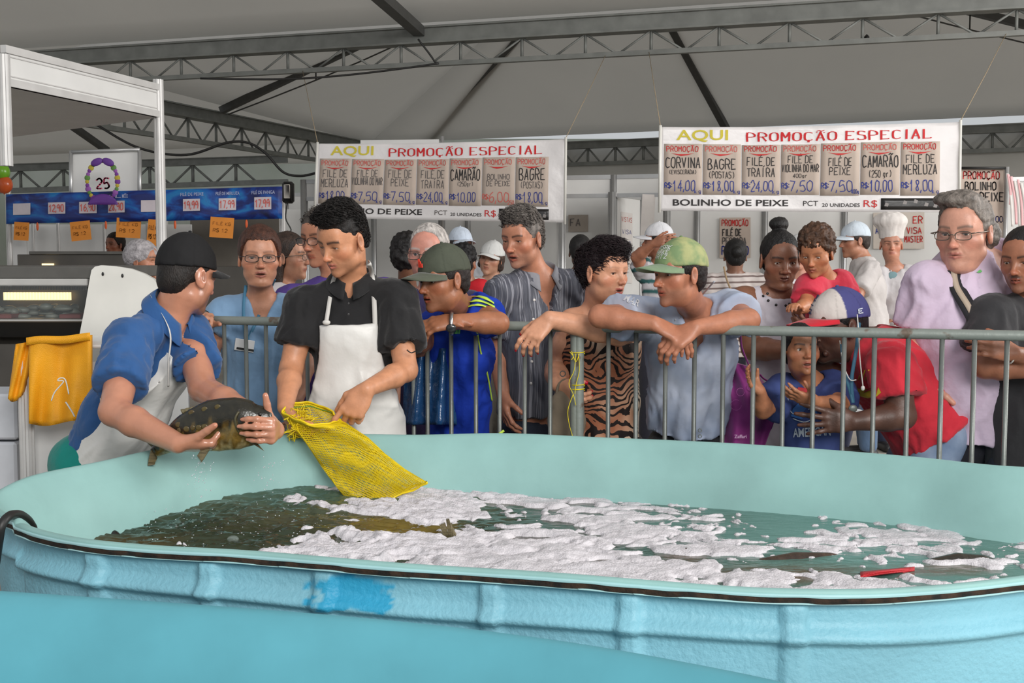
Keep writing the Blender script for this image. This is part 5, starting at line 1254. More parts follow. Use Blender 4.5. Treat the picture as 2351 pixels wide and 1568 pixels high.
for z in (zt_ - .02, zb_ + .02, zt_ - .055, zb_ + .055): MB().beam(a_ + A(0, 0, z), b_ + A(0, 0, z), .035 if abs(z - zt_) < .03 or abs(z - zb_) < .03 else .022, .04 if abs(z - zt_) < .03 or abs(z - zb_) < .03 else .006).build('rail', pmat('booth_white_alu', (206, 204, 202), .4, metal=.15), bth, smooth=False)
# second fascia going back to the left, and lower ceiling sheet
b2 = W(-420, 250, 9.5); q_ = A(b2[0], b2[1], 0)
MB().beam(a_ + A(-.03, 0, zt_ - .15), A(a_[0] - 1.2, a_[1] - .1, zt_ - .15), .012, .30).build('fascia_panel', octa_w, bth, smooth=False)
V, F = grid(2, 2, lambda a, b: lerp(lerp(a_, b_, a), lerp(W(-300, 300, 7.4) * A(1, 1, 0), W(-100, 300, 9.4) * A(1, 1, 0), a), b) + A(0, 0, zb_ + .0)); mk('ceiling_sheet', *thick(V, F, (0, 0, .01)), octa_w, bth, smooth=False)

# ---- blue price banner booth far left
Yb_ = 10.6
bb = thing('blue_booth', W(340, 560, Yb_) * A(1, 1, 0), 'fish stall with a blue wave banner and orange price notes', 'booth')
for u in (18, 648): opost('post', W(u, 430, Yb_), 0, W(u, 428, Yb_)[2], bb, .02)
opost('post', W(380, 430, Yb_ + 2.2), 0, 2.0, bb, .015)
blue_m, ntb, bbb = nodes('blue_wave_print'); tcb = nd(ntb, 'ShaderNodeTexCoord'); mpb = nd(ntb, 'ShaderNodeMapping'); mpb.inputs['Scale'].default_value = (1, 1, 2.2); mpb.inputs['Rotation'].default_value = (0, .5, 0)
nzb = nd(ntb, 'ShaderNodeTexNoise'); nzb.inputs['Scale'].default_value = 2.2; nzb.inputs['Detail'].default_value = 5; nzb.inputs['Distortion'].default_value = 1.6; crb = nd(ntb, 'ShaderNodeValToRGB')
for p_, c_ in ((.30, (18, 22, 60)), (.45, (22, 40, 110)), (.55, (20, 80, 160)), (.64, (24, 118, 180)), (.75, (70, 50, 140))):
    e_ = crb.color_ramp.elements.new(p_); e_.color = (*lin(c_), 1)
crb.color_ramp.elements.remove(crb.color_ramp.elements[0]); crb.color_ramp.elements.remove(crb.color_ramp.elements[-1])
ntb.links.new(tcb.outputs['Object'], mpb.inputs[0]); ntb.links.new(mpb.outputs[0], nzb.inputs['Vector']); ntb.links.new(nzb.outputs[0], crb.inputs[0]); ntb.links.new(crb.outputs[0], bbb.inputs['Base Color']); bbb.inputs['Roughness'].default_value = .5
bn = thing('blue_banner', W(330, 510, Yb_ - .05), 'long blue wave-print banner with small price cards', 'banner')
def sfb(x, y, e=0): # x 0..1,y 0..1
    u = 14 + (648 - 14) * x; vt = 446 - 18 * x; vb = 514 - 12 * x; q = W(u, vb + (vt - vb) * y, Yb_ - .04 - .3 * x); return q + A(0, .015 * math.sin(x * 25) - e, 0)
V, F = grid(60, 6, lambda a, b: sfb(a, b)); mk('sheet', *thick(V, F, (0, .004, 0)), blue_m, bn)
for i, x in enumerate((.055, .185, .295, .40, .52, .672, .80, .93)):
    V, F = grid(2, 2, lambda a, b: sfb(x - .030 + a * .062, .30 + b * .38, .008)); c = mk('price_card', *thick(V, F, (0, .003, 0)), pmat('pink_white_card', (206, 196, 202), .6), bn, smooth=False)
    tx = ('', '12,90', '16,90', '28,90', '', '19,99', '17,99', '17,99')[i]
    if tx: V2, F2 = hand_text(tx, (x - .026) * 9.3, .38, .22, .052 * 9.3, .13); mk('lettering', np.array([sfb(p / 9.3, q, .012) for p, q in V2]), F2, LRED, c, smooth=False)
    tx = ('', '', '', 'FILÉ', '', 'FILÉ DE PEIXE', 'FILÉ DE MERLUZA', 'FILÉ DE PANGA')[i]
    if tx: V2, F2 = font_text(tx, x - .04, .78, .10, .085, .01); mk('lettering', np.array([sfb(p, q, .010) for p, q in V2]), F2, ink('pale', (170, 176, 206)), bn, smooth=False)
org = pmat('orange_paper', (222, 138, 50), .7)
for i, (u0, v0, u1, v1, tl_, lab) in enumerate(((32, 514, 66, 552, 3, 'leftmost orange note hanging under the blue banner'), (162, 512, 208, 552, -6, 'orange note hanging second from the left'), (267, 505, 323, 546, 3, 'large orange note hanging under the blue banner centre'), (338, 508, 366, 565, 5, 'orange note partly behind the white booth post'), (482, 503, 536, 546, 4, 'rightmost large orange note under the blue banner'))):
    cardsign('orange_note', lab, u0, v0 - 4, u1, v1, 10.545 - .3 * (u0 - 14) / 634, [('FILÉ KG', .12, .62, .14, .75, ink('dark_orange', (150, 90, 30)), 'h'), ('R$ 12', .15, .28, .16, .6, ink('dark_orange', (150, 90, 30)), 'h')], org, tilt=tl_, cat='note')
for u, v, lab in ((86, 525, 'left'), (243, 522, 'second'), (402, 521, 'third'), (566, 519, 'right')):
    e_ = mk('orange_decoration', *ellVF(W(u, v - 5, 10.55 - .3 * (u - 14) / 634), (.012, .006, .038), None, 8, 6), pmat('orange_deco', (216, 92, 40), .5), label=('leftmost', 'second from left', 'third from left', 'rightmost')[('left', 'second', 'third', 'right').index(lab)] + ' small orange drop hanging under the blue banner', cat='decoration', group='orange drops under the blue banner')
# wreath board
wb = thing('wreath_board', W(242, 400, 10.2), 'white board with an oval flower wreath and purple bow', 'board')
V, F = grid(2, 2, lambda a, b: W(163 + 158 * a, 500 - (155 - 5 * a) * b, 10.8)); mk('panel', *thick(V, F, (0, .02, 0)), octa_w, wb, smooth=False)
for u in (163, 321): mk('edge_profile', *tubeVF([W(u, 500, 10.78), W(u, 346, 10.78)], .018, 6), octa_al, wb)
mk('edge_profile', *tubeVF([W(163, 349, 10.78), W(321, 343, 10.78)], .018, 6), octa_al, wb)
cols = [(120, 60, 150), (190, 170, 60), (96, 140, 70), (150, 90, 170)]
for i in range(34):
    a = i / 34 * 2 * math.pi; u, v = 235 + 35 * math.cos(a), 417 + 47 * math.sin(a); s_ = .018 if i % 3 else .026
    mk('flower', *ellVF(W(u, v, 10.2), (s_, .006, s_), None, 8, 5), pmat('flower_%d' % (i % 4), cols[i % 4], .7), wb)
pur = pmat('purple_bow', (98, 52, 140), .6)
for e in (-1, 1): mk('bow_loop', *ellVF(W(235 + e * 13, 372, 10.18), (.055, .012, .032), np.array(Matrix.Rotation(e * .4, 3, 'Y')), 12, 8), pur, wb)
V, F = grid(14, 4, lambda a, b: W(202 + 68 * a, 470 - 22 * math.sin(a * math.pi) ** .6 * b - 3 * b, 10.17)); mk('ribbon_scroll', *thick(V, F, (0, .006, 0)), pur, wb)
V2, F2 = hand_text('25', 0, 0, 1, 1, .16); mk('lettering', np.array([W(222 + 28 * x, 432 - 22 * y, 10.19) for x, y in V2]), F2, ink('pinkish', (196, 80, 110)), wb, smooth=False)
# balloons
for (u, v, c, l) in ((4, 395, (112, 170, 40), 'green balloon at the left edge'), (10, 424, (206, 90, 40), 'orange balloon below the green one at the left edge')):
    t = thing('balloon', W(u, v + 20, 9.8), l + ' of the photo', 'balloon'); mk('skin', *ellVF(W(u, v, 9.8), (.066, .066, .075), None, 16, 12), pmat('balloon_%d' % c[0], c, .25), t); mk('knot', *ellVF(W(u, v + 20, 9.8), (.008, .008, .010), None, 6, 4), pmat('balloon_%d' % c[0], c, .25), t)
# black cable snaking under the roof
wire('power_cable', [W(220, 285, 12), W(300, 332, 12), W(370, 352, 12), W(440, 354, 12), W(520, 328, 12), (W(570, 328, 12)), W(610, 352, 12), W(650, 395, 12), W(690, 404, 12), W(730, 396, 12)], .014, black_m, 'thick black cable drooping in waves under the left canopy', 'cable')
wire('power_cable', [W(460, 180, 10.9), W(640, 182, 10.9), W(800, 172, 10.9), W(990, 148, 10.9), W(997, 140, 10.9), W(960, 90, 10.9)], .010, black_m, 'thin black cable slung below the main roof truss', 'cable')
mk('cable_box', *ellVF(W(1990, 90, 11.6), (.03, .03, .05), None, 4, 3), black_m, label='small black box clipped to the main truss at right', cat='box')
# black flood lamp next to the blue banner
fl_ = thing('flood_lamp', W(662, 442, 10.4), 'small black-framed flood lamp right of the blue banner', 'lamp'); MB().box(W(662, 442, 10.4), (.10, .08, .19), bev=.02).build('housing', black_m, fl_); MB().box(W(661, 440, 10.4) + A(0, -.045, 0), (.055, .01, .12), bev=.004).build('lens', pmat('lamp_lens', (206, 200, 190), .3), fl_)
wire('lamp_cable', [W(662, 455, 10.4), W(656, 500, 10.4), W(668, 530, 10.4), W(640, 536, 10.4)], .006, black_m, 'thin dark cable hanging below the flood lamp', 'cable')

# ---- refrigerated display counter (left)
cab_g = pmat('counter_grey', (92, 90, 86), .4, var=.1); cab_d = pmat('counter_dark', (78, 74, 69), .4, var=.15, vscale=3); 
dc = thing('display_counter', W(60, 800, 5.6) * A(1, 1, 0), 'grey refrigerated display counter with lit louvred interior', 'display case')
Yd = 5.6
def bx(name, u0, v0, u1, v1, Y, dpt, mat, par, bev=.004):
    a = W(u0, v1, Y); b = W(u1, v0, Y); return MB().box(((a[0] + b[0]) / 2, Y + dpt / 2, (a[2] + b[2]) / 2), (abs(b[0] - a[0]), dpt, abs(b[2] - a[2])), bev=bev).build(name, mat, par, smooth=False)
bx('canopy', -300, 612, 232, 640, Yd, .9, cab_g, dc); bx('light_panel', -300, 640, 200, 656, Yd - .02, .05, pmat('pale_panel', (190, 188, 184), .4), dc)
bx('back_panel', -300, 658, 205, 790, Yd + .55, .03, cab_d, dc); bx('shelf', -300, 732, 190, 740, Yd + .02, .5, pmat('shelf_metal', (140, 128, 112), .3, metal=.5), dc); bx('lower_panel', -300, 790, 215, 1010, Yd + .05, .7, cab_d, dc)
bx('front_glass_rail', -300, 734, 188, 738, Yd - .06, .02, pmat('pale_panel', (190, 188, 184), .4), dc)
lamp_m = pmat('warm_tube', (255, 226, 160), .4, emit=1.3)
for i in range(22): bx('louvre_light', 8 + i * 7.1, 671, 11.2 + i * 7.1, 689, Yd + .50, .02, lamp_m, dc, 0)
for i in range(40): bx('grille_slat', -40 + i * 6, 657, -38 + i * 6, 666, Yd + .45, .02, cab_g, dc, 0)
r3 = np.random.default_rng(4)
ice = MB()
for i in range(60): ice.ell(W(r3.uniform(-30, 185), r3.uniform(704, 732), Yd + r3.uniform(.1, .45)), (r3.uniform(.02, .05), .03, r3.uniform(.008, .02)), nu=8, nv=5)
ice.build('fish_fillets', pmat('fillet', (92, 104, 94), .4, var=.4, rgb2=(150, 150, 140), vscale=9), dc, kind='stuff')
for u in (0, 160): bx('meat_tray', u - 25, 722, u + 25, 732, Yd + .05, .2, pmat('red_meat', (120, 52, 48), .5), dc)
V, F = grid(2, 2, lambda a, b: W(-300 + 500 * a, 735 - 80 * b, Yd - .04 + .0 * b)); mk('glass_pane', *thick(V, F, (0, .006, 0)), glass_mat(), dc, smooth=False)
# side frame (dark slanted edge)
mk('side_frame', *thick(*grid(2, 6, lambda a, b: W(178 + 30 * a + 34 * b, 820 - 208 * b, Yd - .05)), (0, .5, 0)), cab_g, dc, smooth=False)
# white plastic cover leaning at its right
pc = thing('plastic_cover', W(270, 800, 5.2), 'white curved plastic end panel with two holes beside the counter', 'panel')
outl = [(218, 612), (232, 609), (262, 611), (300, 617), (330, 628), (352, 640), (370, 662), (390, 720), (400, 780), (395, 1329), (150, 1329), (172, 820), (196, 700), (206, 640), (210, 620)]
P_ = np.array([W(u, v, 5.2) for u, v in outl]); cP = P_.mean(0); V = np.vstack([P_, [cP]]); F = [[i, (i + 1) % len(P_), len(P_)] for i in range(len(P_))]; V, F = thick(V, F, (0, .03, 0)); mk('panel', V, F, white_plastic, pc, smooth=False)
for u, v in ((236, 629), (281, 633)): mk('hole', *ellVF(W(u, v, 5.195), (.0055, .003, .0085), None, 12, 8), black_m, pc)
# low aluminium framed counter with yellow net sacks over it
lc = thing('side_table', W(150, 1000, 4.7) * A(1, 1, 0), 'low white table with aluminium posts under the yellow sacks', 'table')
q = W(56, 800, 4.6); opost('post', q, 0, W(56, 790, 4.6)[2], lc, .024)
bx('panel', 68, 830, 430, 1250, 4.72, .012, octa_w, lc); bx('table_top', 60, 792, 430, 800, 4.6, .5, octa_w, lc)
q = W(418, 800, 4.75); opost('post', q, 0, W(418, 820, 4.75)[2], lc, .020)
sack_y = pmat('yellow_woven_sack', (240, 166, 16), .6, var=.10, vscale=9, bump=.6, bscale=260, bdist=.003, rgb2=None)
sk = thing('yellow_sacks', W(110, 800, 4.5), 'pile of folded yellow net sacks hanging over the side table', 'sack')
def skf(a, b):
    u = 66 + (205 - 66) * a; vt = 780 - 10 * a; vb = 972 + 6 * math.sin(a * 6); Y = 4.52 - .02 * math.sin(a * 7 + b * 3) - .015 * math.sin(a * 19 + b) * b; return W(u, vt + (vb - vt) * b, Y)
V, F = grid(26, 18, skf); mk('front_fold', *thick(V, F[::1], (0, .035, 0)), sack_y, sk)
def skf2(a, b):
    u = 18 + 34 * a + 18 * (1 - b); vt = 790 - 6 * a; vb = 915 + 8 * math.sin(a * 5); return W(u, vt + (vb - vt) * b, 4.56 + .015 * math.sin(a * 9 + b * 4))
V, F = grid(10, 12, skf2); mk('left_fold', *thick(V, F, (0, .04, 0)), sack_y, sk)
V, F = grid(20, 6, lambda a, b: W(60 + 147 * a, 780 - 10 * a, 4.50 + .30 * b) + A(0, 0, .003 * math.sin(a * 8) + .008)); mk('top_fold', *thick(V, F, (0, 0, -.03)), sack_y, sk)
bxs = thing('white_boxes', W(10, 1000, 4.9) * A(1, 1, 0), 'stacked white styrofoam boxes at the left edge', 'box')
bx('box', -120, 905, 36, 1010, 4.9, .3, pmat('styrofoam', (206, 208, 214), .7), bxs, .01); bx('box', -120, 1016, 36, 1200, 4.9, .3, pmat('styrofoam', (206, 208, 214), .7), bxs, .01)
# second display case further back under the blue banner
d2 = thing('display_counter', W(200, 620, 9.9) * A(1, 1, 0), 'dark display case further back under the orange notes', 'display case')
bx('top', 66, 577, 300, 584, 9.9, .8, cab_g, d2); bx('glass_body', 40, 584, 300, 612, 9.92, .7, cab_d, d2); bx('lamp', 96, 605, 121, 611, 9.88, .03, lamp_m, d2, 0); bx('base', 30, 612, 660, 760, 9.92, .7, cab_d, d2)
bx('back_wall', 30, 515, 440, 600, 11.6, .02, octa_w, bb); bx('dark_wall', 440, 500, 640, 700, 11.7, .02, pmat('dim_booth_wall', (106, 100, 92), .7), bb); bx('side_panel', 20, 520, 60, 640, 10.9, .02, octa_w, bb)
for u in (75, 133, 239, 338): opost('wall_post', W(u, 515, 11.5), 1.4, W(u, 512, 11.5)[2], bb, .01)
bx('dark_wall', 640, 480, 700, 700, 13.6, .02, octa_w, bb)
# ================================================================ THE PEOPLE
def tex_mat(name, build, rough=.8):
    m, nt_, b = nodes(name); b.inputs['Roughness'].default_value = rough; b.inputs['Specular IOR Level'].default_value = .25
    a = nd(nt_, 'ShaderNodeAttribute'); a.attribute_name = 'tex'; build(nt_, a.outputs['Vector'], b); return m
def ramp(nt_, stops, interp='LINEAR'):
    r = nd(nt_, 'ShaderNodeValToRGB'); r.color_ramp.interpolation = interp; e = r.color_ramp.elements
    e[0].position = stops[0][0]; e[0].color = (*lin(stops[0][1]), 1); e[1].position = stops[-1][0]; e[1].color = (*lin(stops[-1][1]), 1)
    for p_, c_ in stops[1:-1]: x = e.new(p_); x.color = (*lin(c_), 1)
    return r
def _stripes(nt_, v, b):
    mp_ = nd(nt_, 'ShaderNodeMapping'); mp_.inputs['Scale'].default_value = (60, 6, .6); nz_ = nd(nt_, 'ShaderNodeTexNoise'); nz_.inputs['Scale'].default_value = 1.3; nz_.inputs['Detail'].default_value = 4; nz_.inputs['Roughness'].default_value = .75
    r = ramp(nt_, [(.36, (58, 58, 66)), (.47, (86, 88, 98)), (.53, (74, 74, 82)), (.60, (150, 150, 158)), (.68, (96, 98, 108))]); nt_.links.new(v, mp_.inputs[0]); nt_.links.new(mp_.outputs[0], nz_.inputs[0]); nt_.links.new(nz_.outputs[0], r.inputs[0]); nt_.links.new(r.outputs[0], b.inputs['Base Color'])
striped_m = tex_mat('striped_grey_shirt', _stripes, .6)
def _tiger(nt_, v, b):
    nz_ = nd(nt_, 'ShaderNodeTexNoise'); nz_.inputs['Scale'].default_value = 6.5; nz_.inputs['Detail'].default_value = 1.5; nt_.links.new(v, nz_.inputs[0])
    sx = nd(nt_, 'ShaderNodeVectorMath', operation='MULTIPLY'); nt_.links.new(nz_.outputs['Color'], sx.inputs[0]); sx.inputs[1].default_value = (.45, .4, .34)
    ad = nd(nt_, 'ShaderNodeVectorMath', operation='ADD'); nt_.links.new(v, ad.inputs[0]); nt_.links.new(sx.outputs[0], ad.inputs[1])
    wv = nd(nt_, 'ShaderNodeTexWave'); wv.wave_type = 'BANDS'; wv.bands_direction = 'Z'; wv.inputs['Scale'].default_value = 11; wv.inputs['Distortion'].default_value = 5; wv.inputs['Detail'].default_value = 2.2; wv.inputs['Detail Scale'].default_value = 1.6; nt_.links.new(ad.outputs[0], wv.inputs[0])
    n2_ = nd(nt_, 'ShaderNodeTexNoise'); n2_.inputs['Scale'].default_value = 5; nt_.links.new(v, n2_.inputs[0]); r2_ = ramp(nt_, [(.48, (214, 198, 176)), (.56, (190, 146, 118)), (.66, (160, 100, 72))]); nt_.links.new(n2_.outputs[0], r2_.inputs[0])
    r = ramp(nt_, [(.0, (255, 255, 255)), (.58, (255, 255, 255)), (.64, (0, 0, 0))]); nt_.links.new(wv.outputs['Fac'], r.inputs[0])
    mx = nd(nt_, 'ShaderNodeMix', data_type='RGBA'); nt_.links.new(r.outputs[0], mx.inputs[0]); mx.inputs[6].default_value = (*lin((34, 26, 24)), 1); nt_.links.new(r2_.outputs[0], mx.inputs[7]); nt_.links.new(mx.outputs[2], b.inputs['Base Color'])
tiger_m = tex_mat('tiger_print', _tiger, .7)
def _hstr(nt_, v, b):
    sp = nd(nt_, 'ShaderNodeSeparateXYZ'); nt_.links.new(v, sp.inputs[0]); mt = nd(nt_, 'ShaderNodeMath', operation='MULTIPLY'); nt_.links.new(sp.outputs[2], mt.inputs[0]); mt.inputs[1].default_value = 26; fr_ = nd(nt_, 'ShaderNodeMath', operation='FRACT'); nt_.links.new(mt.outputs[0], fr_.inputs[0])
    r = ramp(nt_, [(.0, (196, 186, 182)), (.64, (196, 186, 182)), (.68, (112, 98, 96)), (.95, (120, 104, 100)), (1, (196, 186, 182))]); nt_.links.new(fr_.outputs[0], r.inputs[0]); nt_.links.new(r.outputs[0], b.inputs['Base Color'])
hstripe_m = tex_mat('striped_tee', _hstr)
def _denimgrad(c1, c2):
    def f(nt_, v, b):
        n2_ = nd(nt_, 'ShaderNodeTexNoise'); n2_.inputs['Scale'].default_value = 7; n2_.inputs['Detail'].default_value = 5; nt_.links.new(v, n2_.inputs[0]); r2_ = ramp(nt_, [(.35, c1), (.62, c2)]); nt_.links.new(n2_.outputs[0], r2_.inputs[0]); nt_.links.new(r2_.outputs[0], b.inputs['Base Color'])
    return f
jean_l = tex_mat('light_denim', _denimgrad((108, 126, 154), (148, 162, 184))); wash_m = tex_mat('washed_blue_grey_tee', _denimgrad((150, 162, 186), (176, 182, 198))); boy_m = tex_mat('navy_heather', _denimgrad((44, 52, 98), (66, 80, 132)))
apron_m = pmat('white_apron_pvc', (222, 219, 214), .42, var=.05, vscale=6, bump=.35, bscale=9, bdist=.02, spec=.45)
cord_w = pmat('white_cord', (206, 202, 196), .6)
def shape_on(I, name, pts2, mat, f=.0, parent=None, org='NB', eps=.004, l=0, h=0, R=None, skew=0, surf=None):
    pass
from mathutils.bvhtree import BVHTree
def bvh_of(o):
    me = o.data; off = wl(o); return BVHTree.FromPolygons([tuple(v.co[i] + off[i] for i in range(3)) for v in me.vertices], [tuple(p.vertices) for p in me.polygons])
def proj(bv, u, v, eps=.004, default=4.0, ymin=0):
    """first hit of the sight line through a photo pixel on a garment"""
    o = Vector((0, 0, HCAM)); p = W(u, v, 4.0); d = Vector(p) - o; d.normalize(); h = bv.ray_cast(o, d)
    q = Vector(W(u, v, default)) if h[0] is None else h[0]
    return np.array(q) + np.array(h[1] if h[0] is not None else (0, -1, 0)) * eps
def decal(bv, T, u, v, wpx, hpx, mat, parent, name='print', rot=0, eps=.0035, default=4.0, sub=True):
    """flat lettering laid on a garment: T=(2D verts in 0..1 box, faces)"""
    V2, F2 = T; c, s_ = math.cos(math.radians(rot)), math.sin(math.radians(rot)); P = []
    for x, y in V2:
        a, b = x * wpx, -y * hpx; P.append(proj(bv, u + a * c + b * s_, v - a * s_ + b * c, eps, default))
    return mk(name, np.array(P), F2, mat, parent, smooth=False)
def poly(pts): return (np.array(pts, float), [list(range(len(pts)))])

# ---- 1 worker in the blue polo
def ex1(I):
    r = I['root']; m = cloth((46, 86, 138)); collar(r, I['NB'] + I['up'] * .012 - I['Fw'] * .005, nrm(I['up'] + A(.1, 0, .5)), I['Fw'], I['s'], m, r=.068, h=.036, wide=.032, drop=.045, open_=.5)
    def reg(x, y, z): return 0
ap_args = dict(name='apron')
def apron(I, h0, h1, w0, w1, wtop=None, thick_=.012, off=.022, bib=.30, hemr=1.0, mat=None, seed=5, lsh=0, wr=.010):
    s, up, Fw, NB, hp, cw, chest, waist = [I[k] for k in ('s', 'up', 'Fw', 'NB', 'hp', 'cw', 'chest', 'waist')]; fl = I['flat']; G = Sdf(); o = .030 + off
    G.cone(NB - up * .06, chest, cw * .80 + o, cw + o, k=.04, flat=fl + .05, side=s); G.cone(chest, waist, cw + o, cw * .98 + o, k=.05, flat=fl + .07, side=s); G.cone(waist, hp - up * .35, cw * .98 + o, (cw * 1.05 + o) * hemr, k=.05, flat=fl + .12, side=s)
    def reg(x, y, z):
        px, py, pz = x - NB[0], y - NB[1], z - NB[2]; l = px * s[0] + py * s[1] + pz * s[2] - lsh; f = px * Fw[0] + py * Fw[1] + pz * Fw[2]; h = px * up[0] + py * up[1] + pz * up[2]
        t = np.clip((h0 - h) / bib, 0, 1); wd = w0 + (w1 - w0) * t ** 1.6
        return np.maximum(np.maximum(h - h0 + .02 * np.cos(l * 20) * 0, h1 - h), np.maximum(np.abs(l) - wd, .0 - f))
    V, F = G.mesh(.0075, region=reg); N = vnormals(V, F); P = np.stack([(V - NB) @ s, (V - NB) @ Fw, (V - NB) @ up], 1)
    w1_ = np.abs(fbm(P * A(9, 4, 3.2) + (fbm(P * 4, 2, seed) * 1.8)[:, None], 3, seed) - .5) * 2; V = V + N * ((w1_ - .25) * -wr * 2.4)[:, None]
    return mk('apron', V, F, mat or apron_m, I['root'])
H1 = dict(d=(.92, .32, -.12), n=(-.05, .35, .9), curl=(1.0, .9, .5), tdir=(.78, -.22, .52), spread=.08, sc=1.06)
I1 = person('worker', 'man in a blue polo and black cap holding the carp over the tank', (430, 634, 3.87), (188, 130, 104), ((298, 785, 3.72), (430, 762, 3.96)), ((262, 945, 3.50), (466, 893, 3.74)), ((408, 1018, 3.36), (630, 988, 3.44)), (222, 1050, 4.02),
    neck=(388, 728, 3.86), yaw=144, pitch=-14, roll=0, hs=1.03, arm=1.12, wet=True, girth=1.05, hair=('short', dict(hr=.002, back=-.085, temple=-.02, tuft=.001)), hair_c=(36, 28, 24), paint=dict(stubble=.45), face=dict(jaw=1.1),
    hands=(H1, dict(d=(.10, -1, .12), n=(-1, -.1, .05), curls=[(1.15, .55, .35), (1.2, .55, .3), (1.25, .55, .3), (1.3, .5, .3)], tdir=(-.12, -.2, 1), spread=.25, sc=1.02)),
    cap=lambda r, R, c, sc: mk_cap(r, R, c, sc, (30, 29, 30), (26, 25, 26), label='plain black cap', tilt=4, hi=.012, brimlen=.060), top=dict(c=(46, 86, 138), sleeve=.66, loose=.022, sl_loose=.022, neck=('v', .070, .07, .028), hem=.14, seed=3, wr=.016), bot=dict(c=(18, 122, 112), loose=.03, waist=.10, hipx=.01), extra=ex1, gaze=(0, -.3))
apron(I1, -.075, -.85, .090, .18, bib=.20, off=.034, seed=8, lsh=.045)
strap(I1, 'apron_strap', [I1['NB'] - I1['up'] * .16 + I1['Fw'] * .155 - I1['s'] * .06, I1['NB'] - I1['up'] * .08 + I1['Fw'] * .125 - I1['s'] * .078, I1['NB'] + I1['Fw'] * .075 - I1['s'] * .08 + I1['up'] * .012, I1['NB'] - I1['Fw'] * .06 - I1['s'] * .06 + I1['up'] * .05], .006, cord_w)
_b = bvh_of(I1['top'])
mk('apron_string', *tubeVF(crom([W(u, v, 3.98) for u, v in ((158, 905), (150, 872), (138, 868), (133, 874), (146, 876), (126, 900), (118, 920))], 6), .0022, 6), white_plastic, I1['root'])
strap(I1, 'apron_string', [proj(_b, 172, 955, .006), proj(_b, 165, 942, .006), proj(_b, 152, 922, .006)], .005, cord_w)

# ---- 2 young man
def ex2(I):
    r = I['root']; collar(r, I['NB'] + I['up'] * .010, nrm(I['up'] + A(0, -.1, 0)), I['Fw'], I['s'], cloth((34, 33, 34)), r=.066, h=.030, wide=.034, drop=.050, open_=.35)
I2 = person('youth', 'young man in a black shirt and white apron holding the yellow net bag', (788, 550, 4.02), (204, 142, 106), ((700, 708, 4.10), (908, 690, 4.10)), ((668, 848, 4.04), (932, 850, 4.00)), ((655, 935, 3.84), (842, 893, 3.80)), (822, 1030, 4.14),
    neck=(808, 652, 4.12), yaw=-38, pitch=-24, roll=4, hs=.98, girth=.98, hair=('quiff', dict(hr=.001, top=.016, front=.062, temple=-.006, tufts=2600, tl=.026, flow=(.3, .6, .25), tz=.080, seed=4, tuft=.002, back=-.06)), hair_c=(28, 22, 20), gaze=(0, -.35),
    paint=dict(stubble=.22, browt=1.25, lip=(190, 108, 96)), face=dict(eye=.35, lips=1.1, jaw=1.02), hands=(dict(d=(.40, -.25, -.9), n=(.95, .25, .1), curls=[(.9, .8, .4), (1.0, .9, .5), (1.0, .9, .5), (.9, .8, .5)], tdir=(.9, -.35, -.35), sc=1.05), dict(d=(-.52, -.12, -.82), n=(-.1, .9, -.35), curls=[(.15, .15, .1), (.75, .9, .5), (.9, 1.0, .6), (.9, 1.0, .6)], tdir=(-.55, .3, -.8), sc=1.08, spread=.1)),
    top=dict(c=(34, 33, 34), sleeve=.70, sleeveR=.62, loose=.020, sl_loose=.024, neck=('v', .066, .05, .02), hem=.05, seed=11, wr=.014), bot=dict(c=(60, 62, 70)), extra=ex2)
apron(I2, -.135, -.80, .098, .19, bib=.38, off=.016, seed=4, hemr=1.0, lsh=-.005)
_b = bvh_of(I2['top']); _a = [o for o in I2['root'].children if o.name.startswith('apron')][0]; _ba = bvh_of(_a)
strap(I2, 'apron_strap', [proj(_b, 752, 748, .012), proj(_b, 757, 700, .008), proj(_b, 766, 650, .008), proj(_b, 776, 622, .008), I2['NB'] + A(-.05, .06, .07)], .014, cord_w)
strap(I2, 'apron_strap', [proj(_b, 869, 748, .012), proj(_b, 862, 700, .008), proj(_b, 855, 640, .008), proj(_b, 848, 605, .010), I2['NB'] + A(.05, .07, .075)], .016, cord_w)
for u, v in ((750, 740), (868, 744)):
    mk('strap_knot', *ellVF(proj(_ba, u, v, .006), (.014, .008, .009), None, 10, 7), cord_w, I2['root'])
for v in (668, 697, 722): mk('button', *ellVF(proj(_b, 800, v, .001), (.005, .002, .005), None, 8, 5), pmat('dark_button', (60, 58, 58), .3), I2['root'])
mk('earring', *ellVF(W(829, 562, 3.99), (.006, .004, .006), None, 8, 6), pmat('diamond', (235, 235, 240), .1, metal=.6), I2['root'])
mk('arm_tattoo', *tubeVF(crom([W(u, v, 3.945) for u, v in ((934, 803), (944, 810), (954, 806))], 5), .0022, 5), black_m, I2['root'])

# ---- 3 woman in light blue
def ex3(I): pass
I3 = person('blue_woman', 'woman with glasses and lanyard in a light blue top gripping the barrier', (596, 590, 4.78), (190, 134, 106), ((516, 718, 4.80), (678, 712, 4.86)), ((478, 812, 4.72), (706, 815, 4.9)), ((467, 752, 4.66), (690, 900, 4.8)), (600, 1010, 4.86),
    neck=(600, 690, 4.85), yaw=14, pitch=-3, hs=1.02, girth=1.12, belly=.12, hair=('bun2', dict(hr=.013, front=.070, temple=-.015, tuft=.004, back=-.09)), hair_c=(78, 46, 34), glasses=(frame_m, .026, .014), paint=dict(browa=.6, lip=(150, 84, 76), brow_c=(96, 64, 50)), face=dict(mouth=.35, fat=.005, eye=.8, cheek=1.15, dbl=.5),
    hands=(dict(d=(.25, -.75, .65), n=(.1, -.75, -.65), curls=[(.9, .9, .5)] * 4, sc=.95), None), top=dict(c=(122, 154, 186), sleeve=.60, neck=('v', .064, .11, .05), hem=.10, loose=.028, seed=21), bot=dict(c=(36, 36, 74), loose=.02), gaze=(0, -.1))
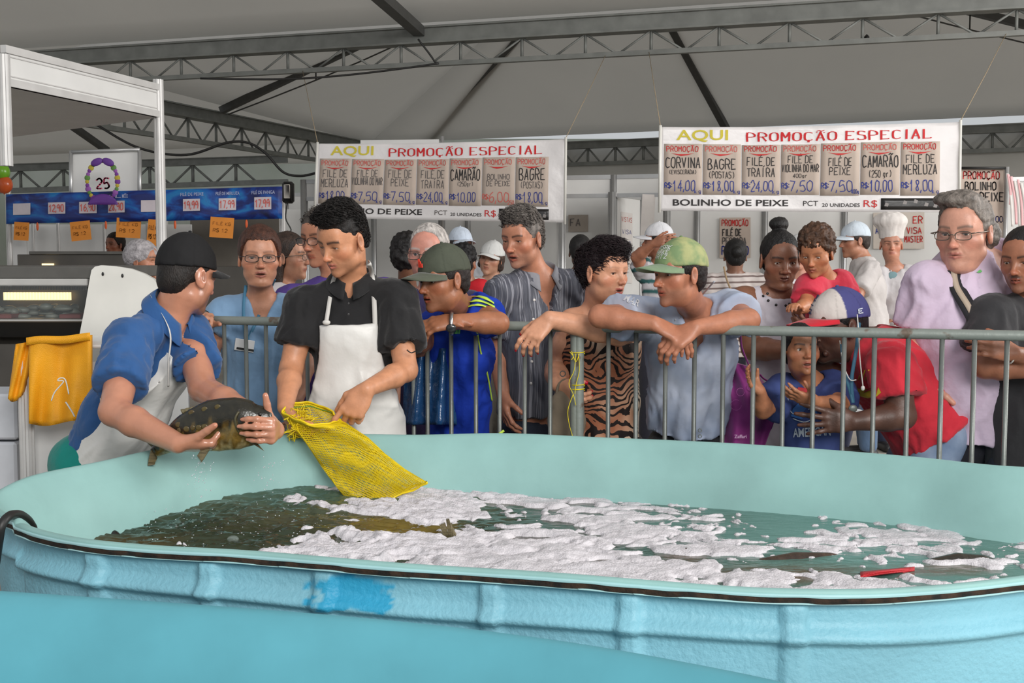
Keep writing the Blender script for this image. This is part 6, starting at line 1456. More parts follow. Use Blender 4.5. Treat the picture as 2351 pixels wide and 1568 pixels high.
_b = bvh_of(I3['top']); lan = pmat('blue_lanyard', (60, 118, 150), .6)
strap(I3, 'lanyard', [proj(_b, 566, 655, .01, 4.8), proj(_b, 560, 700, .006, 4.7), proj(_b, 562, 740, .006, 4.7), proj(_b, 566, 790, .006, 4.7)], .012, lan); strap(I3, 'lanyard', [proj(_b, 632, 640, .01, 4.8), proj(_b, 610, 690, .006, 4.7), proj(_b, 588, 735, .006, 4.7), proj(_b, 568, 785, .006, 4.7)], .012, lan)
bd = proj(_b, 563, 793, .012, 4.68); MB().box(bd, (.078, .003, .048), np.array(Matrix.Rotation(.15, 3, 'Y')), bev=.001).build('name_badge', pmat('badge', (214, 214, 214), .4), I3['root'], smooth=False)
MB().box(bd + A(.003, -.003, -.016), (.070, .001, .009), np.array(Matrix.Rotation(.15, 3, 'Y'))).build('badge_stripe', black_m, I3['root'], smooth=False)
decal(_b, hand_text('JT', 0, 0, 1, 1, .2), 594, 722, 18, 10, pmat('white_print', (210, 210, 214), .7), I3['root'], default=4.7)
for u in (560, 634): mk('earring', *ellVF(W(u, 601, 4.74), (.004, .004, .004), None, 8, 5), pmat('pearl', (225, 220, 214), .2), I3['root'])

# ---- 4 ponytail woman, 5 man in purple and white
person('pony', 'woman with long brown hair in profile behind the light blue top', (664, 590, 5.75), (190, 136, 108), ((630, 690, 5.55), (660, 685, 5.95)), (None, None), (None, None), (640, 980, 5.75), yaw=78, pitch=0, hs=.98, hair=('long', dict(hr=.010, hvox=.005)), hair_c=(58, 42, 34), hi=False, glasses=(frame_g,), top=dict(c=(206, 200, 202)), bot=dict(c=(60, 62, 80)))
def col5(P, V, I):
    C = np.tile(np.array(lin((82, 62, 130))), (len(P), 1)); h = P[:, 2]; a = np.abs(P[:, 0]); C[(h > -.115) & (h < -.075)] = lin((206, 200, 204)); C[(a > .20) & (h < -.12) & (h > -.17) | ((a > .19) & (h < -.20))] = lin((206, 200, 204)); C[(h < -.17) & (a < .19) & (h > -.30)] = lin((206, 200, 204)); return C
person('purple', 'man with glasses in a purple and white shirt behind the young man', (742, 545, 5.15), (180, 122, 94), ((668, 690, 5.10), (882, 672, 5.20)), ((648, 780, 5.0), None), ((668, 860, 4.95), None), (775, 980, 5.2), yaw=-35, pitch=-10, hs=1.08, hair=('short', dict(hr=.010, tufts=200)), hair_c=(84, 76, 70), glasses=(frame_m,), hi=False, girth=1.1, top=dict(colf=col5, sleeve=.6), bot=dict(c=(46, 44, 52)))

# ---- 6 man in the blue jersey
def col6(P, V, I):
    C = np.tile(np.array(lin((26, 58, 168))), (len(P), 1)); l, f, h = P.T
    a, b, _ = I['j'][1]; up_, F_ = I['up'], I['Fw']
    t = (V - I['NB']) @ nrm(a - I['NB']); d_ = (V - I['NB']) @ nrm(np.cross(nrm(a - I['NB']), I['up'])); top_ = ((V - (I['NB'] + a) / 2)[:, 2] > -.01) & (t > .04) & (t < .30)
    C[(h < -.60)] = lin((20, 40, 130)); return C
def badge6(cr, R, c, sc):
    for k in range(3):
        V, F = MB_box((-.012 + .009 * k, .0965 - .001 * k, .062 + .004 * k), (.006, .004, .014 + .008 * k)); mk('cap_logo', place(V, R, c, sc), F, pmat('logo_red', (222, 60, 40), .5), cr, smooth=False)
def MB_box(c, d):
    m = MB().box(c, d); return np.concatenate(m.V), m.F
I6 = person('jersey', 'man in an olive cap and blue jersey with lime stripes leaning on the barrier', (1018, 640, 4.17), (164, 106, 76), ((1012, 745, 4.56), (1092, 714, 4.42)), ((962, 796, 4.40), (1143, 742, 4.22)), ((975, 752, 4.16), (1050, 738, 4.14)), (1052, 1010, 4.62),
    neck=(1058, 712, 4.42), yaw=-50, pitch=-8, hs=.98, girth=1.25, hair=('short', dict(hr=.006, back=-.07)), hair_c=(44, 36, 34), paint=dict(stubble=.25), face=dict(jaw=1.1, fat=.003, eye=.7, mouth=.15), gaze=(0, -.2),
    hands=(dict(d=(.95, -.15, .25), n=(0, .2, -.95), curl=(.15, .25, .2), spread=.12), dict(d=(-.9, -.1, -.1), n=(0, .6, -.8), curl=(.5, .6, .3))), top=dict(colf=col6, sleeve=.58, loose=.03, sl_loose=.02, hem=.14, neck=('crew', .066), vox=.0062, seed=31, wr=.016), bot=dict(c=(30, 34, 60)),
    cap=lambda r, R, c, sc: mk_cap(r, R, c, sc, (74, 78, 66), (84, 88, 74), label='olive green cap with a small red emblem', badge=badge6, tilt=0))
_b = bvh_of(I6['top']); lime = pmat('lime_piping', (196, 226, 80), .6)
for k in range(3):
    strap(I6, 'shoulder_stripe', [proj(_b, u, v + 9 * k, .002, 4.42) for u, v in ((1060 + 3 * k, 694), (1078, 686), (1096, 682), (1116, 686), (1134 + 2 * k, 696))], .012, pmat('lime_piping', (206, 232, 70), .6), n=(0, -.6, .8))
strap(I6, 'piping', [proj(_b, u, v, .003) for u, v in ((1094, 760), (1104, 810), (1118, 860), (1128, 920))], .006, lime, n=(0, -1, 0)); strap(I6, 'piping', [proj(_b, u, v, .003) for u, v in ((1125, 1005), (1140, 1000), (1157, 988))], .008, lime, n=(0, -1, 0))
for k in range(3): decal(_b, poly([(0, 0), (.28, 0), (.28 + .1, .4 + .3 * k), (.1, .4 + .3 * k)]), 1040 + k * 6, 766, 16, 12, pmat('green_logo', (110, 190, 110), .6), I6['root'], name='chest_logo', default=4.4)
wt = W(1037, 743, 4.135); wdir = nrm(W(1143, 736, 4.22) - W(1050, 728, 4.14)); ww = MB(); 
ring = [wt + A(0, -.036 * math.cos(a), .036 * math.sin(a)) for a in np.linspace(0, 2 * math.pi, 21)]; mk('watch_band', *tubeVF(ring, .007, 6, False), pmat('steel_watch', (170, 170, 172), .25, metal=.9), I6['root']); mk('watch_face', *ellVF(wt + A(0, -.036, -.014), (.018, .006, .016), None, 16, 8), pmat('watch_face', (40, 42, 44), .15), I6['root'])
# blue plastic bag hanging beside him
pb = thing('plastic_bag', W(985, 960, 4.5), 'dark blue plastic bag hanging beside the man in the blue jersey', 'bag')
V, F = grid(24, 20, lambda a, b: W(930 + (105 + 20 * b) * a - 6 * b, 800 + 175 * b, 4.42 + .035 * math.sin(a * 13 + b * 2) - .05 * math.sin(math.pi * a) * b)); mk('film', *thick(V, F, (0, .03, 0)), pmat('blue_plastic', (36, 74, 118), .25, var=.15, bump=.6, bscale=18, bdist=.02), pb)

# ---- 7 older man, 12b dark haired man
I7 = person('elder', 'white-haired older man with thin glasses in a navy shirt', (985, 582, 5.40), (206, 142, 124), ((902, 705, 5.40), (1078, 700, 5.45)), (None, None), (None, None), (990, 990, 5.45), yaw=-14, pitch=-4, hs=1.14, hair=('short', dict(hr=.006, front=.100, recede=.010, temple=.0, tuft=.003)), hair_c=(206, 198, 192), glasses=(frame_g, .026, .017), paint=dict(brow_c=(190, 180, 174), iris=(60, 50, 50)), face=dict(fat=.003, ear=1.15), girth=1.1, top=dict(c=(56, 50, 84)), bot=dict(c=(50, 50, 56)))
person('behind_elder', 'dark curly-haired person behind the white-haired man', (938, 590, 6.4), (120, 80, 60), ((885, 690, 6.4), (985, 690, 6.5)), (None, None), (None, None), (935, 960, 6.4), yaw=160, hs=.95, hair=('curly', dict(hr=.012)), hair_c=(26, 22, 22), hi=False, top=dict(c=(66, 54, 110)), bot=dict(c=(50, 50, 56)))

# ---- 8 man in the striped shirt
def ex8(I): collar(I['root'], I['NB'] + I['up'] * .008, nrm(I['up'] + A(0, -.1, 0)), I['Fw'], I['s'], pmat('collar_grey', (130, 130, 136), .7), r=.068, h=.036, wide=.040, drop=.070, open_=.8)
I8 = person('striped', 'grey-haired man in a vertically striped grey shirt looking down', (1200, 547, 4.72), (186, 126, 98), ((1152, 672, 4.70), (1312, 658, 4.84)), ((1142, 800, 4.78), (1335, 790, 4.95)), ((1155, 905, 4.70), (1330, 890, 4.9)), (1228, 985, 4.84),
    neck=(1235, 632, 4.80), yaw=-36, pitch=-12, hs=.98, girth=1.10, belly=.06, hair=('quiff', dict(hr=.004, top=.004, front=.064, tufts=1800, flow=(.3, .5, .3), tl=.024, tz=.05, seed=2, tuft=.003, temple=-.01, back=-.07)), hair_c=(118, 110, 104), paint=dict(stubble=.25, beard_c=(120, 110, 104)), face=dict(mouth=.45, nose=1.15, eye=.45, jaw=1.05), gaze=(0, -.25),
    top=dict(mat=striped_m, sleeve=.7, loose=.026, neck=('v', .068, .16, .06), hem=-.07, seed=41, wr=.014), bot=dict(c=(46, 52, 66)), extra=ex8)
_b = bvh_of(I8['top'])
for u, v in ((1226, 689), (1224, 733), (1222, 778), (1220, 830), (1218, 880)): mk('button', *ellVF(proj(_b, u, v, .002, 4.7), (.006, .003, .006), None, 8, 5), pmat('pearl', (225, 220, 214), .2), I8['root'])

# ---- 9 woman in the tiger print dress
I9 = person('tiger', 'smiling dark-haired woman in a tiger-print dress resting a hand on the rail', (1388, 625, 4.42), (214, 154, 122), ((1318, 745, 4.50), (1446, 748, 4.52)), ((1278, 850, 4.55), (1420, 765, 4.22)), ((1280, 880, 4.36), (1262, 733, 4.13)), (1388, 1020, 4.52),
    neck=(1375, 712, 4.52), yaw=42, pitch=-4, hs=.98, girth=1.42, arm=1.15, necks=1.1, hair=('pixie', dict(hr=.004, top=.006, tufts=2600, flow=(-.1, .8, -.05), tl=.034, tz=.0, seed=9, tuft=.004, temple=-.02, back=-.085, front=.052)), hair_c=(36, 22, 26), paint=dict(browa=.35, lip=(176, 62, 66)), face=dict(smile=1.0, mouth=.35, eye=.5, cheek=1.2, fat=.003, nose=.9),
    hands=(dict(d=(.55, -.5, -.5), n=(.3, .5, .2), curl=(.7, .8, .4), nail=(186, 20, 40), sc=.95), dict(d=(-.55, -.25, -.55), n=(-.25, .45, -.85), curls=[(.25, .5, .3), (.5, .6, .3), (.6, .6, .3), (.6, .6, .3)], nail=(186, 20, 40), sc=.98, spread=.12)), top=dict(mat=tiger_m, sleeve=0, tank=.15, neck=('scoop', .066, .10, .10), hem=.40, loose=.02, hemr=1.02, name='dress', seed=51, wr=.012), bot=dict(c=(60, 50, 50)), gaze=(.1, -.05))
hb_ = thing('handbag', W(1300, 960, 4.32), 'beige cloth handbag held beside the tiger-print dress', 'bag')
V, F = MB().ell(W(1300, 965, 4.34), (.070, .045, .13), None, 24, 16).V[0], MB().ell((0, 0, 0), (1, 1, 1), None, 24, 16).F; V = V + (fbm(V * 22, 2, 3) - .5)[:, None] * A(.02, .02, 0); mk('bag_body', V, F, pmat('beige_canvas', (132, 118, 100), .9, bump=.3, bscale=80), hb_)
mk('bag_handle', *tubeVF(crom([W(u, v, 4.33) for u, v in ((1278, 920), (1282, 885), (1300, 872), (1318, 890), (1322, 925))], 6), .006, 6), pmat('beige_canvas', (132, 118, 100), .9), hb_)
mk('bag_ring', *tubeVF([W(1292, 858, 4.3) + A(.010 * math.cos(a), 0, .010 * math.sin(a)) for a in np.linspace(0, 6.28, 13)], .002, 5, False), steel_m, hb_)

# ---- 10 man with the camouflage cap
def badge10(cr, R, c, sc):
    for j, tx in enumerate(('NYSRK', 'MARKE', 'ARTZ')):
        V2, F2 = hand_text(tx, -.030, .066 + .016 * (2 - j) - .010, .0125, .062, .2)
        P = [(-x, -.012 + .105 * math.sqrt(max(.02, 1 - (x / .088) ** 2 - ((z - .028) / .105) ** 2)) , z) for x, z in V2]; mk('cap_lettering', place(np.array(P), R, c, sc), F2, pmat('silver_print', (206, 208, 204), .4), cr, smooth=False)
camo_m = pmat('camo_green', (112, 134, 92), .8, var=.10, vscale=16, rgb2=(158, 160, 110), bump=.2)
def cap10(r, R, c, sc):
    mk_cap(r, R, c, sc, (112, 134, 92), (122, 142, 112), label='faded green camouflage cap with silver lettering', badge=badge10, brimlen=.082, tilt=2)
    for o in r.children:
        if o.name.startswith('cap'): o.data.materials[0] = camo_m
I10 = person('camo', 'man in a faded green camouflage cap with forearms folded on the rail', (1560, 628, 4.03), (182, 120, 92), ((1478, 728, 4.28), (1672, 712, 4.28)), ((1378, 726, 4.06), (1718, 735, 4.08)), ((1500, 742, 3.99), (1598, 752, 3.98)), (1578, 1020, 4.42),
    neck=(1592, 708, 4.22), yaw=-60, pitch=-4, hs=.97, arm=1.0, girth=1.05, hair=('short', dict(hr=.006, back=-.09, temple=-.02, tuft=.003)), hair_c=(38, 30, 28), paint=dict(stubble=.35), face=dict(nose=1.25, jaw=.95, eye=.6), gaze=(-.1, -.1), cap=cap10,
    hands=(dict(d=(.9, -.1, -.45), n=(-.2, .5, -.8), curl=(.35, .5, .3), spread=.1, sc=1.05), dict(d=(-.85, -.15, -.55), n=(.0, .6, -.75), curl=(.5, .6, .4), sc=1.05)), top=dict(mat=wash_m, sleeve=.62, loose=.026, sl_loose=.024, neck=('v', .066, .15, .055), hem=-.08, seed=61, wr=.018), bot=dict(c=(44, 44, 48), waist=.17))
_b = bvh_of(I10['top']); decal(_b, font_text('MAR', 0, 0, 1, 1, .02), 1432, 688, 36, 14, pmat('white_print', (210, 210, 214), .7), I10['root'], rot=-28, default=4.2)
strap(I10, 'neckline_trim', [proj(_b, u, v, .003) for u, v in ((1640, 645), (1600, 690), (1560, 730))], .007, pmat('trim_white', (196, 200, 210), .7)); strap(I10, 'neckline_trim', [proj(_b, u, v, .003) for u, v in ((1520, 660), (1532, 700), (1552, 735))], .006, pmat('trim_white', (196, 200, 210), .7))
for v in (988, 1002): mk('belt_eyelet', *tubeVF([W(1607, v, 4.22) + A(.006 * math.cos(a), 0, .006 * math.sin(a)) for a in np.linspace(0, 6.28, 11)], .0018, 5, False), steel_m, I10['root'])

# ---- 11 woman with the top knot, 12 toddler
I11 = person('topknot', 'woman with a hair bun in a white tank top frowning downwards', (1790, 596, 4.95), (138, 92, 70), ((1708, 692, 4.98), (1874, 690, 4.98)), ((1728, 800, 4.95), (1915, 790, 4.85)), ((1822, 805, 4.74), (1900, 765, 4.66)), (1795, 1000, 5.02),
    neck=(1790, 670, 5.0), yaw=4, pitch=-12, hs=1.01, girth=1.10, belly=.12, arm=1.2, hair=('bun', dict(hr=.005, front=.060, temple=.0, tuft=.004)), hair_c=(26, 22, 22), paint=dict(lip=(104, 60, 52), browt=1.2), face=dict(nosew=1.35, lips=1.35, cheek=1.2, fat=.004, eye=.7, dbl=.4), gaze=(0, -.3),
    hands=(None, dict(d=(-.7, -.3, .1), n=(.1, .6, .6), curl=(.5, .5, .3))), top=dict(c=(200, 194, 202), sleeve=0, tank=.135, neck=('scoop', .07, .030, .085), hem=.12, name='tank_top', seed=71), bot=dict(c=(40, 34, 44)))
_b = bvh_of(I11['top'])
for u, v in ((1752, 668), (1764, 678), (1782, 688), (1804, 690), (1812, 686), (1762, 662)): mk('stud', *ellVF(proj(_b, u, v + 12, .001, 4.9), (.006, .003, .006), None, 8, 5), black_m, I11['root'])
I12 = person('toddler', 'curly-haired toddler in a red top carried by the woman with the bun', (1874, 580, 4.72), (184, 122, 86), ((1862, 662, 4.76), (1928, 655, 4.86)), ((1850, 700, 4.68), (1945, 700, 4.8)), ((1832, 712, 4.6), (1930, 720, 4.7)), (1912, 775, 4.86),
    neck=(1893, 643, 4.84), yaw=-32, pitch=-20, hs=.80, girth=1.25, arm=.68, lr=.6, hair=('curly', dict(hr=.008, front=.060, hvox=.0038)), hair_c=(84, 56, 38), paint=dict(browa=.35, lip=(160, 88, 76)), face=dict(cheek=1.35, fat=.004, jaw=.85, nose=.55, nosew=1.0, lips=1.2, eye=.75, brow=.7), gaze=(0, -.35), legs=True, feet=[(1.18, 4.66, .62), (1.30, 4.68, .60)], bot=dict(c=(60, 66, 90), loose=.008, cutz=.66), shoes=(200, 60, 60),
    hands=(dict(d=(-.4, -.6, .3), n=(0, -.2, -1), sc=.62, curl=(.5, .6, .3)), dict(d=(-.6, -.5, 0), n=(0, 0, -1), sc=.62, curl=(.5, .6, .3))), top=dict(c=(206, 56, 76), sleeve=.75, loose=.012, sl_loose=.012, neck=('crew', .050), seed=81))
for o in list(I12['root'].children):
    if o.name.startswith('shoe'): bpy.data.objects.remove(o)

# ---- 14 boy at the bars
def ex14(I): pass
I14 = person('boy', 'boy in a navy printed tee reaching through the barrier bars', (1838, 804, 4.08), (170, 112, 80), ((1802, 902, 4.14), (1912, 895, 4.16)), ((1752, 942, 4.08), (1930, 930, 4.05)), ((1745, 898, 4.02), (1872, 922, 3.99)), (1872, 1070, 4.20),
    neck=(1854, 874, 4.14), yaw=6, pitch=6, hs=.78, girth=1.15, arm=.74, lr=.7, hair=('short', dict(hr=.006, front=.055, tuft=.004)), hair_c=(26, 22, 22), paint=dict(lip=(176, 96, 84)), face=dict(mouth=.7, nosew=1.15, nose=.7, cheek=1.25, lips=1.3, jaw=.9, brow=.8, eye=.9), gaze=(-.2, 0),
    hands=(dict(d=(-.60, -.25, .60), n=(.6, -.5, .4), sc=.62, curl=(.25, .4, .3), spread=.2, vox=.0036), dict(d=(-.95, -.20, .28), n=(-.2, .5, .75), sc=.72, curl=(.15, .3, .2), spread=.15, vox=.0036)), top=dict(mat=boy_m, sleeve=.72, loose=.018, sl_loose=.018, neck=('crew', .054), hem=.10, seed=91, wr=.012), bot=dict(c=(60, 66, 90)), shoes=(60, 60, 70))
_b = bvh_of(I14['top']); pr, pb2, pw = pmat('print_red', (176, 44, 50), .7), pmat('print_blue', (60, 110, 180), .7), pmat('print_white', (200, 206, 216), .7)
decal(_b, poly([(0, .1), (.25, 0), (.6, .1), (.95, .35), (.9, .7), (.55, 1), (.2, .8), (.05, .45)]), 1822, 920, 44, 38, pr, I14['root'], default=4.1); decal(_b, poly([(0, .2), (.4, 0), (1, .3), (.8, .9), (.3, 1), (.05, .6)]), 1815, 962, 62, 40, pb2, I14['root'], default=4.1)
for pts in ([(1812, 890), (1822, 905), (1842, 900), (1850, 915)], [(1808, 915), (1815, 945), (1835, 950), (1860, 938)], [(1820, 960), (1850, 968), (1880, 950)]):
    mk('print_line', *tubeVF(crom([proj(_b, u, v, .002, 4.1) for u, v in pts], 6), .0018, 5), pw, I14['root'])
decal(_b, font_text('AMERICAN', 0, 0, 1, 1, .02), 1822, 1003, 84, 20, pw, I14['root'], rot=3, default=4.1)

# ---- 13 man in red bending over the boy
def badge13(cr, R, c, sc):
    bl = pmat('navy_emblem', (34, 40, 80), .6)
    def on(x, z): return (x, -.010 + .104 * math.sqrt(max(.02, 1 - (x / .087) ** 2 - ((z - .028) / .104) ** 2)), z)
    for (x0, z0, x1, z1) in ((.012, .050, .016, .108), (.028, .050, .032, .108), (.040, .060, .044, .098), (.006, .104, .038, .108), (.006, .090, .046, .094), (.006, .076, .046, .080), (.006, .062, .046, .066), (.006, .050, .034, .054)):
        V = [on(x, z) for x, z in ((x0, z0), (x1, z0), (x1, z1), (x0, z1))]; V, F = thick(np.array(V), [[0, 1, 2, 3]], (0, .002, 0)); mk('cap_emblem', place(V, R, c, sc), F, bl, cr, smooth=False)
def cap13(r, R, c, sc):
    mk_cap(r, R, c, sc, (76, 76, 128), (206, 40, 54), front=(206, 196, 190), label='cap with white front, purple-blue back and red brim', badge=badge13, brimlen=.085, curv=.010, tilt=2)
    V2, F2 = hand_text('E', 0, 0, 1, .7, .25); P = [(-.086, -.030 - .02 * x, .040 + .014 * y) for x, y in V2]; mk('cap_side_logo', place(np.array(P), R, c, sc), F2, pmat('print_white', (200, 206, 216), .7), r, smooth=False)
I13 = person('red', 'man in a red tee and white-fronted cap bending over the boy', (1924, 748, 4.24), (92, 62, 50), ((2002, 822, 4.38), (2048, 838, 4.04)), ((1972, 900, 4.42), (2072, 955, 3.99)), ((1905, 842, 4.30), (1962, 968, 3.97)), (2140, 985, 4.22),
    neck=(1998, 790, 4.26), yaw=-74, pitch=-9, hs=1.10, girth=1.15, arm=1.15, flat=.72, necks=1.1, hair=('short', dict(hr=.003, tuft=.001, back=-.06)), hair_c=(30, 26, 26), paint=dict(stubble=.2), cap=cap13, face=dict(nosew=1.3, lips=1.3, eye=.6, jaw=1.05),
    hands=(dict(d=(-.7, -.3, .3), n=(-.2, -.6, -.3), curl=(.6, .6, .3)), dict(d=(-1, -.02, .03), n=(0, 1, -.05), curl=(.10, .15, .1), spread=.28, sc=1.08)), top=dict(c=(204, 48, 62), sleeve=.62, loose=.026, sl_loose=.030, neck=('crew', .068), hem=.02, hemr=1.06, seed=101, wr=.016), bot=dict(mat=jean_l, loose=.014, hipx=-.01), feet=[(1.28, 4.42, .07), (1.36, 4.10, .07)])
_b = bvh_of(I13['top']); yl = pmat('print_yellow', (206, 178, 40), .7)
decal(_b, poly([(0, .45), (.2, .2), (.5, .05), (.8, .1), (1, .4), (.9, .75), (.6, .7), (.35, .62), (.15, .7)]), 1962, 915, 62, 34, yl, I13['root'], default=4.1)
decal(_b, poly([(.2, .0), (.75, .25), (.7, .4), (.25, .3)]), 1975, 900, 50, 30, pmat('print_red', (176, 44, 50), .7), I13['root'], eps=.006, default=4.1)
for x in (1972, 1980, 1988): mk('print_line', *tubeVF([proj(_b, x, 872, .003, 4.1), proj(_b, x + 8, 850, .003, 4.1)], .0022, 5), yl, I13['root'])
lt = pmat('teal_lanyard', (50, 96, 120), .6)
strap(I13, 'lanyard', [W(1972, 740, 4.04), W(1966, 800, 3.99), W(1955, 870, 3.98), W(1958, 925, 3.98)], .012, lt, n=(0, -1, 0)); strap(I13, 'lanyard', [W(1932, 790, 3.99), W(1938, 850, 3.98), W(1952, 900, 3.98), W(1958, 925, 3.975)], .011, lt, n=(0, -1, 0))
mk('lanyard_clip', *ellVF(W(1958, 938, 3.98), (.016, .006, .014), None, 10, 6), steel_m, I13['root']); MB().box(W(1975, 948, 3.985), (.050, .003, .022), np.array(Matrix.Rotation(.3, 3, 'Y')), bev=.001).build('badge_card', pmat('badge', (214, 214, 214), .4), I13['root'], smooth=False)
mk('earphone_cord', *tubeVF(crom([W(u, v, y) for u, v, y in ((1968, 722, 4.02), (1971, 760, 3.99), (1974, 820, 3.965), (1978, 860, 3.96), (1981, 885, 3.96))], 6), .0022, 6), cord_w, I13['root']); mk('earphone', *ellVF(W(1981, 891, 3.958), (.007, .006, .009), None, 10, 8), white_plastic, I13['root'])
mk('earphone_cord', *tubeVF(crom([W(u, v, y) for u, v, y in ((1928, 782, 4.0), (1935, 830, 3.975), (1950, 870, 3.965), (1966, 872, 3.96))], 6), .0018, 6), cord_w, I13['root'])

# ---- 15 large man in pink, 16 man at the right edge
def ex15(I): collar(I['root'], I['NB'] + I['up'] * .062, nrm(I['up'] + A(0, -.1, 0)), I['Fw'], I['s'], cloth((206, 186, 206)), r=.092, h=.040, wide=.044, drop=.060, open_=.8)
I15 = person('pink', 'large grey-haired man in a pale pink polo with a striped shoulder strap', (2215, 532, 4.12), (204, 148, 126), ((2130, 652, 4.14), (2328, 634, 4.32)), ((2100, 780, 4.20), (2345, 790, 4.40)), ((2118, 868, 4.14), (2330, 890, 4.3)), (2222, 985, 4.30),
    neck=(2248, 616, 4.22), yaw=-42, pitch=-8, hs=1.12, girth=1.38, belly=.16, flat=.78, necks=1.15, arm=1.25, hair=('sweep', dict(hr=.008, top=.004, front=.078, recede=.016, tufts=0, seed=6, tuft=.006, temple=-.012, back=-.080, lift=.0)), hair_c=(132, 122, 114), glasses=(frame_g, .024, .013), paint=dict(brow_c=(120, 96, 84), lip=(176, 104, 92)), face=dict(fat=.008, dbl=1.0, eye=.6, jaw=1.1, nose=.9, ear=1.05), gaze=(-.1, -.2),
    top=dict(c=(206, 186, 206), sleeve=.72, loose=.028, sl_loose=.03, neck=('v', .082, .11, .045), hem=.0, bellyf=.05, seed=111, wr=.016), bot=dict(c=(34, 34, 42), loose=.03), extra=ex15)
_b = bvh_of(I15['top']); b1 = pmat('strap_black', (34, 32, 36), .7); b2_ = pmat('strap_beige', (176, 158, 140), .7)
sp_ = thing('shoulder_strap', proj(_b, 2210, 700, .006), 'black and beige striped bag strap across the pink polo', 'strap')
for off, wdt, mm, e in ((0, .052, b1, .006), (0, .020, b2_, .010)):
    strap(I15, 'webbing', [proj(_b, 2186, 622, e, 4.1), proj(_b, 2198, 660, e, 4.1), proj(_b, 2220, 705, e, 4.1), proj(_b, 2246, 748, e, 4.1), proj(_b, 2262, 772, e, 4.1)], wdt, mm, n=(0, -1, 0), parent=sp_)
decal(_b, poly([(0, .3), (.3, .6), (.6, 1), (1, .5), (.8, .2), (.4, .1)]), 2242, 628, 14, 9, pmat('green_logo', (90, 130, 90), .6), I15['root'], name='chest_logo', default=4.1)
I16 = person('edge', 'man with a moustache in a dark grey tee with crossed arms at right edge', (2352, 596, 3.98), (160, 104, 78), ((2278, 728, 4.02), (2478, 722, 4.08)), ((2262, 842, 3.96), (2462, 850, 3.98)), ((2375, 850, 3.88), (2330, 812, 3.86)), (2372, 1060, 4.10),
    neck=(2378, 690, 4.06), yaw=-46, pitch=-10, hs=.93, girth=1.08, hair=('short', dict(hr=.004, front=.066, tuft=.002, back=-.07)), hair_c=(34, 30, 30), paint=dict(stubble=.3, mustache=.8), face=dict(nose=1.1, lips=1.1, eye=.6, jaw=.95), gaze=(0, -.3),
    hands=(dict(d=(1, 0, .1), n=(0, 1, 0)), dict(d=(-.95, -.1, .25), n=(.1, .9, -.2), curl=(.35, .5, .4))), top=dict(c=(52, 51, 53), sleeve=.66, loose=.024, sl_loose=.03, neck=('v', .066, .08, .04), hem=.04, seed=121), bot=dict(c=(38, 44, 60)))
wbc = W(2322, 812, 3.87); mk('wrist_band', *tubeVF([wbc + A(.006 * math.sin(a), -.031 * math.cos(a), .032 * math.sin(a)) for a in np.linspace(0, 2 * math.pi, 21)], .003, 6, False), white_plastic, I16['root'])

# ---- people further back
def cap_w(c=(206, 208, 214), brim=None): return lambda r, R, cc, sc: mk_cap(r, R, cc, sc, c, brim or c)
def net_cap(r, R, c, sc):
    s = Sdf(); s.ell((0, -.02, .035), (.088, .105, .096), k=.01); V, F = s.mesh(.006, region=lambda x, y, z: (-.01 - .5 * np.clip(-y, 0, .1) + .35 * np.clip(y, 0, .1) - z)); V = V + vnormals(V, F) * ((fbm(V * 40, 3, 4) - .5) * .012)[:, None]
    mk('hairnet', place(V, R, c, sc), F, pmat('hairnet', (172, 166, 168), .8, var=.25, vscale=40, bump=.8, bscale=90, bdist=.01), r)
person('netted', 'shop worker in a white hairnet behind the plastic cover', (330, 600, 6.6), (178, 120, 92), ((285, 700, 6.6), (370, 700, 6.7)), (None, None), (None, None), (325, 960, 6.6), yaw=75, hs=.96, hi=False, cap=net_cap, top=dict(c=(200, 198, 196)), bot=dict(c=(190, 190, 190)))
person('vendor_far', 'far brown-haired seller half hidden under the orange notes', (264, 562, 11.0), (150, 92, 66), ((240, 605, 11.0), (290, 605, 11.0)), (None, None), (None, None), (265, 690, 11.0), yaw=-30, hs=.95, hi=False, hair=('short', dict(hr=.01)), hair_c=(40, 28, 24), top=dict(c=(140, 60, 50)), bot=dict(c=(60, 60, 60)))
person('vendor_cap', 'seller in a white cap standing behind the boy in red', (1058, 562, 8.3), (184, 126, 104), ((1018, 625, 8.3), (1120, 622, 8.35)), (None, None), (None, None), (1065, 780, 8.3), yaw=25, hs=1.0, hi=False, hair=('bob', dict(hr=.008, hvox=.006)), hair_c=(46, 36, 34), cap=cap_w((196, 206, 220)), top=dict(c=(186, 188, 194)), bot=dict(c=(60, 60, 66)))
def colk(P, V, I): C = np.tile(np.array(lin((40, 34, 36))), (len(P), 1)); C[P[:, 0] * np.sign(I['s'][0]) > .03] = lin((184, 32, 42)); return C
person('child_back', 'dark-haired child in a red and black shirt seen from behind', (1066, 605, 7.2), (150, 100, 76), ((1100, 665, 7.2), (1040, 668, 7.25)), (None, None), (None, None), (1070, 800, 7.2), yaw=165, hs=.88, hi=False, hair=('curly', dict(hr=.006)), hair_c=(22, 20, 22), top=dict(colf=colk), bot=dict(c=(40, 40, 50)), arm=.9)
person('vendor_woman', 'tired-looking seller in a white cap left of the striped shirt', (1128, 594, 7.8), (176, 130, 106), ((1090, 660, 7.8), (1172, 655, 7.85)), (None, None), (None, None), (1130, 820, 7.8), yaw=-18, roll=10, hs=.96, hi=False, hair=('bob', dict(hr=.010, hvox=.006)), hair_c=(74, 56, 48), cap=cap_w((200, 200, 198)), top=dict(c=(196, 194, 190)), bot=dict(c=(70, 66, 60)))
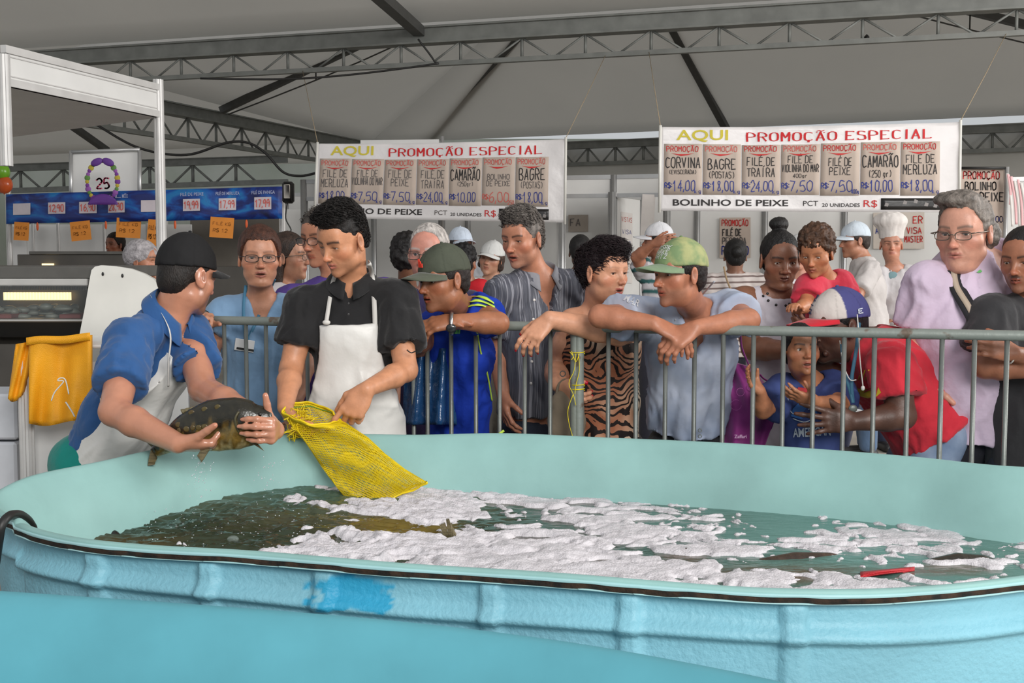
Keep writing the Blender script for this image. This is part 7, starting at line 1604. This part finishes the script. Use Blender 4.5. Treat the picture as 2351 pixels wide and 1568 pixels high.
person('dark_back', 'dark-haired man in black far behind the tiger-print woman', (1332, 578, 8.2), (110, 76, 60), ((1375, 640, 8.2), (1292, 640, 8.2)), (None, None), (None, None), (1333, 800, 8.2), yaw=178, hs=.95, hi=False, hair=('short', dict(hr=.01)), hair_c=(28, 26, 26), top=dict(c=(34, 38, 36)), bot=dict(c=(40, 40, 44)))
def colg(P, V, I): C = np.tile(np.array(lin((188, 184, 188))), (len(P), 1)); C[((P[:, 2] * 14) % 1) < .35] = lin((52, 92, 92)); return C
person('reacher', 'person in a green-striped top half hidden by the doorway sheet', (1510, 552, 8.0), (166, 110, 84), ((1480, 625, 8.0), (1545, 620, 8.1)), ((1462, 590, 7.9), None), ((1500, 560, 7.8), None), (1508, 790, 8.0), yaw=-100, hs=.98, hi=False, hair=('short', dict(hr=.01)), hair_c=(38, 34, 34), cap=cap_w((214, 214, 218)), top=dict(colf=colg), bot=dict(c=(50, 50, 60)))
I_s = person('stripe_back', 'woman in a striped tee seen from behind under the filé sign', (1688, 588, 7.9), (130, 90, 70), ((1738, 650, 7.9), (1634, 650, 7.9)), (None, None), (None, None), (1688, 810, 7.9), yaw=176, hs=.92, hi=False, hair=('bun2', dict(hr=.012)), hair_c=(24, 22, 22), girth=1.1, top=dict(mat=hstripe_m, sleeve=.7), bot=dict(c=(50, 50, 60)))
strap(I_s, 'thin_strap', [W(1662, 612, 7.75), W(1668, 640, 7.72), W(1680, 670, 7.72)], .012, pmat('tan_strap', (150, 126, 96), .7), n=(0, -1, 0))
person('vendor_profile', 'seller in a white cap and tee standing in profile', (1962, 552, 8.3), (176, 122, 96), ((1990, 622, 8.45), (2000, 620, 8.1)), ((1985, 690, 8.4), (1968, 680, 7.95)), ((1960, 730, 8.2), (1958, 725, 7.9)), (1995, 800, 8.3), neck=(1982, 600, 8.3), yaw=-82, pitch=-4, hs=1.05, hi=False, girth=1.2, hair=('short', dict(hr=.008)), hair_c=(60, 50, 46), cap=cap_w((196, 206, 216)), top=dict(c=(196, 190, 188), sleeve=.8, hem=.05), bot=dict(c=(84, 106, 134)))
def hat_cook(r, R, c, sc):
    s = Sdf(); s.cone((0, -.008, .050), (0, -.008, .115), .088, .094, k=.01); s.ell((.01, -.008, .175), (.125, .115, .072), k=.03); V, F = s.mesh(.007, region=lambda x, y, z: .045 - z + 0 * x + 0 * y); V = V + vnormals(V, F) * ((fbm(V * A(30, 30, 6), 2, 4) - .5) * .016)[:, None]; mk('chef_hat', place(V, R, c, sc), F, cloth((216, 210, 206)), r)
I_c = person('cook', 'cook in a tall white hat and tee facing the crowd', (2046, 562, 8.75), (186, 130, 106), ((2018, 632, 8.6), (2086, 628, 8.6)), ((2010, 700, 8.5), (2100, 700, 8.6)), ((2030, 735, 8.3), (2080, 720, 8.4)), (2055, 790, 8.65), yaw=-14, hs=1.0, hi=False, girth=1.25, cap=hat_cook, top=dict(c=(192, 188, 190), sleeve=.8, hem=.0), bot=dict(c=(40, 46, 66)))
mk('shirt_emblem', *ellVF(proj(bvh_of(I_c['top']), 2050, 632, .001, 8.45), (.035, .004, .028), None, 14, 8), pmat('emblem_teal', (110, 140, 146), .7), I_c['root'])
person('peeker', 'person in a white cap glimpsed between the woman and the toddler', (1838, 580, 7.4), (190, 134, 112), ((1800, 650, 7.4), (1880, 650, 7.4)), (None, None), (None, None), (1838, 820, 7.4), yaw=-20, hs=.95, hi=False, hair=('bob', dict(hr=.008, hvox=.006)), hair_c=(60, 46, 40), cap=cap_w((214, 214, 214)), top=dict(c=(200, 196, 200)), bot=dict(c=(50, 50, 60)))
# ================================================================ YELLOW NET BAG AND OTHER HELD THINGS
net_y = pmat('yellow_net', (236, 206, 24), .42, var=.08, vscale=30, spec=.4)
nb = thing('net_bag', W(800, 1040, 3.75), 'yellow net sack held open above the water by the young man', 'bag')
NY = 3.80
def bagpt(a, b):
    """a around 0..1, b from mouth (0) to bottom (1)"""
    # centre line and half width in the photo
    cu = np.interp(b, [0, .12, .3, .5, .75, 1], [712, 728, 772, 806, 850, 902]); cv = np.interp(b, [0, .12, .3, .5, .75, 1], [952, 968, 1010, 1052, 1098, 1140])
    hw = np.interp(b, [0, .12, .3, .5, .75, 1], [62, 66, 72, 74, 80, 86]); ang = np.interp(b, [0, .3, .6, 1], [8, -4, -12, -22])
    an = 2 * math.pi * a; x = math.cos(an); y = math.sin(an); c_, s_ = math.cos(math.radians(ang)), math.sin(math.radians(ang))
    hv = np.interp(b, [0, .15, 1], [24, 9, 4]); fold = 5 * math.sin(an * 5 + b * 4) * (1 - .4 * b) + 4 * math.sin(an * 9 - b * 7)
    u = cu + (hw + fold * .6) * x * c_ + hv * y * s_; v = cv - (hw * x * s_) * -1 * -1 + hv * y * c_ + 3 * math.sin(b * 30 + x * 3) * .3
    v = cv - hw * x * math.sin(math.radians(ang)) * -1 + hv * y + fold * .25
    dep = np.interp(b, [0, .2, .6, 1], [.075, .06, .035, .012]); return W(u, v, NY - .20 * b - dep * y + .012 * math.sin(an * 3 + b * 11) + .010 * math.sin(b * 17 + an * 2))
nh, nv_ = 62, 74
mb = MB()
def ribbonlist(P, wd, nrm_guess, closed=False):
    P = np.asarray(P, float); T = np.gradient(P, axis=0); T /= np.maximum(1e-9, np.linalg.norm(T, axis=1))[:, None]
    Sd = np.cross(T, nrm_guess); Sd /= np.maximum(1e-9, np.linalg.norm(Sd, axis=1))[:, None]; Nn_ = np.cross(T, Sd); V = np.concatenate([P - Sd * wd / 2, P + Sd * wd / 2, P + Nn_ * wd * .5]); k = len(P); F = []
    for i in range(k - 1):
        for a, b in ((0, 1), (1, 2), (2, 0)): F.append([a * k + i, b * k + i, b * k + i + 1, a * k + i + 1])
    return V, F
for i in range(nh + 1):
    b = i / nh; P = [bagpt(a, b) for a in np.linspace(0, 1, 61)]; V, F = ribbonlist(P, .0026 if i not in (0, 1, 2) else .005, A(0, -1, .2)); mb.add(V, F)
for j in range(nv_):
    a = j / nv_; P = [bagpt(a + .004 * math.sin(b * 40 + j), b) for b in np.linspace(0, 1, 70)]; V, F = ribbonlist(P, .0013, A(.3, -1, .2)); mb.add(V, F)
mb.build('netting', net_y, nb, kind='stuff')
# gathered folds and hem
for off, col_ in ((0, net_y), (.33, net_y), (.62, net_y)):
    pass
mk('hem_cord', *tubeVF([bagpt(a, .0) + A(0, 0, .004) for a in np.linspace(0, 1, 61)], .0035, 6, False), net_y, nb)
mk('green_thread', *tubeVF([bagpt(a, .03) for a in np.linspace(.50, .98, 30)], .0020, 5, False), pmat('green_thread', (110, 150, 60), .6), nb)
mk('bottom_seam', *tubeVF([bagpt(a, 1.0) for a in np.linspace(0, 1, 41)], .0034, 6, False), net_y, nb)
# crumpled cuff where the hand bunches the net
cuff = MB(); rr_ = np.random.default_rng(12)
for k in range(70):
    c0 = W(rr_.uniform(668, 712), rr_.uniform(948, 1000), NY - rr_.uniform(-.02, .06)); pts = [c0 + rr_.normal(0, .014, 3) for _ in range(4)]; V, F = tubeVF(crom(pts, 4), .0014, 4); cuff.add(V, F)
cuff.build('bunched_net', net_y, nb, kind='stuff')
# purple shopping bag
pg = thing('shopping_bag', W(1715, 950, 4.3), 'purple cloth shopping bag behind the barrier beside the boy', 'bag'); pm = pmat('purple_nonwoven', (146, 44, 128), .7, var=.12, vscale=5, bump=.4, bscale=12, bdist=.02, sheen=.2)
def bagf(a, b, y=0):
    u = np.interp(b, [0, .5, 1], [1664, 1666, 1660]) + a * np.interp(b, [0, .25, .6, 1], [62, 100, 118, 96]); v = 828 + 200 * b + 16 * a * (1 - b) - 20 * max(0, a - .8) * (b > .8); return W(u, v, 4.32 + y + .02 * math.sin(a * 7 + b * 3) + .012 * math.sin(a * 15 - b * 6) - .05 * math.sin(math.pi * a) * math.sin(math.pi * min(1, b * .9)))
V, F = grid(26, 22, bagf); mk('bag_body', *thick(V, F, (0, .10, 0)), pm, pg)
mk('bag_handle', *tubeVF(crom([W(u, v, 4.30) for u, v in ((1672, 842), (1676, 815), (1684, 785), (1694, 762), (1700, 770), (1704, 800), (1722, 845))], 6), .010, 6, True, .3), pm, pg)
mk('bag_handle', *tubeVF(crom([W(u, v, 4.40) for u, v in ((1745, 860), (1752, 868), (1768, 880), (1772, 900))], 6), .012, 6, True, .3), pm, pg)
V2, F2 = font_text('Zaffari', 0, 0, 1, 1, .01); mk('lettering', np.array([W(1686 + 28 * x, 1006 - 8 * y, 4.238) for x, y in V2]), F2, pmat('pale_pink_print', (206, 170, 200), .7), pg, smooth=False)
for c_, r_ in (((1700, 900), 9), ((1722, 890), 6), ((1690, 930), 12)):
    mk('swirl_print', *tubeVF([W(c_[0] + r_ * math.cos(a), c_[1] + r_ * math.sin(a), 4.245) for a in np.linspace(0, 5.5, 18)], .0012, 5), pmat('mauve_print', (168, 78, 152), .7), pg)

# scales row along the flank
mb = MB(); _bf = bvh_of([o for o in fish_held.children if o.name.startswith('body')][0])
for i, (u, v) in enumerate(((398, 990), (412, 988), (428, 985), (442, 982), (456, 982), (470, 980), (410, 975), (500, 935), (470, 940), (440, 948), (372, 1008), (384, 1000))):
    mb.ell(proj(_bf, u, v, -.0006, 3.4), (.0105 - .003 * ((u * 7) % 5) / 5, .0014, .0085), nu=9, nv=5)
mb.build('flank_scales', pmat('scale', (92, 82, 44), .22, var=.3, vscale=50, rgb2=(70, 50, 30)), fish_held, kind='stuff')
